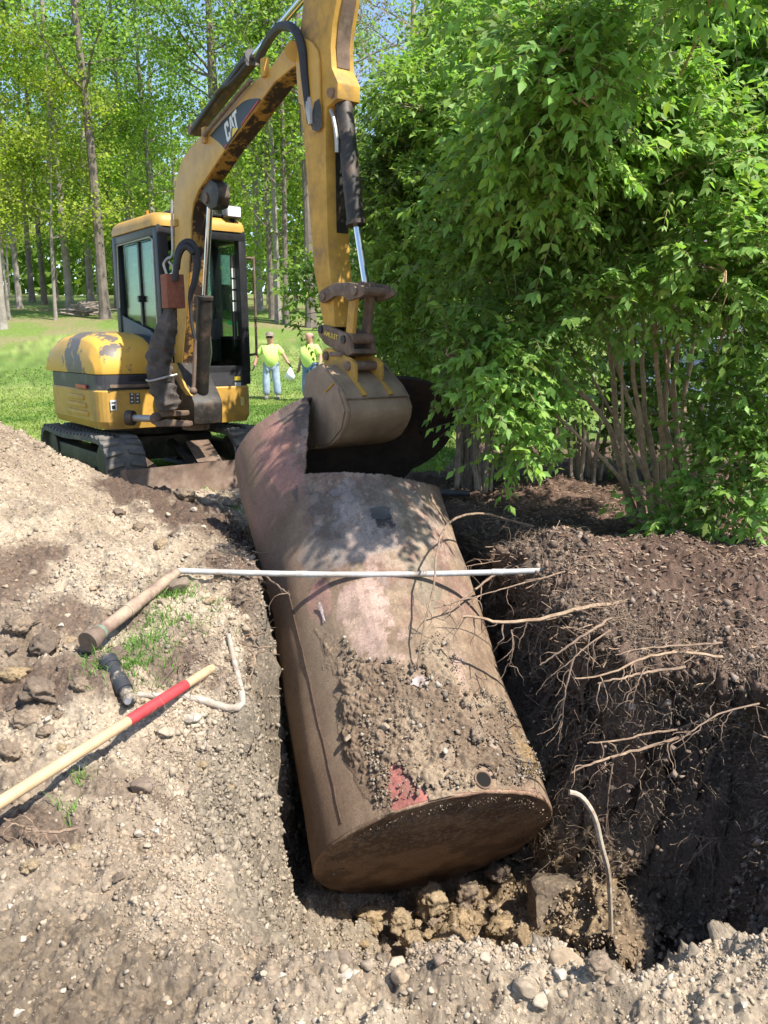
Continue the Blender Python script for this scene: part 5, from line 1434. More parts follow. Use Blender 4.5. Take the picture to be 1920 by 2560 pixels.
# bucket
BKW = .255
bprof = [(700, 775), (740, 815), (790, 880), (825, 950), (850, 1040), (845, 1110), (820, 1180), (785, 1240), (740, 1278), (680, 1300), (610, 1310), (535, 1292)]
side = [(668, 715)] + bprof[1:] + [(540, 1130), (548, 960), (560, 790)]
bkt = MB().prism([bp_(*z3(*p), BKW) for p in side], -BN * .025).build('bucket', M_BUCKET, ex, bevel=.004)
MB().prism([bp_(*z3(*p), BKW) - BN * (2 * BKW - .025) for p in side], -BN * .025).build('side_plate', M_BUCKET, bkt, bevel=.004)
bp_o = [bp_(*z3(*p), BKW) for p in [(640, 730)] + bprof]
cc = sum(bp_o, Vector()) / len(bp_o)
sm_o = smooth_path(bp_o, 30)
rows = [[p, p - BN * 2 * BKW, cc + (p - cc) * .955 - BN * 2 * BKW, cc + (p - cc) * .955] for p in sm_o]
MB().loft([[r[0] - BN * .026, r[1] + BN * .026, r[2] + BN * .026, r[3] - BN * .026] for r in rows]).build('bucket_shell', M_BUCKET, bkt)
# wear plate on the cheek, cutting edge, teeth
chk = [(790, 885), (840, 1040), (815, 1170), (735, 1268), (640, 1290), (620, 1140), (640, 1010), (690, 920)]
MB().prism([bp_(*z3(*p), BKW + .001) for p in chk], BN * .010).build('wear_plate', M_BUCKET, bkt, bevel=.004)
le = bp_(*z3(560, 1296), BKW)
MB().box(le - BN * BKW - BD * .03 , (BD, BN, EZ), (.06, BKW + .01, .014)).build('cutting_edge', M_STEELB, bkt, bevel=.004)
for k in range(5):
    tp0 = le - BN * (.06 + k * (2 * BKW - .12) / 4) - BD * .08
    MB().loft([[tp0 + BN * .035 + EZ * .02, tp0 - BN * .035 + EZ * .02, tp0 - BN * .035 - EZ * .02, tp0 + BN * .035 - EZ * .02],
               [tp0 - BD * .10 + BN * .025 + EZ * .01, tp0 - BD * .10 - BN * .025 + EZ * .01, tp0 - BD * .10 - BN * .025, tp0 - BD * .10 + BN * .025]]).build('tooth', M_STEELB, bkt)
wa = bp_(*z3(833, 962), BKW) + BD * .006
MB().cyl(wa - BN * .01, wa - BN * (2 * BKW - .01), .006, 6).build('weld_line', M_STEELB, bkt)
MB().tube([bp_(*z3(*p), BKW + .004) for p in ((640, 1300), (622, 1150), (645, 1010), (690, 920), (760, 850))], .006, 6).build('weld_line', M_YELDIRT, bkt)
knob = bp_(*z3(548, 1190), BKW)
MB().cyl(knob, knob + BN * .05, .03, 10).build('side_cutter', M_STEELB, bkt, bevel=.008)
MB().cyl(knob + EZ * -.06, knob + EZ * -.06 + BN * .05, .03, 10).build('side_cutter', M_STEELB, bkt, bevel=.008)
ear = [(430, 870), (445, 810), (480, 785), (530, 800), (640, 855), (730, 905), (768, 950), (770, 1100), (765, 1130), (835, 1210), (872, 1275), (855, 1290), (760, 1230), (610, 1140), (470, 1000)]
for off in (.115, -.09):
    MB().prism([bp_(*zb2(*p), .115) + BN * (off - .115) for p in ear], -BN * .03).build('ear', M_YELDIRT, bkt, bevel=.006)
for p in ((465, 870), (690, 975)):
    qq = bp_(*zb2(*p), .13); MB().cyl(qq, qq - BN * .26, .03, 14).build('pin', M_STEELB, bkt)
topp = [bp_(*z3(*p), BKW - .03) for p in ((690, 770), (730, 812), (790, 885), (828, 955))]
vs, fs = [], []
for p in topp:
    d_ = (p - cc).normalized() * .006; vs += [p + d_, p + d_ - BN * (2 * BKW - .06)]
for i in range(len(topp) - 1): fs.append((2 * i, 2 * i + 1, 2 * i + 3, 2 * i + 2))
MB().add(vs, fs).build('back_plate', M_YELDIRT, bkt)
# swing post
MB().tube([FOOT + EZ * .78, FOOT + EZ * .98], .13, 20).build('swing_post', M_STEELB, ex, bevel=.01)
MB().prism([bp_(*z1(*p), .14) for p in ((905, 1130), (945, 1125), (990, 1230), (1045, 1350), (1062, 1400), (1066, 1430), (1066, 1550), (1000, 1560), (960, 1450), (905, 1230))], -BN * .28).build('swing_bracket', M_GREASE, ex, bevel=.012)
MB().prism([bp_(*z1(*p), .165) for p in ((890, 1135), (930, 1125), (965, 1200), (1000, 1290), (1045, 1355), (1010, 1350), (965, 1290), (925, 1220))], -BN * .022).build('bracket_cheek', M_YELDIRT, ex, bevel=.006)
MB().prism([at(*z1(*p), 7.25) for p in ((770, 1475), (830, 1462), (1010, 1460), (1015, 1490), (860, 1500), (800, 1520))], Vector((0, .12, 0))).build('swing_arm', M_STEELB, ex, bevel=.01)
MB().prism([at(*z1(*p), 7.2) for p in ((780, 1540), (870, 1515), (1030, 1538), (1035, 1565), (800, 1568))], Vector((0, .14, 0))).build('swing_arm', M_STEELB, ex, bevel=.01)
sa, sb = at(*z1(600, 1505), 7.3), at(*z1(800, 1512), 7.25)
sc_ = MB().cyl(sa, sa.lerp(sb, .25), .07, 16).build('swing_cylinder', M_GREASE, ex, bevel=.01)
MB().cyl(sa.lerp(sb, .2), sb, .032, 14).build('rod', M_STEELT, sc_)
MB().ball(sb, .055, 12, 8).build('rod_eye', M_STEELB, sc_)
# hoses, tubes, rust box
def hose(pts, Y, r, name, mat, n=24, f=z1, sides=8):
    Ys = Y if isinstance(Y, (list, tuple)) else [Y] * len(pts)
    P = smooth_path([(bp_(*f(*p), y) if y < 2 else at(*f(*p), y)) for p, y in zip(pts, Ys)], n)
    rad = r if isinstance(r, (int, float)) else list(np.interp(np.linspace(0, 1, n), np.linspace(0, 1, len(r)), r))
    return MB().tube(P, rad, sides).build(name, mat, ex)
sv = smooth_path([at(*z1(*p), 7.16) for p in ((905, 700), (900, 790), (875, 870), (845, 980), (825, 1090), (825, 1190), (850, 1300), (885, 1400), (905, 1460))], 60)
srad = np.interp(np.linspace(0, 1, 60), [0, .1, .2, .4, .6, .75, .9, 1], [.055, .055, .075, .105, .105, .11, .105, .05])
mbs = MB(); rings = []
for i, p in enumerate(sv):
    t = (sv[min(i + 1, 59)] - sv[max(i - 1, 0)]).normalized(); u = t.cross(Vector((0, 1, 0))).normalized(); w = t.cross(u)
    ring = []
    for k in range(28):
        a = 2 * math.pi * k / 28
        wr = 1 + .13 * float(vnoise(np.array([i * .38 + 5]), np.array([k * .55]), seed=4)[0]) + .10 * math.sin(a * 5 + i * .12 + math.sin(i * .5)) + .06 * math.sin(i * 1.3 + a * 2)
        ring.append(p + (u * math.cos(a) + w * math.sin(a)) * srad[i] * wr)
    rings.append(ring)
sleeve = mbs.loft(rings).build('hose_sleeve', M_SLEEVE, ex)
ctr = sv[40]
MB().tube(smooth_path([ctr + Vector((-.125, 0, -.01)), ctr + Vector((-.06, -.115, -.012)), ctr + Vector((.06, -.12, .015)), ctr + Vector((.16, -.05, .04))], 14), .010, 8).build('clamp_rod', M_STEELT, sleeve)
hose([(945, 480), (950, 400), (980, 320), (1030, 295), (1070, 340), (1085, 440), (1070, 560), (1045, 640), (1040, 720), (1050, 860), (1070, 960)], 7.1, [.03, .034, .036, .036, .036, .034, .03, .026, .018, .016, .014], 'boom_hose', M_HOSE, 34)
hose([(935, 560), (945, 450), (975, 350), (1020, 325), (1060, 370)], 7.06, .026, 'boom_hose', M_HOSE, 24)
hose([(1072, 965), (1070, 1100), (1060, 1320)], 7.12, [.014, .017, .017], 'steel_line', M_STEELB, 12)
MB().ball(at(*z1(1060, 1320), 7.1), .035, 10, 6).build('line_fitting', M_STEELB, ex)
hose([(912, 0), (912, 160), (915, 370), (880, 405), (856, 440), (868, 490), (890, 545)], 7.2, .011, 'steel_line', M_STEELT, 40)
hose([(890, 425), (920, 470), (912, 530), (905, 560)], 7.2, .011, 'steel_line', M_STEELT, 14)
MB().box(at(*z1(930, 160), 7.2), (BD, BN, EZ), (.05, .02, .03)).build('line_clamp', M_YEL, ex, bevel=.006)
rb = at(*z1(918, 632), 7.14)
MB().box(rb, (EF, ER, EZ), (.065, .08, .14)).build('rusty_box', M_RUSTBOX, ex, bevel=.004)
hose([(740, 455), (790, 350), (840, 270), (900, 205), (950, 195), (1010, 220), (1050, 290), (1075, 390), (1090, 560), (1110, 740), (1130, 930)], [.05, .06, .09, .12, .13, .13, .13, .125, .12, .115, .11], [.03, .03, .03, .03, .03, .03, .03, .03, .028, .026, .02], 'stick_hose', M_HOSE, 40, z2)
hose([(1118, 740), (1128, 830), (1136, 940)], .11, [.022, .03, .018], 'hose_fitting', M_STEELT, 10, z2)
hose([(245, 990), (330, 860), (430, 720), (520, 620), (610, 490), (650, 455)], .06, .014, 'stick_line', M_HOSE, 20, z2)
hose([(420, 720), (470, 660), (540, 620), (660, 480)], .09, .014, 'stick_line', M_HOSE, 20, z2)
hose([(330, 1020), (450, 880), (600, 700), (690, 600)], .11, .016, 'steel_line', M_STEELB, 16, z2)
for p in ((340, 1020), (790, 510)):
    MB().box(bp_(*z2(*p), .09), (BD, BN, EZ), (.03, .02, .06)).build('line_clamp', M_YELDIRT, ex, bevel=.005)
hose([(1290, 830), (1310, 900), (1330, 1020), (1335, 1150)], .07, .014, 'cylinder_line', M_STEELT, 14, z2)

# --- undercarriage
def track(rc, wid):
    f0, f1, z0_, z1_ = -1.02, 1.10, .21, .72
    rad = (z1_ - z0_) / 2
    path = []
    nst = 26
    for k in range(nst): path.append((f0 + rad + (f1 - f0 - 2 * rad) * k / nst, z1_, 0, 1))
    for k in range(14):
        a = R(90) - math.pi * k / 14; path.append((f1 - rad + rad * math.cos(a), z0_ + rad + rad * math.sin(a), math.cos(a), math.sin(a)))
    for k in range(nst): path.append((f1 - rad - (f1 - f0 - 2 * rad) * k / nst, z0_, 0, -1))
    for k in range(14):
        a = R(-90) - math.pi * k / 14; path.append((f0 + rad + rad * math.cos(a), z0_ + rad + rad * math.sin(a), math.cos(a), math.sin(a)))
    path = [(f, z - (.035 * math.exp(-((f + .2) / .5) ** 2) if nz > .9 else 0), nf, nz) for f, z, nf, nz in path]
    n = len(path)
    rings = []
    for f, z, nf, nz in path + path[:1]:
        o_ = H3(f, rc, z); nrm = EF * nf + EZ * nz
        rings.append([o_ - ER * wid, o_ + ER * wid, o_ + ER * wid - nrm * .045, o_ - ER * wid - nrm * .045])
    belt = MB().loft(rings, True, False).build('track_belt', M_RUBBER, ex)
    tag(belt)
    # lugs, each its own piece sharing two meshes
    me = []
    for s in (-1, 1):
        m_ = MB().loft([[Vector((-.028, s * .03, 0)), Vector((.028, s * .03, 0)), Vector((.028 + .03, s * wid, 0)), Vector((-.028 + .03, s * wid, 0))],
                        [Vector((-.018, s * .035, .026)), Vector((.018, s * .035, .026)), Vector((.018 + .03, s * (wid - .004), .022)), Vector((-.018 + .03, s * (wid - .004), .022))]])
        o_ = m_.build('track_lug', M_RUBBER, None, bevel=.004)
        me.append(o_.data); bpy.data.objects.remove(o_)
    tot = [0]
    for i in range(n): tot.append(tot[-1] + math.hypot(path[(i + 1) % n][0] - path[i][0], path[(i + 1) % n][1] - path[i][1]))
    L = tot[-1]
    inv = WM[ex.name].inverted()
    nl = 44
    for k in range(nl):
        s_ = L * k / nl
        i = max(j for j in range(n) if tot[j] <= s_); u = (s_ - tot[i]) / max(1e-6, tot[i + 1] - tot[i])
        a, b = path[i], path[(i + 1) % n]
        f, z, nf, nz = [a[q] + (b[q] - a[q]) * u for q in range(4)]
        if nz < -.5: continue
        nrm = (EF * nf + EZ * nz).normalized(); tn = nrm.cross(ER).normalized()
        if tn.dot(EF * nz - EZ * nf) < 0: tn = -tn
        M = Matrix.Identity(4)
        yv = nrm.cross(tn)
        for c_, v_ in enumerate((tn, yv, nrm, H3(f, rc, z))):
            for q in range(3): M[q][c_] = v_[q]
        for s in (0, 1):
            o_ = place('track_lug', me[s], belt); o_.matrix_local = inv @ M
    # wheels
    MB().cyl(H3(f1 - rad, rc - wid * .7, z0_ + rad), H3(f1 - rad, rc + wid * .7, z0_ + rad), rad - .05, 24).build('idler', M_GREASE, ex, bevel=.01)
    MB().cyl(H3(f0 + rad, rc - wid * .7, z0_ + rad), H3(f0 + rad, rc + wid * .7, z0_ + rad), rad - .06, 24).build('sprocket', M_GREASE, ex, bevel=.01)
    for k in range(4):
        f = f0 + .5 + k * .37
        MB().cyl(H3(f, rc - wid * .8, z0_ + .13), H3(f, rc + wid * .8, z0_ + .13), .085, 16).build('roller', M_GREASE, ex, bevel=.008)
    MB().box(H3((f0 + f1) / 2, rc, .46), (EF, ER, EZ), (.72, wid * .6, .10)).build('track_frame', M_GREASE, ex, bevel=.02)
track(.655, .185); track(-.655, .185)
MB().box(H3(.05, 0, .55), (EF, ER, EZ), (.45, .5, .12)).build('car_body', M_GREASE, ex, bevel=.03)
MB().cyl(H3(0, 0, .64), H3(0, 0, .80), .36, 28).build('slew_ring', M_GREASE, ex)
MB().box(H3(.25, 0, .80), (EF, ER, EZ), (.55, .55, .03)).build('deck_plate', M_GREASE, ex, bevel=.01)
# dozer blade
bl = [(1.47, .2), (1.44, .28), (1.425, .36), (1.435, .44), (1.47, .50), (1.49, .505), (1.46, .36), (1.475, .28), (1.50, .2)]
blade = MB().prism([H3(f, .80, z) for f, z in bl], -ER * 1.6).build('dozer_blade', M_BLADE, ex, bevel=.004)
for s in (1, -1):
    MB().prism([H3(f, s * .802, z) for f, z in ((1.36, .2), (1.36, .48), (1.48, .515), (1.52, .2))], ER * s * .014).build('end_plate', M_BLADE, blade)
    MB().tube([H3(.5, s * .34, .50), H3(1.0, s * .36, .42), H3(1.44, s * .38, .33)], .045, 4).build('blade_arm', M_STEELB, ex)
stp = [at(*z1(*p), Y) for p, Y in (((1005, 1665), 7.95), ((1165, 1655), 8.02), ((1262, 1800), 7.62), ((1090, 1812), 7.55))]
MB().prism(stp, Vector((0, .02, -.025))).build('cover_plate', M_STEELB, ex, bevel=.004)
MB().tube([H3(.35, -.05, .62), H3(1.35, .02, .40)], .045, 12).build('blade_cylinder', M_GREASE, ex)

# ------------------------------------------------------------------ people on the lawn
def ground_hit(dx, dy):
    d = ray(dx * K, dy * K)
    Ys = np.concatenate([np.linspace(3, 30, 1200), np.linspace(30, 90, 600)])
    t = Ys / d.y
    z = CAM_H + d.z * t
    g = base_h(d.x * t, Ys)
    k = np.argmax(z < g) if np.any(z < g) else len(Ys) - 1
    return Vector((float(d.x * t[k]), float(Ys[k]), hz(float(d.x * t[k]), float(Ys[k]))))
def skin_obj(name, pts, edges, rad, mat, parent, M, sub=2):
    """one continuous surface grown over a skeleton"""
    me = bpy.data.meshes.new(name)
    me.from_pydata([tuple(p) for p in pts], edges, [])
    o = bpy.data.objects.new(name, me); COL.objects.link(o)
    o.modifiers.new('skin', 'SKIN')
    sk = me.skin_vertices[0].data
    for i, r in enumerate(rad):
        sk[i].radius = (r, r) if isinstance(r, (int, float)) else r
        sk[i].use_root = (i == 0)
    s = o.modifiers.new('sub', 'SUBSURF'); s.levels = sub; s.render_levels = sub
    dg = bpy.context.evaluated_depsgraph_get(); dg.update()
    m2 = bpy.data.meshes.new_from_object(o.evaluated_get(dg))
    bpy.data.objects.remove(o)
    m2.name = name
    for p in m2.polygons: p.use_smooth = True
    m2.materials.clear(); m2.materials.append(mat)
    q = place(name, m2, parent); q.matrix_local = M
    return q
def hand_mb(wrist, dirv, side, curl, s=1.0):
    """palm, four unequal bent fingers and a thumb off the side of the palm"""
    d = dirv.normalized(); sd = side.normalized(); n = d.cross(sd).normalized()
    mb = MB()
    a = wrist; b = wrist + d * .085 * s
    mb.loft([[c + sd * w * u + n * .014 * s * v for u, v in ((-1, -1), (1, -1), (1, 1), (-1, 1))] for c, w in ((a - d * .02, .026 * s), (a + d * .02 * s, .034 * s), (b, .042 * s))])
    for k, L in enumerate((.07, .08, .075, .06)):
        p = b + sd * (-.032 + .0215 * k) * s
        q = [p - d * .01]
        dd = d.copy()
        for j in range(3):
            dd = (dd + n * curl * (.35 + .3 * j)).normalized(); q.append(q[-1] + dd * L * s / 2.6)
        mb.tube(q, [.0095 * s, .0095 * s, .0085 * s, .006 * s], 6)
    t0 = a + d * .025 * s - sd * .03 * s
    mb.tube([t0, t0 - sd * .03 * s + d * .025 * s, t0 - sd * .035 * s + d * .055 * s + n * curl * .03, t0 - sd * .025 * s + d * .075 * s + n * curl * .05], [.013 * s, .012 * s, .010 * s, .007 * s], 6)
    return mb
M_SKIN = simple('skin', (.52, .27, .19), .55, 0, .12, 12, .05)
M_HIVIS = simple('hivis_shirt', (.60, .80, .20), .8, 0, .15, 5, .3)
M_JEANS = simple('pale_jeans', (.34, .42, .52), .85, 0, .3, 7, .3)
M_JEANS2 = simple('blue_jeans', (.16, .24, .38), .85, 0, .3, 7, .3)
M_GLOVE = simple('black_glove', (.02, .02, .022), .8, 0, .2, 20, .2)
M_CAP = simple('tan_cap', (.26, .21, .17), .85, 0, .25, 10, .2)
M_SHADES = simple('sunglasses', (.012, .012, .014), .2, 0, .1, 10, 0)
M_SHOE = simple('work_shoes', (.20, .18, .16), .8, 0, .3, 15, .2)
M_PAPER = simple('paper', (.82, .82, .80), .8, 0, .03, 10, 0)
M_GREYHAIR = simple('short_hair', (.16, .12, .10), .9, 0, .3, 60, .4)
def person(base, yaw, label, J, shirt, jeans, gloves, hair, belly, head_turn=0.0, scale=1.0):
    """J: joints in body space (x to the figure's left, y forward)"""
    root = empty('person', tuple(base), label, 'person')
    root.rotation_euler = (0, 0, yaw); WM[root.name] = Matrix.Translation(base) @ Matrix.Rotation(yaw, 4, 'Z')
    I = Matrix.Identity(4)
    hv = J['head']
    pts = [J['pelvis'], J['waist'], J['chest'], J['neck'], J['neck2'], hv + Vector((0, .01, -.07)), hv, hv + Vector((0, -.005, .05)), J['crown']]
    ed = [(0, 1), (1, 2), (2, 3), (3, 4), (4, 5), (5, 6), (6, 7), (7, 8)]
    rad = [(.15, .12), (.15, .13), (.16, .12), (.075, .075), (.068, .07), (.082, .09), (.1, .115), (.1, .118), (.07, .085)]
    for s in ('l', 'r'):
        n = len(pts)
        pts += [J['sho' + s], J['elb' + s], J['wri' + s], J['wri' + s] + (J['wri' + s] - J['elb' + s]).normalized() * .03]
        ed += [(2, n), (n, n + 1), (n + 1, n + 2), (n + 2, n + 3)]; rad += [.062, .047, .034, .028]
        n = len(pts)
        pts += [J['hip' + s], J['kne' + s], J['ank' + s], J['ank' + s] + Vector((0, .1, -.04))]
        ed += [(0, n), (n, n + 1), (n + 1, n + 2), (n + 2, n + 3)]; rad += [.09, .06, .045, .035]
    skin_obj('body', pts, ed, rad, M_SKIN, root, I)
    # shirt
    sp = [J['pelvis'] + Vector((0, 0, -.13)), J['waist'] + Vector((0, belly * .35, 0)), J['chest'], J['neck'] + Vector((0, 0, -.03))]
    se = [(0, 1), (1, 2), (2, 3)]
    sr = [(.175, .15), (.175 + belly * .3, .155 + belly * .4), (.165, .13), (.075, .08)]
    for s in ('l', 'r'):
        n = len(sp); mid = J['sho' + s].lerp(J['elb' + s], .85)
        sp += [J['sho' + s], mid]; se += [(2, n), (n, n + 1)]; sr += [.085, .085]
    skin_obj('shirt', sp, se, sr, shirt, root, I)
    jp = [J['pelvis'] + Vector((0, 0, .02))]; je = []; jr = [(.15, .13)]
    for s in ('l', 'r'):
        n = len(jp)
        jp += [J['hip' + s], J['kne' + s], J['ank' + s] + Vector((0, 0, .0))]
        je += [(0, n), (n, n + 1), (n + 1, n + 2)]; jr += [.112, .1, .098]
    skin_obj('jeans', jp, je, jr, jeans, root, I)
    W = WM[root.name]
    for s, sg in (('l', 1), ('r', -1)):
        a = J['ank' + s]
        mb = MB().tube([W @ (a + Vector((0, -.06, -.035))), W @ (a + Vector((0, .02, -.03))), W @ (a + Vector((0, .10, -.045))), W @ (a + Vector((0, .17, -.055)))], [.045, .052, .05, .03], 10)
        mb.build('shoe', M_SHOE, root)
        d = (J['wri' + s] - J['elb' + s]).normalized()
        hm = hand_mb(J['wri' + s], d, Vector((0, 1, 0)) * (-1 if sg > 0 else 1) if False else d.cross(Vector((sg, 0, 0))).normalized() if abs(d.x) < .9 else Vector((0, 1, 0)), .5)
        hm.v = [W @ v for v in hm.v]
        hm.build('glove' if gloves else 'hand', M_GLOVE if gloves else M_SKIN, root)
    # head details
    hc = J['head']; T = Matrix.Translation(hc) @ Matrix.Rotation(head_turn, 4, 'Z')
    def hd(x, y, z): return W @ (T @ Vector((x, y, z)))
    MB().tube([hd(0, .088, .02), hd(0, .112, -.015), hd(0, .095, -.025)], [.010, .017, .012], 6).build('nose', M_SKIN, root)
    for sg in (1, -1): MB().ball(hd(sg * .083, .0, -.005), .02, 8, 5).build('ear', M_SKIN, root)
    MB().tube([hd(-.025, .088, -.055), hd(0, .096, -.056), hd(.025, .088, -.055)], .006, 5).build('mouth', simple('lips', (.35, .12, .10), .6), root)
    if hair == 'cap':
        MB().tube([hd(0, 0, .05), hd(0, 0, .08), hd(0, -.005, .13), hd(0, -.005, .15)], [.106, .106, .08, .02], 16).build('cap', M_CAP, root)
        cap = root.children[-1]
        MB().loft([[hd(x * .075, .07 + (1 - x * x) * .02, .065) for x in np.linspace(-1, 1, 9)], [hd(x * .085, .10 + (1 - x * x) * .075, .05) for x in np.linspace(-1, 1, 9)],
                   [hd(x * .085, .10 + (1 - x * x) * .075, .045) for x in np.linspace(-1, 1, 9)], [hd(x * .075, .07 + (1 - x * x) * .02, .055) for x in np.linspace(-1, 1, 9)]], False, False).build('cap_brim', M_CAP, root)
        MB().tube([hd(-.085, .03, .018), hd(-.06, .088, .015), hd(0, .105, .015), hd(.06, .088, .015), hd(.085, .03, .018)], [.01, .024, .02, .024, .01], 8).build('sunglasses', M_SHADES, root)
    else:
        for sg in (1, -1): MB().ball(hd(sg * .03, .082, .012), .011, 8, 5).build('eye', M_SHADES, root)
        MB().tube([hd(-.082, .02, .02), hd(-.07, -.06, .01), hd(0, -.098, .0), hd(.07, -.06, .01), hd(.082, .02, .02)], [.012, .03, .034, .03, .012], 8).build('hair_fringe', M_GREYHAIR, root)
    return root
V3 = Vector
p1 = D(587, 861, 20.0); p1.z = hz(p1.x, p1.y)
J1 = dict(pelvis=V3((0, 0, .92)), waist=V3((0, .02, 1.1)), chest=V3((0, 0, 1.30)), neck=V3((0, 0, 1.45)), neck2=V3((0, .01, 1.49)), head=V3((0, .02, 1.62)), crown=V3((0, .01, 1.73)),
          shol=V3((.19, 0, 1.37)), elbl=V3((.36, .02, 1.15)), wril=V3((.47, .06, .96)), shor=V3((-.19, 0, 1.37)), elbr=V3((-.37, -.02, 1.12)), wrir=V3((-.43, .04, .90)),
          hipl=V3((.11, 0, .88)), knel=V3((.14, .03, .48)), ankl=V3((.17, 0, .09)), hipr=V3((-.11, 0, .88)), kner=V3((-.13, .03, .48)), ankr=V3((-.14, 0, .09)))
pr1 = person(p1, R(180 + 6), 'person in cap, sunglasses, neon yellow T-shirt and pale jeans holding a paper, arms out', {k: V3((-v.x, v.y, v.z)) * .92 for k, v in J1.items()}, M_HIVIS, M_JEANS, True, 'cap', .16, R(-8))
p2 = D(672, 880, 19.2); p2.z = hz(p2.x, p2.y)
J2 = dict(J1); J2.update(elbl=V3((.30, -.04, 1.12)), wril=V3((.33, .06, .88)), elbr=V3((-.30, -.03, 1.12)), wrir=V3((-.32, .05, .86)))
J2 = {k: V3((-v.x, v.y, v.z)) * .92 for k, v in J2.items()}
pr2 = person(p2, R(180 - 30), 'bald person in neon yellow T-shirt looking left, half hidden by the bucket', J2, M_HIVIS, M_JEANS2, False, 'bald', .14, R(-30))
# the sheet of paper in the gloved hand
W1 = WM[pr1.name]
d_ = (J1['wril'] - J1['elbl']).normalized()
hp_ = W1 @ (V3((-1, 1, 1)) * (J1['wril'] + d_ * .1) * .92 if False else V3((-(J1['wril'] + d_ * .1).x, (J1['wril'] + d_ * .1).y + .02, (J1['wril'] + d_ * .1).z)) * .92)
c = [hp_ + V3(v) for v in ((0, -.02, .0), (.12, -.05, -.24), (.02, -.02, -.40), (-.15, .0, -.24))]
pg = MB()
fold = [(c[0] + c[2]) / 2 + Vector((-.01, -.05, 0))]
pg.add([c[0], c[1], c[2], c[3], fold[0]], [(0, 1, 4), (1, 2, 4), (2, 3, 4), (3, 0, 4)])
pg.build('paper_sheet', M_PAPER, None, origin=tuple(c[0]))
tag(bpy.data.objects['paper_sheet'], 'white folded sheet of paper held in a black glove', 'paper')
m_ = bpy.data.objects['paper_sheet'].modifiers.new('thickness', 'SOLIDIFY'); m_.thickness = .002

# ------------------------------------------------------------------ brush pile, red tool, car and house beyond the shrubs
M_DEAD = simple('dead_branch', (.24, .19, .155), .9, 0, .4, 15, .3, (.36, .31, .27))
bc = ground_hit(195, 682)
bpile = empty('brush_pile', tuple(bc), 'heap of cut dead branches at the woodland edge', 'brush pile')
r3 = random.Random(3)
for i in range(46):
    a = r3.gauss(0, .35); L = r3.uniform(.5, 1.1); z = r3.uniform(.05, .55) * (1 - .2 * abs(a))
    x, y = r3.gauss(0, .38), r3.gauss(0, .25)
    p = bc + Vector((x, y, z * max(.25, 1 - abs(x) * .8))); d = Vector((math.cos(a), math.sin(a), r3.uniform(-.15, .15))) * L / 2
    MB().tube([p - d, p + Vector((0, 0, r3.uniform(-.03, .03))), p + d], [.035, .03, .02], 5).build('branch', M_DEAD, bpile)
rt = D(930, 1022, 7.1); rt.z = hz(rt.x, rt.y) + .05
tool = empty('power_tool', tuple(rt), 'red and grey tool lying on the dark ground behind the tank', 'tool')
MB().tube([rt + Vector((-.28, 0, .01)), rt + Vector((-.05, .02, .01))], [.045, .05], 12).build('red_body', M_RED, tool)
MB().tube([rt + Vector((-.05, .02, .01)), rt + Vector((.12, .03, .0)), rt + Vector((.36, .04, -.01))], [.04, .035, .028], 12).build('grey_shaft', M_SATIN, tool)
def car():
    c = D(1640, 900, 12.5); c.z = hz(c.x, c.y)
    root = empty('parked_car', tuple(c), 'grey-blue parked car glimpsed through the shrub stems at the right edge', 'car')
    ax, ay = Vector((.94, .34, 0)).normalized(), Vector((-.34, .94, 0)).normalized()
    def P(x, y, z): return c + ax * x + ay * y + EZ * z
    M_CAR = simple('car_paint', (.20, .25, .32), .25, .4, .06, 4, 0)
    prof = [(-2.1, .35), (-2.15, .62), (-2.0, .82), (-1.1, .95), (-.35, 1.38), (.35, 1.44), (1.1, 1.36), (1.75, 1.0), (2.1, .92), (2.15, .5), (2.05, .32)]
    rings = []
    for k, (y, s) in enumerate(((-.85, .90), (-.80, .98), (-.4, 1.0), (0, 1.01), (.4, 1.0), (.80, .98), (.85, .90))):
        rings.append([P(x * (1 if z < .9 else 1), y * (1 if z < .98 else .82), .32 + (z - .32) * s) for x, z in prof])
    MB().loft(rings).build('body', M_CAR, root, bevel=.02)
    MB().prism([P(-1.05, y, .98) for y in (-.68, .68)] + [P(-.36, y, 1.39) for y in (.6, -.6)], ax * -.02 + EZ * .012).build('windscreen', simple('car_glass', (.06, .08, .10), .08), root)
    MB().prism([P(x, -.80, z) for x, z in ((-.85, 1.0), (-.3, 1.33), (.3, 1.37), (.3, 1.0))], ay * -.02).build('side_window', MATS['car_glass'], root)
    MB().prism([P(x, -.80, z) for x, z in ((.38, 1.0), (.38, 1.37), (1.0, 1.30), (1.5, 1.02))], ay * -.02).build('side_window', MATS['car_glass'], root)
    for x in (-1.35, 1.35):
        for y in (-.78, .78):
            w = MB().cyl(P(x, y - .1, .32), P(x, y + .1, .32), .32, 24).build('wheel', M_HOSE, root, bevel=.03)
            MB().cyl(P(x, y - .11, .32), P(x, y + .11, .32), .19, 16).build('rim', M_STEELT, w)
    for y in (-.6, .6): MB().box(P(-2.1, y, .68), (ax, ay, EZ), (.04, .16, .06)).build('headlight', M_LENS, root, bevel=.02)
car()
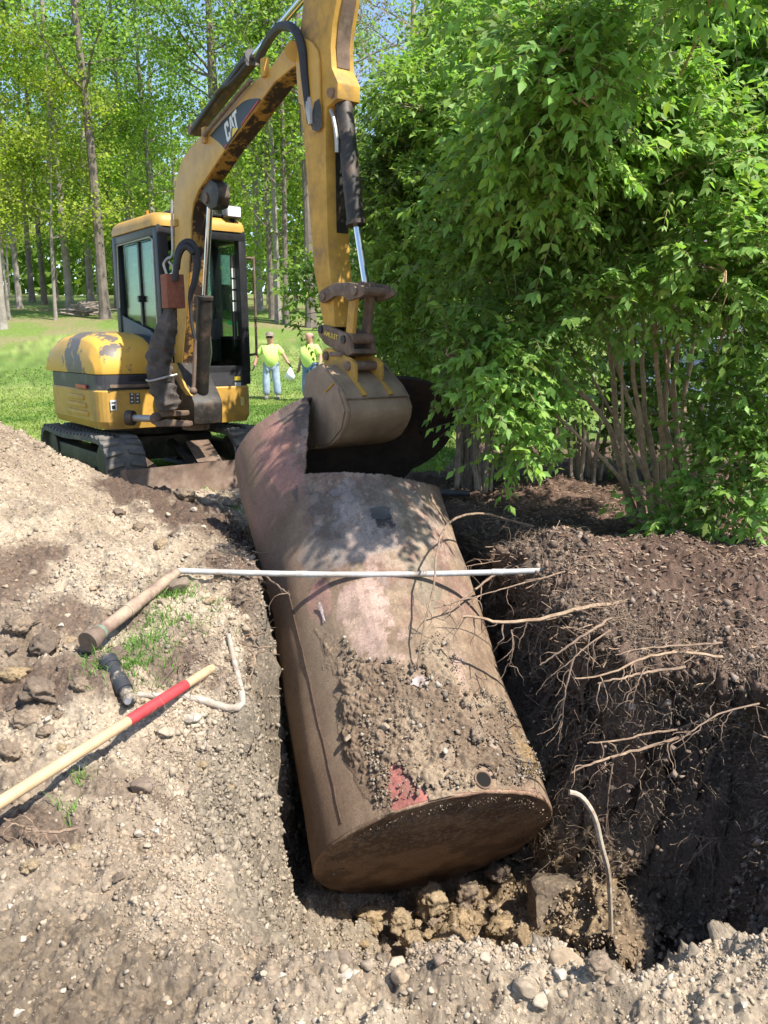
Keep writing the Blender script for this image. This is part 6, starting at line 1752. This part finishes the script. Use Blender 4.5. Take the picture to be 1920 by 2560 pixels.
def house():
    c = D(1640, 800, 18.0); c.z = hz(c.x, c.y)
    root = empty('clapboard_house', tuple(c), 'pale grey clapboard house wall behind the shrubs at the right edge', 'house')
    def P(x, y, z): return c + Vector((x, y, z))
    M_SID = simple('clapboard', (.40, .42, .43), .7, 0, .08, 6, .05)
    MB().box(P(4, 3, 1.4), ((1, 0, 0), (0, 1, 0), (0, 0, 1)), (5.5, 3, 1.4)).build('wall', M_SID, root)
    for k in range(18):
        MB().prism([P(-1.52, -.0, .1 + k * .15), P(-1.52, -.035, .1 + k * .15), P(-1.52, -.012, .255 + k * .15), P(-1.52, -.0, .255 + k * .15)], Vector((11.0, 0, 0))).build('siding_board', M_SID, root)
    w = MB().box(P(.4, -.05, 1.5), ((1, 0, 0), (0, 1, 0), (0, 0, 1)), (.5, .05, .65)).build('window', M_DECALW, root, bevel=.01)
    for s in (-1, 1): MB().box(P(.4 + s * .22, -.10, 1.5), ((1, 0, 0), (0, 1, 0), (0, 0, 1)), (.2, .01, .56)).build('pane', MATS['car_glass'], w)
    MB().prism([P(-1.9, -.5, 2.85), P(-1.9, 3, 4.6), P(-1.9, 6.5, 2.85)], Vector((12, 0, 0))).build('roof', simple('shingle', (.10, .09, .09), .9, 0, .3, 6, .4), root)
house()

# ------------------------------------------------------------------ shrubs
M_BARK = simple('shrub_bark', (.38, .27, .17), .9, 0, .45, 22, .5, (.44, .34, .23), thresh=(.5, .68))
M_BARKDARK = simple('shrub_bark_grey', (.22, .175, .13), .9, 0, .45, 22, .5, (.32, .26, .2))
LEAF2 = np.array([(0, 0, 0), (.42, -.24, .045), (.45, 0, 0), (.42, .24, .045), (1, 0, -.10)])     # along, across, lift
LEAFF = np.array([(0, 1, 2), (0, 2, 3), (1, 4, 2), (2, 4, 3)])
def norm(a): return a / (np.linalg.norm(a, axis=-1, keepdims=True) + 1e-9)
def sprays(org, dirs, L, npair, size, col, seed):
    """leafy twigs: opposite pairs of pointed leaves along drooping shoots; returns per-leaf frames and twig paths"""
    r = np.random.default_rng(seed)
    n = len(org)
    d = norm(dirs)
    sidev = norm(np.cross(d, r.normal(size=(n, 3)) * .5 + np.array([0, 0, 1.0])))
    S = (np.arange(npair) + .6) / npair
    base = org[:, None] + d[:, None] * (S[None, :, None] * L[:, None, None]) + np.array([0, 0, -1.0]) * (S ** 2)[None, :, None] * (L * .30)[:, None, None]
    tan = norm(d[:, None] + np.array([0, 0, -1.0]) * (2 * S)[None, :, None] * .30)
    A, B, Nn = [], [], []
    for sg in (-1, 1):
        ld = norm(tan * .55 + sg * sidev[:, None] * .75 + np.array([0, 0, -.38]) + r.normal(size=(n, npair, 3)) * .25)
        A.append(base); B.append(ld)
    tipd = norm(tan[:, -1:] + r.normal(size=(n, 1, 3)) * .2 + np.array([0, 0, -.2]))
    A.append(base[:, -1:] + tan[:, -1:] * .01); B.append(tipd)
    P = np.concatenate([a.reshape(-1, 3) for a in A]); Dv = np.concatenate([b.reshape(-1, 3) for b in B])
    m = len(P)
    up = norm(np.array([.15, -.4, .85]) + r.normal(size=(m, 3)) * .38)
    side = norm(np.cross(Dv, up)); nr = norm(np.cross(side, Dv))
    sz = size * r.uniform(.45, 1.25, m)
    tw = np.concatenate([np.repeat(col, npair, 0), np.repeat(col, npair, 0), col]) * r.uniform(.7, 1.25, (m, 1)) * (1 + np.array([[.35, .05, -.1]]) * (r.uniform(size=(m, 1)) ** 4))
    return P, Dv, side, nr, sz, tw, base
LEAF1 = np.array([(0, 0, 0), (.42, -.24, .02), (1, 0, -.10), (.42, .24, .02)])
def leaf_mesh_arrays(P, Dv, side, nr, sz, col, rear=False):
    if rear:                                            # far shrubs: one folded diamond a leaf
        V = P[:, None] + sz[:, None, None] * (LEAF1[None, :, 0:1] * Dv[:, None] + LEAF1[None, :, 1:2] * side[:, None] + LEAF1[None, :, 2:3] * nr[:, None])
        return V.reshape(-1, 3), np.arange(len(P) * 4).reshape(-1, 4), np.repeat(col, 4, 0)
    V = P[:, None] + sz[:, None, None] * (LEAF2[None, :, 0:1] * Dv[:, None] + LEAF2[None, :, 1:2] * side[:, None] + LEAF2[None, :, 2:3] * nr[:, None])
    F = LEAFF[None] + (np.arange(len(P)) * 5)[:, None, None]
    return V.reshape(-1, 3), F.reshape(-1, 3), np.repeat(col, 5, 0)
def twig_arrays(org, base, r0=.0022):
    n, k = base.shape[:2]
    pts = np.concatenate([org[:, None], base[:, 1::2], base[:, -1:]], 1)
    m = pts.shape[1]
    off = np.array([(1, 0, 0), (-.5, .6, .6), (-.5, -.6, -.6)]) * r0
    rr = np.linspace(1, .4, m)
    V = pts[:, :, None] + off[None, None] * rr[None, :, None, None]
    F = []
    for i in range(m - 1):
        for q in range(3):
            q2 = (q + 1) % 3
            F.append((i * 3 + q, i * 3 + q2, (i + 1) * 3 + q2, (i + 1) * 3 + q))
    F = np.array(F)[None] + (np.arange(n) * m * 3)[:, None, None]
    return V.reshape(-1, 3), F.reshape(-1, 4)
def fill_blobs(polys, n, dmin, seed, Yf, rf):
    """foliage masses: centres spread over an outline, each at its own depth"""
    r = random.Random(seed); out = []
    tries = 0
    P = np.array(polys, float)
    while len(out) < n and tries < 1500:
        tries += 1
        x, y = r.uniform(P[:, 0].min(), P[:, 0].max()), r.uniform(P[:, 1].min(), P[:, 1].max())
        if poly_sd(P, np.array([x]), np.array([y]))[0] < 0: continue
        if any((x - a) ** 2 + (y - b) ** 2 < dmin ** 2 for a, b, _, _ in out): continue
        out.append((x, y, Yf(x, y, r), rf(x, y, r)))
    return out
def shrub(name, label, base, stems, blobs, nspray, leaf, colr, seed, bark, parts=0, spread=1.0, twig_len=(.16, .34)):
    root = empty(name, tuple(base), label, 'shrub', 'leafy shrubs right of the pit')
    inv = np.array(WM[root.name].inverted().translation)
    r = np.random.default_rng(seed)
    C = np.array([np.array(D(x, y, Y)) for x, y, Y, _ in blobs]); Rr = np.array([q[3] for q in blobs])
    # stems with a fork towards the foliage they carry
    tops = []
    for i, (pts, r0) in enumerate(stems):
        P = smooth_path(pts, 16)
        P = wiggle(P, r0 * .35, seed + i)
        mb = MB().tube(P, list(np.linspace(r0, r0 * .45, len(P))), 7)
        tops.append((mb, P, r0))
    for j in range(len(C)):
        c = Vector(C[j])
        best = min(tops, key=lambda t: min((p - c).length + (0 if p.z < c.z + .2 else 1.5) for p in t[1][4:]))
        k = min(range(4, len(best[1])), key=lambda q: (best[1][q] - c).length + (0 if best[1][q].z < c.z + .2 else 1.5))
        p0 = best[1][k]
        mid = p0.lerp(c, .5) + Vector((r.uniform(-.1, .1), r.uniform(-.1, .1), r.uniform(.0, .15)))
        path = wiggle(smooth_path([p0, mid, c], 9), .012, seed * 7 + j)
        best[0].tube(path, list(np.linspace(best[2] * .42, .004, len(path))), 5)
        for q in range(5):
            u = r.normal(size=3); u /= np.linalg.norm(u)
            e = c + Vector(u * Rr[j] * .8)
            best[0].tube(wiggle([c, c.lerp(e, .5), e], .02, seed + q + j), [.006, .0045, .003], 4)
    for mb, P, r0 in tops: mb.build('stem', bark, root)
    w = Rr ** 2; w = w / w.sum()
    idx = r.choice(len(C), nspray, p=w)
    u = norm(r.normal(size=(nspray, 3)) + np.array([.1, -.45, .55]))
    rad = Rr[idx] * (r.uniform(.25, 1.0, nspray) ** .6) * spread
    rad = rad * (1 + .35 * fbm(u[:, 0] * 2 + idx * 3.1, u[:, 1] * 2, u[:, 2] * 2, oct=2, seed=seed))
    org = C[idx] + u * rad[:, None]
    dirs = u + np.array([0, -.15, .25]) + r.normal(size=(nspray, 3)) * .35
    L = r.uniform(*twig_len, nspray)
    bc = np.array(colr)[None] * (1 + .22 * r.normal(size=(len(C), 1)))[idx] * r.uniform(.85, 1.15, (nspray, 1))
    bc = np.clip(bc * np.array([1, 1, 1]) + np.array([.03, .02, 0]) * r.uniform(0, 1, (nspray, 1)), .015, .5)
    P, Dv, sd, nr, sz, cl, tb = sprays(org, dirs, L, 6, leaf, bc, seed + 1)
    keep = np.ones(len(P), bool)
    gz = P[:, 2] > .12
    keep &= gz
    if parts:
        px, py = project(P)
        ok = gz & (px > 20) & (px < 1900) & (py > 20) & (py < 1500)
        dist = np.linalg.norm(P - np.array([0, 0, CAM_H]), axis=1) + np.where(ok, 0, 99)
        sel = np.argsort(dist)[:parts]
        keep[sel] = False
        me = arr_mesh('leaf', LEAF2, LEAFF, M_LEAF, np.array([np.array(colr) * 1.1] * 5))
        for i in sel:
            o = place('leaf', me, root)
            M = Matrix.Identity(4)
            for c_, v_ in enumerate((Dv[i] * sz[i], sd[i] * sz[i], nr[i] * sz[i], P[i] + inv)):
                for q in range(3): M[q][c_] = float(v_[q])
            o.matrix_local = M
    V, F, Cc = leaf_mesh_arrays(P[keep] + inv, Dv[keep], sd[keep], nr[keep], sz[keep], cl[keep], name in ('shaded_shrub', 'hanging_shrub'))
    o = place('foliage', arr_mesh('foliage', V, F, M_LEAF, Cc), root); tag(o, kind='stuff')
    V, F = twig_arrays(org + inv, tb + inv)
    o = place('twigs', arr_mesh('twigs', V, F, bark), root); tag(o, kind='stuff')
    return root
# front shrub: arching stems from one stool, foliage high, bare legs below
GA = Vector((1.98, 5.75, hz(1.98, 5.75)))
stA = []
for (b, m, t, r0) in (((1370, 1165), (1300, 900), (1130, 740), .030), ((1400, 1160), (1330, 900), (1300, 560), .034), ((1385, 1165), (1310, 1000), (1185, 880), .022), ((1430, 1170), (1390, 850), (1390, 500), .028),
                      ((1450, 1160), (1440, 850), (1470, 450), .030), ((1470, 1155), (1480, 850), (1540, 500), .026), ((1420, 1165), (1355, 850), (1230, 520), .024), ((1500, 1150), (1540, 870), (1640, 560), .024),
                      ((1490, 1160), (1510, 900), (1590, 640), .022), ((1440, 1150), (1420, 800), (1400, 300), .026), ((1410, 1155), (1370, 820), (1330, 350), .024), ((1460, 1150), (1460, 780), (1500, 250), .026),
                      ((1510, 1150), (1570, 950), (1680, 800), .018), ((1395, 1165), (1350, 1020), (1340, 700), .020), ((1475, 1165), (1465, 980), (1430, 700), .020), ((1430, 1165), (1380, 1000), (1250, 760), .02)):
    jb = random.uniform(-.12, .2); jt = random.uniform(-.55, .75)
    p0 = D(*b, 5.75 + jb); p0.z = hz(p0.x, p0.y) - .03
    stA.append(([p0, p0.lerp(D(*m, 5.75 + jt * .6), .45) + Vector((0, 0, .05)), D(*m, 5.75 + jt * .6), D(*t, 5.8 + jt)], r0))
polyA = [(1000, 30), (1120, 0), (1750, -20), (1780, 620), (1600, 640), (1450, 570), (1300, 610), (1190, 640), (1080, 640), (1010, 600), (960, 540), (1000, 480), (1050, 420), (1130, 330), (1090, 200)]
blA = fill_blobs(polyA, 50, 98, 5, lambda x, y, r: 5.35 + r.uniform(-.45, .75) - .25 * (y > 450), lambda x, y, r: r.uniform(.24, .40))
blA += [(1562, -95, 3.6, .24), (1500, -90, 3.7, .22), (1440, -85, 3.8, .2), (1250, 215, 4.05, .2), (1200, 120, 4.0, .18), (1180, 170, 4.35, .22), (1270, 110, 4.3, .24), (1130, 250, 4.4, .18), (1160, 300, 4.65, .26), (1100, 370, 4.7, .2), (1230, 230, 4.55, .26), (1190, 420, 4.65, .18), (1290, 330, 4.7, .22), (1040, 780, 5.0, .17), (1000, 740, 5.2, .14), (1090, 800, 5.0, .16), (1150, 740, 5.1, .18), (1080, 870, 5.0, .17), (1030, 850, 5.0, .12), (1120, 930, 5.05, .14), (1110, 980, 5.0, .08), (1160, 900, 5.1, .14), (970, 770, 5.0, .12), (1170, 840, 5.2, .13), (985, 790, 5.1, .08), (1100, 700, 5.1, .2),  # first masses added forward and above the view to dapple the tank with shade
        (1240, 680, 5.0, .15), (1330, 640, 4.9, .17), (1420, 650, 5.0, .15), (1530, 680, 5.1, .15), (1600, 690, 5.0, .2), (1660, 760, 5.0, .15), (1580, 860, 5.1, .17), (1530, 960, 5.2, .15), (1620, 850, 5.0, .18), (1650, 930, 5.0, .2), (1570, 980, 5.0, .15), (1600, 1010, 4.95, .16), (1560, 1060, 5.1, .15), (1510, 1040, 5.2, .12),
        (1480, 1110, 5.2, .12), (1400, 1130, 5.2, .09), (1500, 1150, 5.1, .09), (1560, 1130, 5.0, .1), (1620, 1110, 4.9, .12), (1640, 1060, 4.9, .13), (1700, 880, 5.2, .2), (1700, 1010, 5.1, .2), ]
shrub('arching_shrub', 'big arching shrub with pale peeling stems and pointed green leaves right of the tank', GA, stA, blA, 7600, .072, (.19, .345, .08), 31, M_BARK, 300)
# middle shrub behind the tank end
GB = Vector((.85, 7.6, hz(.85, 7.6)))
stB = []
for k in range(18):
    x0 = random.uniform(985, 1068); x1 = x0 + random.uniform(-120, 100); jb = random.uniform(-.2, .3)
    p0 = D(x0, 1050, 7.6 + jb); p0.z = hz(p0.x, p0.y) - .03
    stB.append(([p0, D(x0 + random.uniform(-8, 8), 880, 7.6 + jb), D(x0 + (x1 - x0) * .4, 700, 7.6 + jb), D(x1, random.uniform(300, 520), 7.7 + jb)], random.uniform(.02, .034)))
polyB = [(880, 200), (960, 120), (1060, 70), (1180, 100), (1180, 420), (1090, 500), (1000, 600), (980, 700), (900, 740), (860, 700), (840, 600), (835, 480), (835, 330)]
blB = fill_blobs(polyB, 46, 66, 8, lambda x, y, r: 7.5 + r.uniform(-.6, .9), lambda x, y, r: r.uniform(.26, .42))
blB += [(930, 800, 7.2, .2), (1080, 760, 7.4, .3), (1000, 720, 7.3, .3), (1100, 860, 7.6, .25), (880, 830, 8.0, .3), (940, 880, 8.2, .3), (840, 780, 8.2, .3), (1130, 930, 8.0, .22)]
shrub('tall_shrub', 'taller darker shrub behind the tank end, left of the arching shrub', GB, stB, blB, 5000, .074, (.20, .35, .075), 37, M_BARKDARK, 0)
GD = Vector((2.9, 8.4, hz(2.9, 8.4)))
stD = []
for k in range(14):
    x0 = random.uniform(1130, 1300); jb = random.uniform(-.3, .3)
    p0 = D(x0, 1020, 8.4 + jb); p0.z = hz(p0.x, p0.y) - .03
    stD.append(([p0, D(x0 + random.uniform(-30, 30), 850, 8.4 + jb), D(x0 + random.uniform(-80, 80), 560, 8.5 + jb), D(x0 + random.uniform(-120, 160), 300, 8.6 + jb)], random.uniform(.018, .03)))
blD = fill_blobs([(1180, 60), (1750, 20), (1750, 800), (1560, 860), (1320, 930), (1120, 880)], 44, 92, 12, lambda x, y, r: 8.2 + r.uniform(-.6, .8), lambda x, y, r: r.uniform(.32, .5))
shrub('shaded_shrub', 'dense shaded shrub filling the gap behind the arching shrub', GD, stD, blD, 4600, .075, (.14, .26, .06), 41, M_BARKDARK, 0)  # leaf colour set darker to stand for shade behind the stems
GC = Vector((.15, 11.5, hz(.15, 11.5)))
stC = []
for k in range(9):
    x0 = random.uniform(800, 900); p0 = D(x0, 900, 11.5); p0.z = hz(p0.x, p0.y) - .03
    stC.append(([p0, D(x0 + random.uniform(-20, 20), 760, 11.5), D(x0 + random.uniform(-60, 60), 560, 11.6), D(x0 + random.uniform(-80, 60), 330, 11.6)], .022))
blC = fill_blobs([(820, 270), (880, 200), (960, 240), (940, 740), (860, 780), (820, 740), (800, 560)], 24, 52, 14, lambda x, y, r: 11.3 + r.uniform(-.7, .8), lambda x, y, r: r.uniform(.32, .5))
blC += [(650, 600, 11.2, .2), (640, 640, 11.2, .14), (645, 680, 11.2, .09), (648, 715, 11.2, .06), (690, 600, 11.2, .22), (735, 600, 11.3, .3), (760, 680, 11.3, .3)]
shrub('hanging_shrub', 'light green shrub behind the stick with a spray hanging by the bald person', GC, stC, blC, 2800, .085, (.19, .33, .06), 43, M_BARKDARK, 0)

# ------------------------------------------------------------------ woodland
M_TRUNK = simple('tree_bark', (.27, .235, .20), .95, 0, .4, 5, .6, (.38, .35, .31), thresh=(.5, .7))
M_TRUNKD = simple('tree_bark_dark', (.16, .13, .105), .95, 0, .4, 5, .6, (.24, .20, .17), thresh=(.5, .7))
def tree_proto(seed, h, r0, nlimb, nleaf, col, low=.35, leaf=.16, spreadr=3.0, bark=None, twiggy=False, lean=.25):
    r = random.Random(seed); g = np.random.default_rng(seed)
    tx, ty = r.uniform(-lean, lean), r.uniform(-lean, lean)
    tp = smooth_path([Vector((0, 0, -.25)), Vector((tx * .3 + r.uniform(-.1, .1), ty * .3, h * .3)), Vector((tx + r.uniform(-.25, .25), ty, h * .62)), Vector((tx * 1.6 + r.uniform(-.5, .5), ty * 1.5, h))], 22)
    rad = [r0 * (1.35 if i == 0 else 1.12 if i == 1 else 1) * (1 - .86 * i / 21) for i in range(22)]
    mb = MB().tube(tp, rad, 9)
    cent = []
    for k in range(nlimb):
        u = low + (1 - low) * (k + r.random()) / nlimb * .97
        i = min(20, int(u * 21)); p = tp[i]
        a = r.uniform(0, 6.283); L = spreadr * (1.15 - .75 * u) * r.uniform(.6, 1.15)
        rise = r.uniform(.15, .75)
        d = Vector((math.cos(a), math.sin(a), rise)).normalized()
        P = [p]
        for s in range(6):
            d = (d + Vector((r.uniform(-.25, .25), r.uniform(-.25, .25), r.uniform(-.12, .22)))).normalized(); P.append(P[-1] + d * L / 6)
        mb.tube(P, list(np.linspace(max(.018, rad[i] * .42), .009, 7)), 5)
        for s in range(2, 7):
            cent.append(P[s])
            for t in range(2 if not twiggy else 4):
                d2 = (d + Vector((r.uniform(-1, 1), r.uniform(-1, 1), r.uniform(-.3, .6)))).normalized()
                Q = [P[s], P[s] + d2 * L * .14, P[s] + d2 * L * .28 + Vector((0, 0, r.uniform(-.05, .1)))]
                mb.tube(Q, [.011, .008, .004], 4); cent.append(Q[-1])
    trunk = mb.build('trunk', bark or M_TRUNK, None)
    tm = trunk.data; bpy.data.objects.remove(trunk)
    C = np.array([c[:] for c in cent])
    idx = g.integers(0, len(C), nleaf)
    pos = C[idx] + g.normal(size=(nleaf, 3)) * np.array([.42, .42, .22])
    n = norm(g.normal(size=(nleaf, 3)) * .75 + np.array([.15, -.3, .9]))
    a = norm(np.cross(n, g.normal(size=(nleaf, 3)))); b = np.cross(n, a)
    s = (leaf * g.uniform(.5, 1.15, nleaf))[:, None, None]
    Q = np.array([(-.5, -.1), (-.05, -.42), (.5, .05), (.0, .45)])
    V = pos[:, None] + s * (Q[None, :, 0:1] * a[:, None] + Q[None, :, 1:2] * b[:, None])
    F = np.arange(nleaf * 4).reshape(-1, 4)
    cc = np.array(col)[None] * (1 + .25 * g.normal(size=(len(C), 1)))[idx] * g.uniform(.8, 1.2, (nleaf, 1))
    cm = arr_mesh('crown', V.reshape(-1, 3), F, M_TREELEAF, np.repeat(np.clip(cc, .02, .5), 4, 0))
    return tm, cm
YG, MG, DG, YY = (.25, .37, .075), (.21, .335, .075), (.13, .22, .045), (.33, .41, .07)
PROTO = [tree_proto(1, 17, .17, 17, 6000, MG, .34, .15, 3.6), tree_proto(2, 19, .14, 15, 5500, YG, .40, .15, 3.2), tree_proto(3, 15, .12, 16, 5500, YG, .28, .15, 3.2, M_TRUNKD),
         tree_proto(4, 18, .18, 15, 5500, MG, .42, .15, 3.8, M_TRUNKD), tree_proto(5, 9, .07, 16, 8000, YY, .30, .13, 2.6), tree_proto(6, 18, .17, 26, 2600, (.26, .20, .12), .3, .10, 3.4, M_TRUNK, True), tree_proto(7, 7, .06, 14, 6000, YG, .2, .14, 2.2, M_TRUNKD)]
def tree(k, p, rz, s, label, group='woodland trees behind the lawn', name='tree'):
    root = empty(name, tuple(p), label, 'tree', group)
    root.rotation_euler = (0, 0, rz); root.scale = (s, s, s)
    o = place('trunk', PROTO[k][0], root)
    o = place('crown', PROTO[k][1], root); tag(o, kind='stuff')
    return root
TREES = [(4, 712, 0, 1.15, 'thick grey trunk at the far left edge of the lawn'), (43, 668, 1, 1.0, 'pale slender trunk, second tree from the left edge'), (70, 655, 3, .9, 'grey trunk just right of the pale slender one'), (97, 660, 2, 1.2, 'dark narrow trunk left of the pale straight tree'),
         (152, 670, 1, 1.25, 'pale straight trunk standing left of the brush pile'), (122, 648, 3, .8, 'thin trunk between the dark narrow and the pale straight tree'), (198, 665, 0, 1.0, 'grey trunk directly behind the brush pile'), (228, 690, 3, 1.15, 'dark reddish trunk just right of the brush pile, left of the cab'),
         (290, 660, 1, 1.1, 'tall forked tree behind the excavator cab roof'), (340, 650, 0, 1.1, 'tree behind the cab, left of the boom'), (487, 668, 3, 1.35, 'tall straight trunk rising behind the bend of the boom'), (588, 690, 2, 1.0, 'left of three slim trunks right of the cab'),
         (601, 694, 1, .9, 'middle of three slim trunks right of the cab'), (617, 698, 2, 1.0, 'right of three slim trunks right of the cab'), (672, 706, 3, 1.1, 'dark trunk seen just left of the stick'), (560, 672, 5, 1.0, 'bare grey-brown tree between boom and stick'),
         (770, 690, 5, 1.15, 'twiggy brownish tree behind the top of the stick'), (20, 690, 4, 1.0, 'young yellow-green maple low at the left edge'), (120, 690, 4, 1.1, 'young bright maple in front of the left trunks'), (250, 672, 6, 1.2, 'small leafy sapling behind the engine hood'), (640, 680, 6, 1.2, 'small leafy sapling left of the stick'),
         (880, 680, 5, 1.1, 'brownish budding tree above the tall shrub'), (530, 665, 6, 1.1, 'sapling right of the cab roof')]
for i, (dx, dy, k, s, lab) in enumerate(TREES):
    tree(k, ground_hit(dx, dy), 1.7 * i + .4, s, lab)
r4 = random.Random(17)
for i in range(28):
    Y = r4.uniform(33, 68); x = Y * r4.uniform(-.56, .22)
    if i % 9 == 0: x = Y * r4.uniform(.2, .6)
    k = r4.choice([0, 1, 2, 3, 1, 0, 2, 6, 4])
    tree(k, Vector((x, Y, hz(x, Y))), r4.uniform(0, 6.28), r4.uniform(.85, 1.25), 'leafy tree deep in the woods behind the front trunks', 'trees deep in the woods')
# distant wood that reads as one mass
def far_wood():
    g = np.random.default_rng(3)
    n = 22000
    Y = g.uniform(72, 100, n); x = Y * g.uniform(-.62, .40, n)
    top = 13 + 4 * fbm(x * .08, x * 0 + 3, oct=3, seed=5)
    z = base_h(x, Y) + g.uniform(0, 1, n) ** .9 * top
    nn_ = norm(g.normal(size=(n, 3)) * .7 + np.array([.1, -.5, .7])); a = norm(np.cross(nn_, g.normal(size=(n, 3)))); b = np.cross(nn_, a)
    s = g.uniform(.5, 1.3, n)[:, None, None]
    Q = np.array([(-.5, -.1), (-.05, -.42), (.5, .05), (.0, .45)])
    V = np.stack([x, Y, z], 1)[:, None] + s * (Q[None, :, 0:1] * a[:, None] + Q[None, :, 1:2] * b[:, None])
    c = np.array([[.19, .29, .06]]) * g.uniform(.6, 1.3, (n, 1))
    o = place('distant_wood', arr_mesh('distant_wood', V.reshape(-1, 3), np.arange(n * 4).reshape(-1, 4), M_TREELEAF, np.repeat(c, 4, 0)))
    tag(o, 'far green mass of the wood behind all trunks', 'wood', kind='stuff')
far_wood()
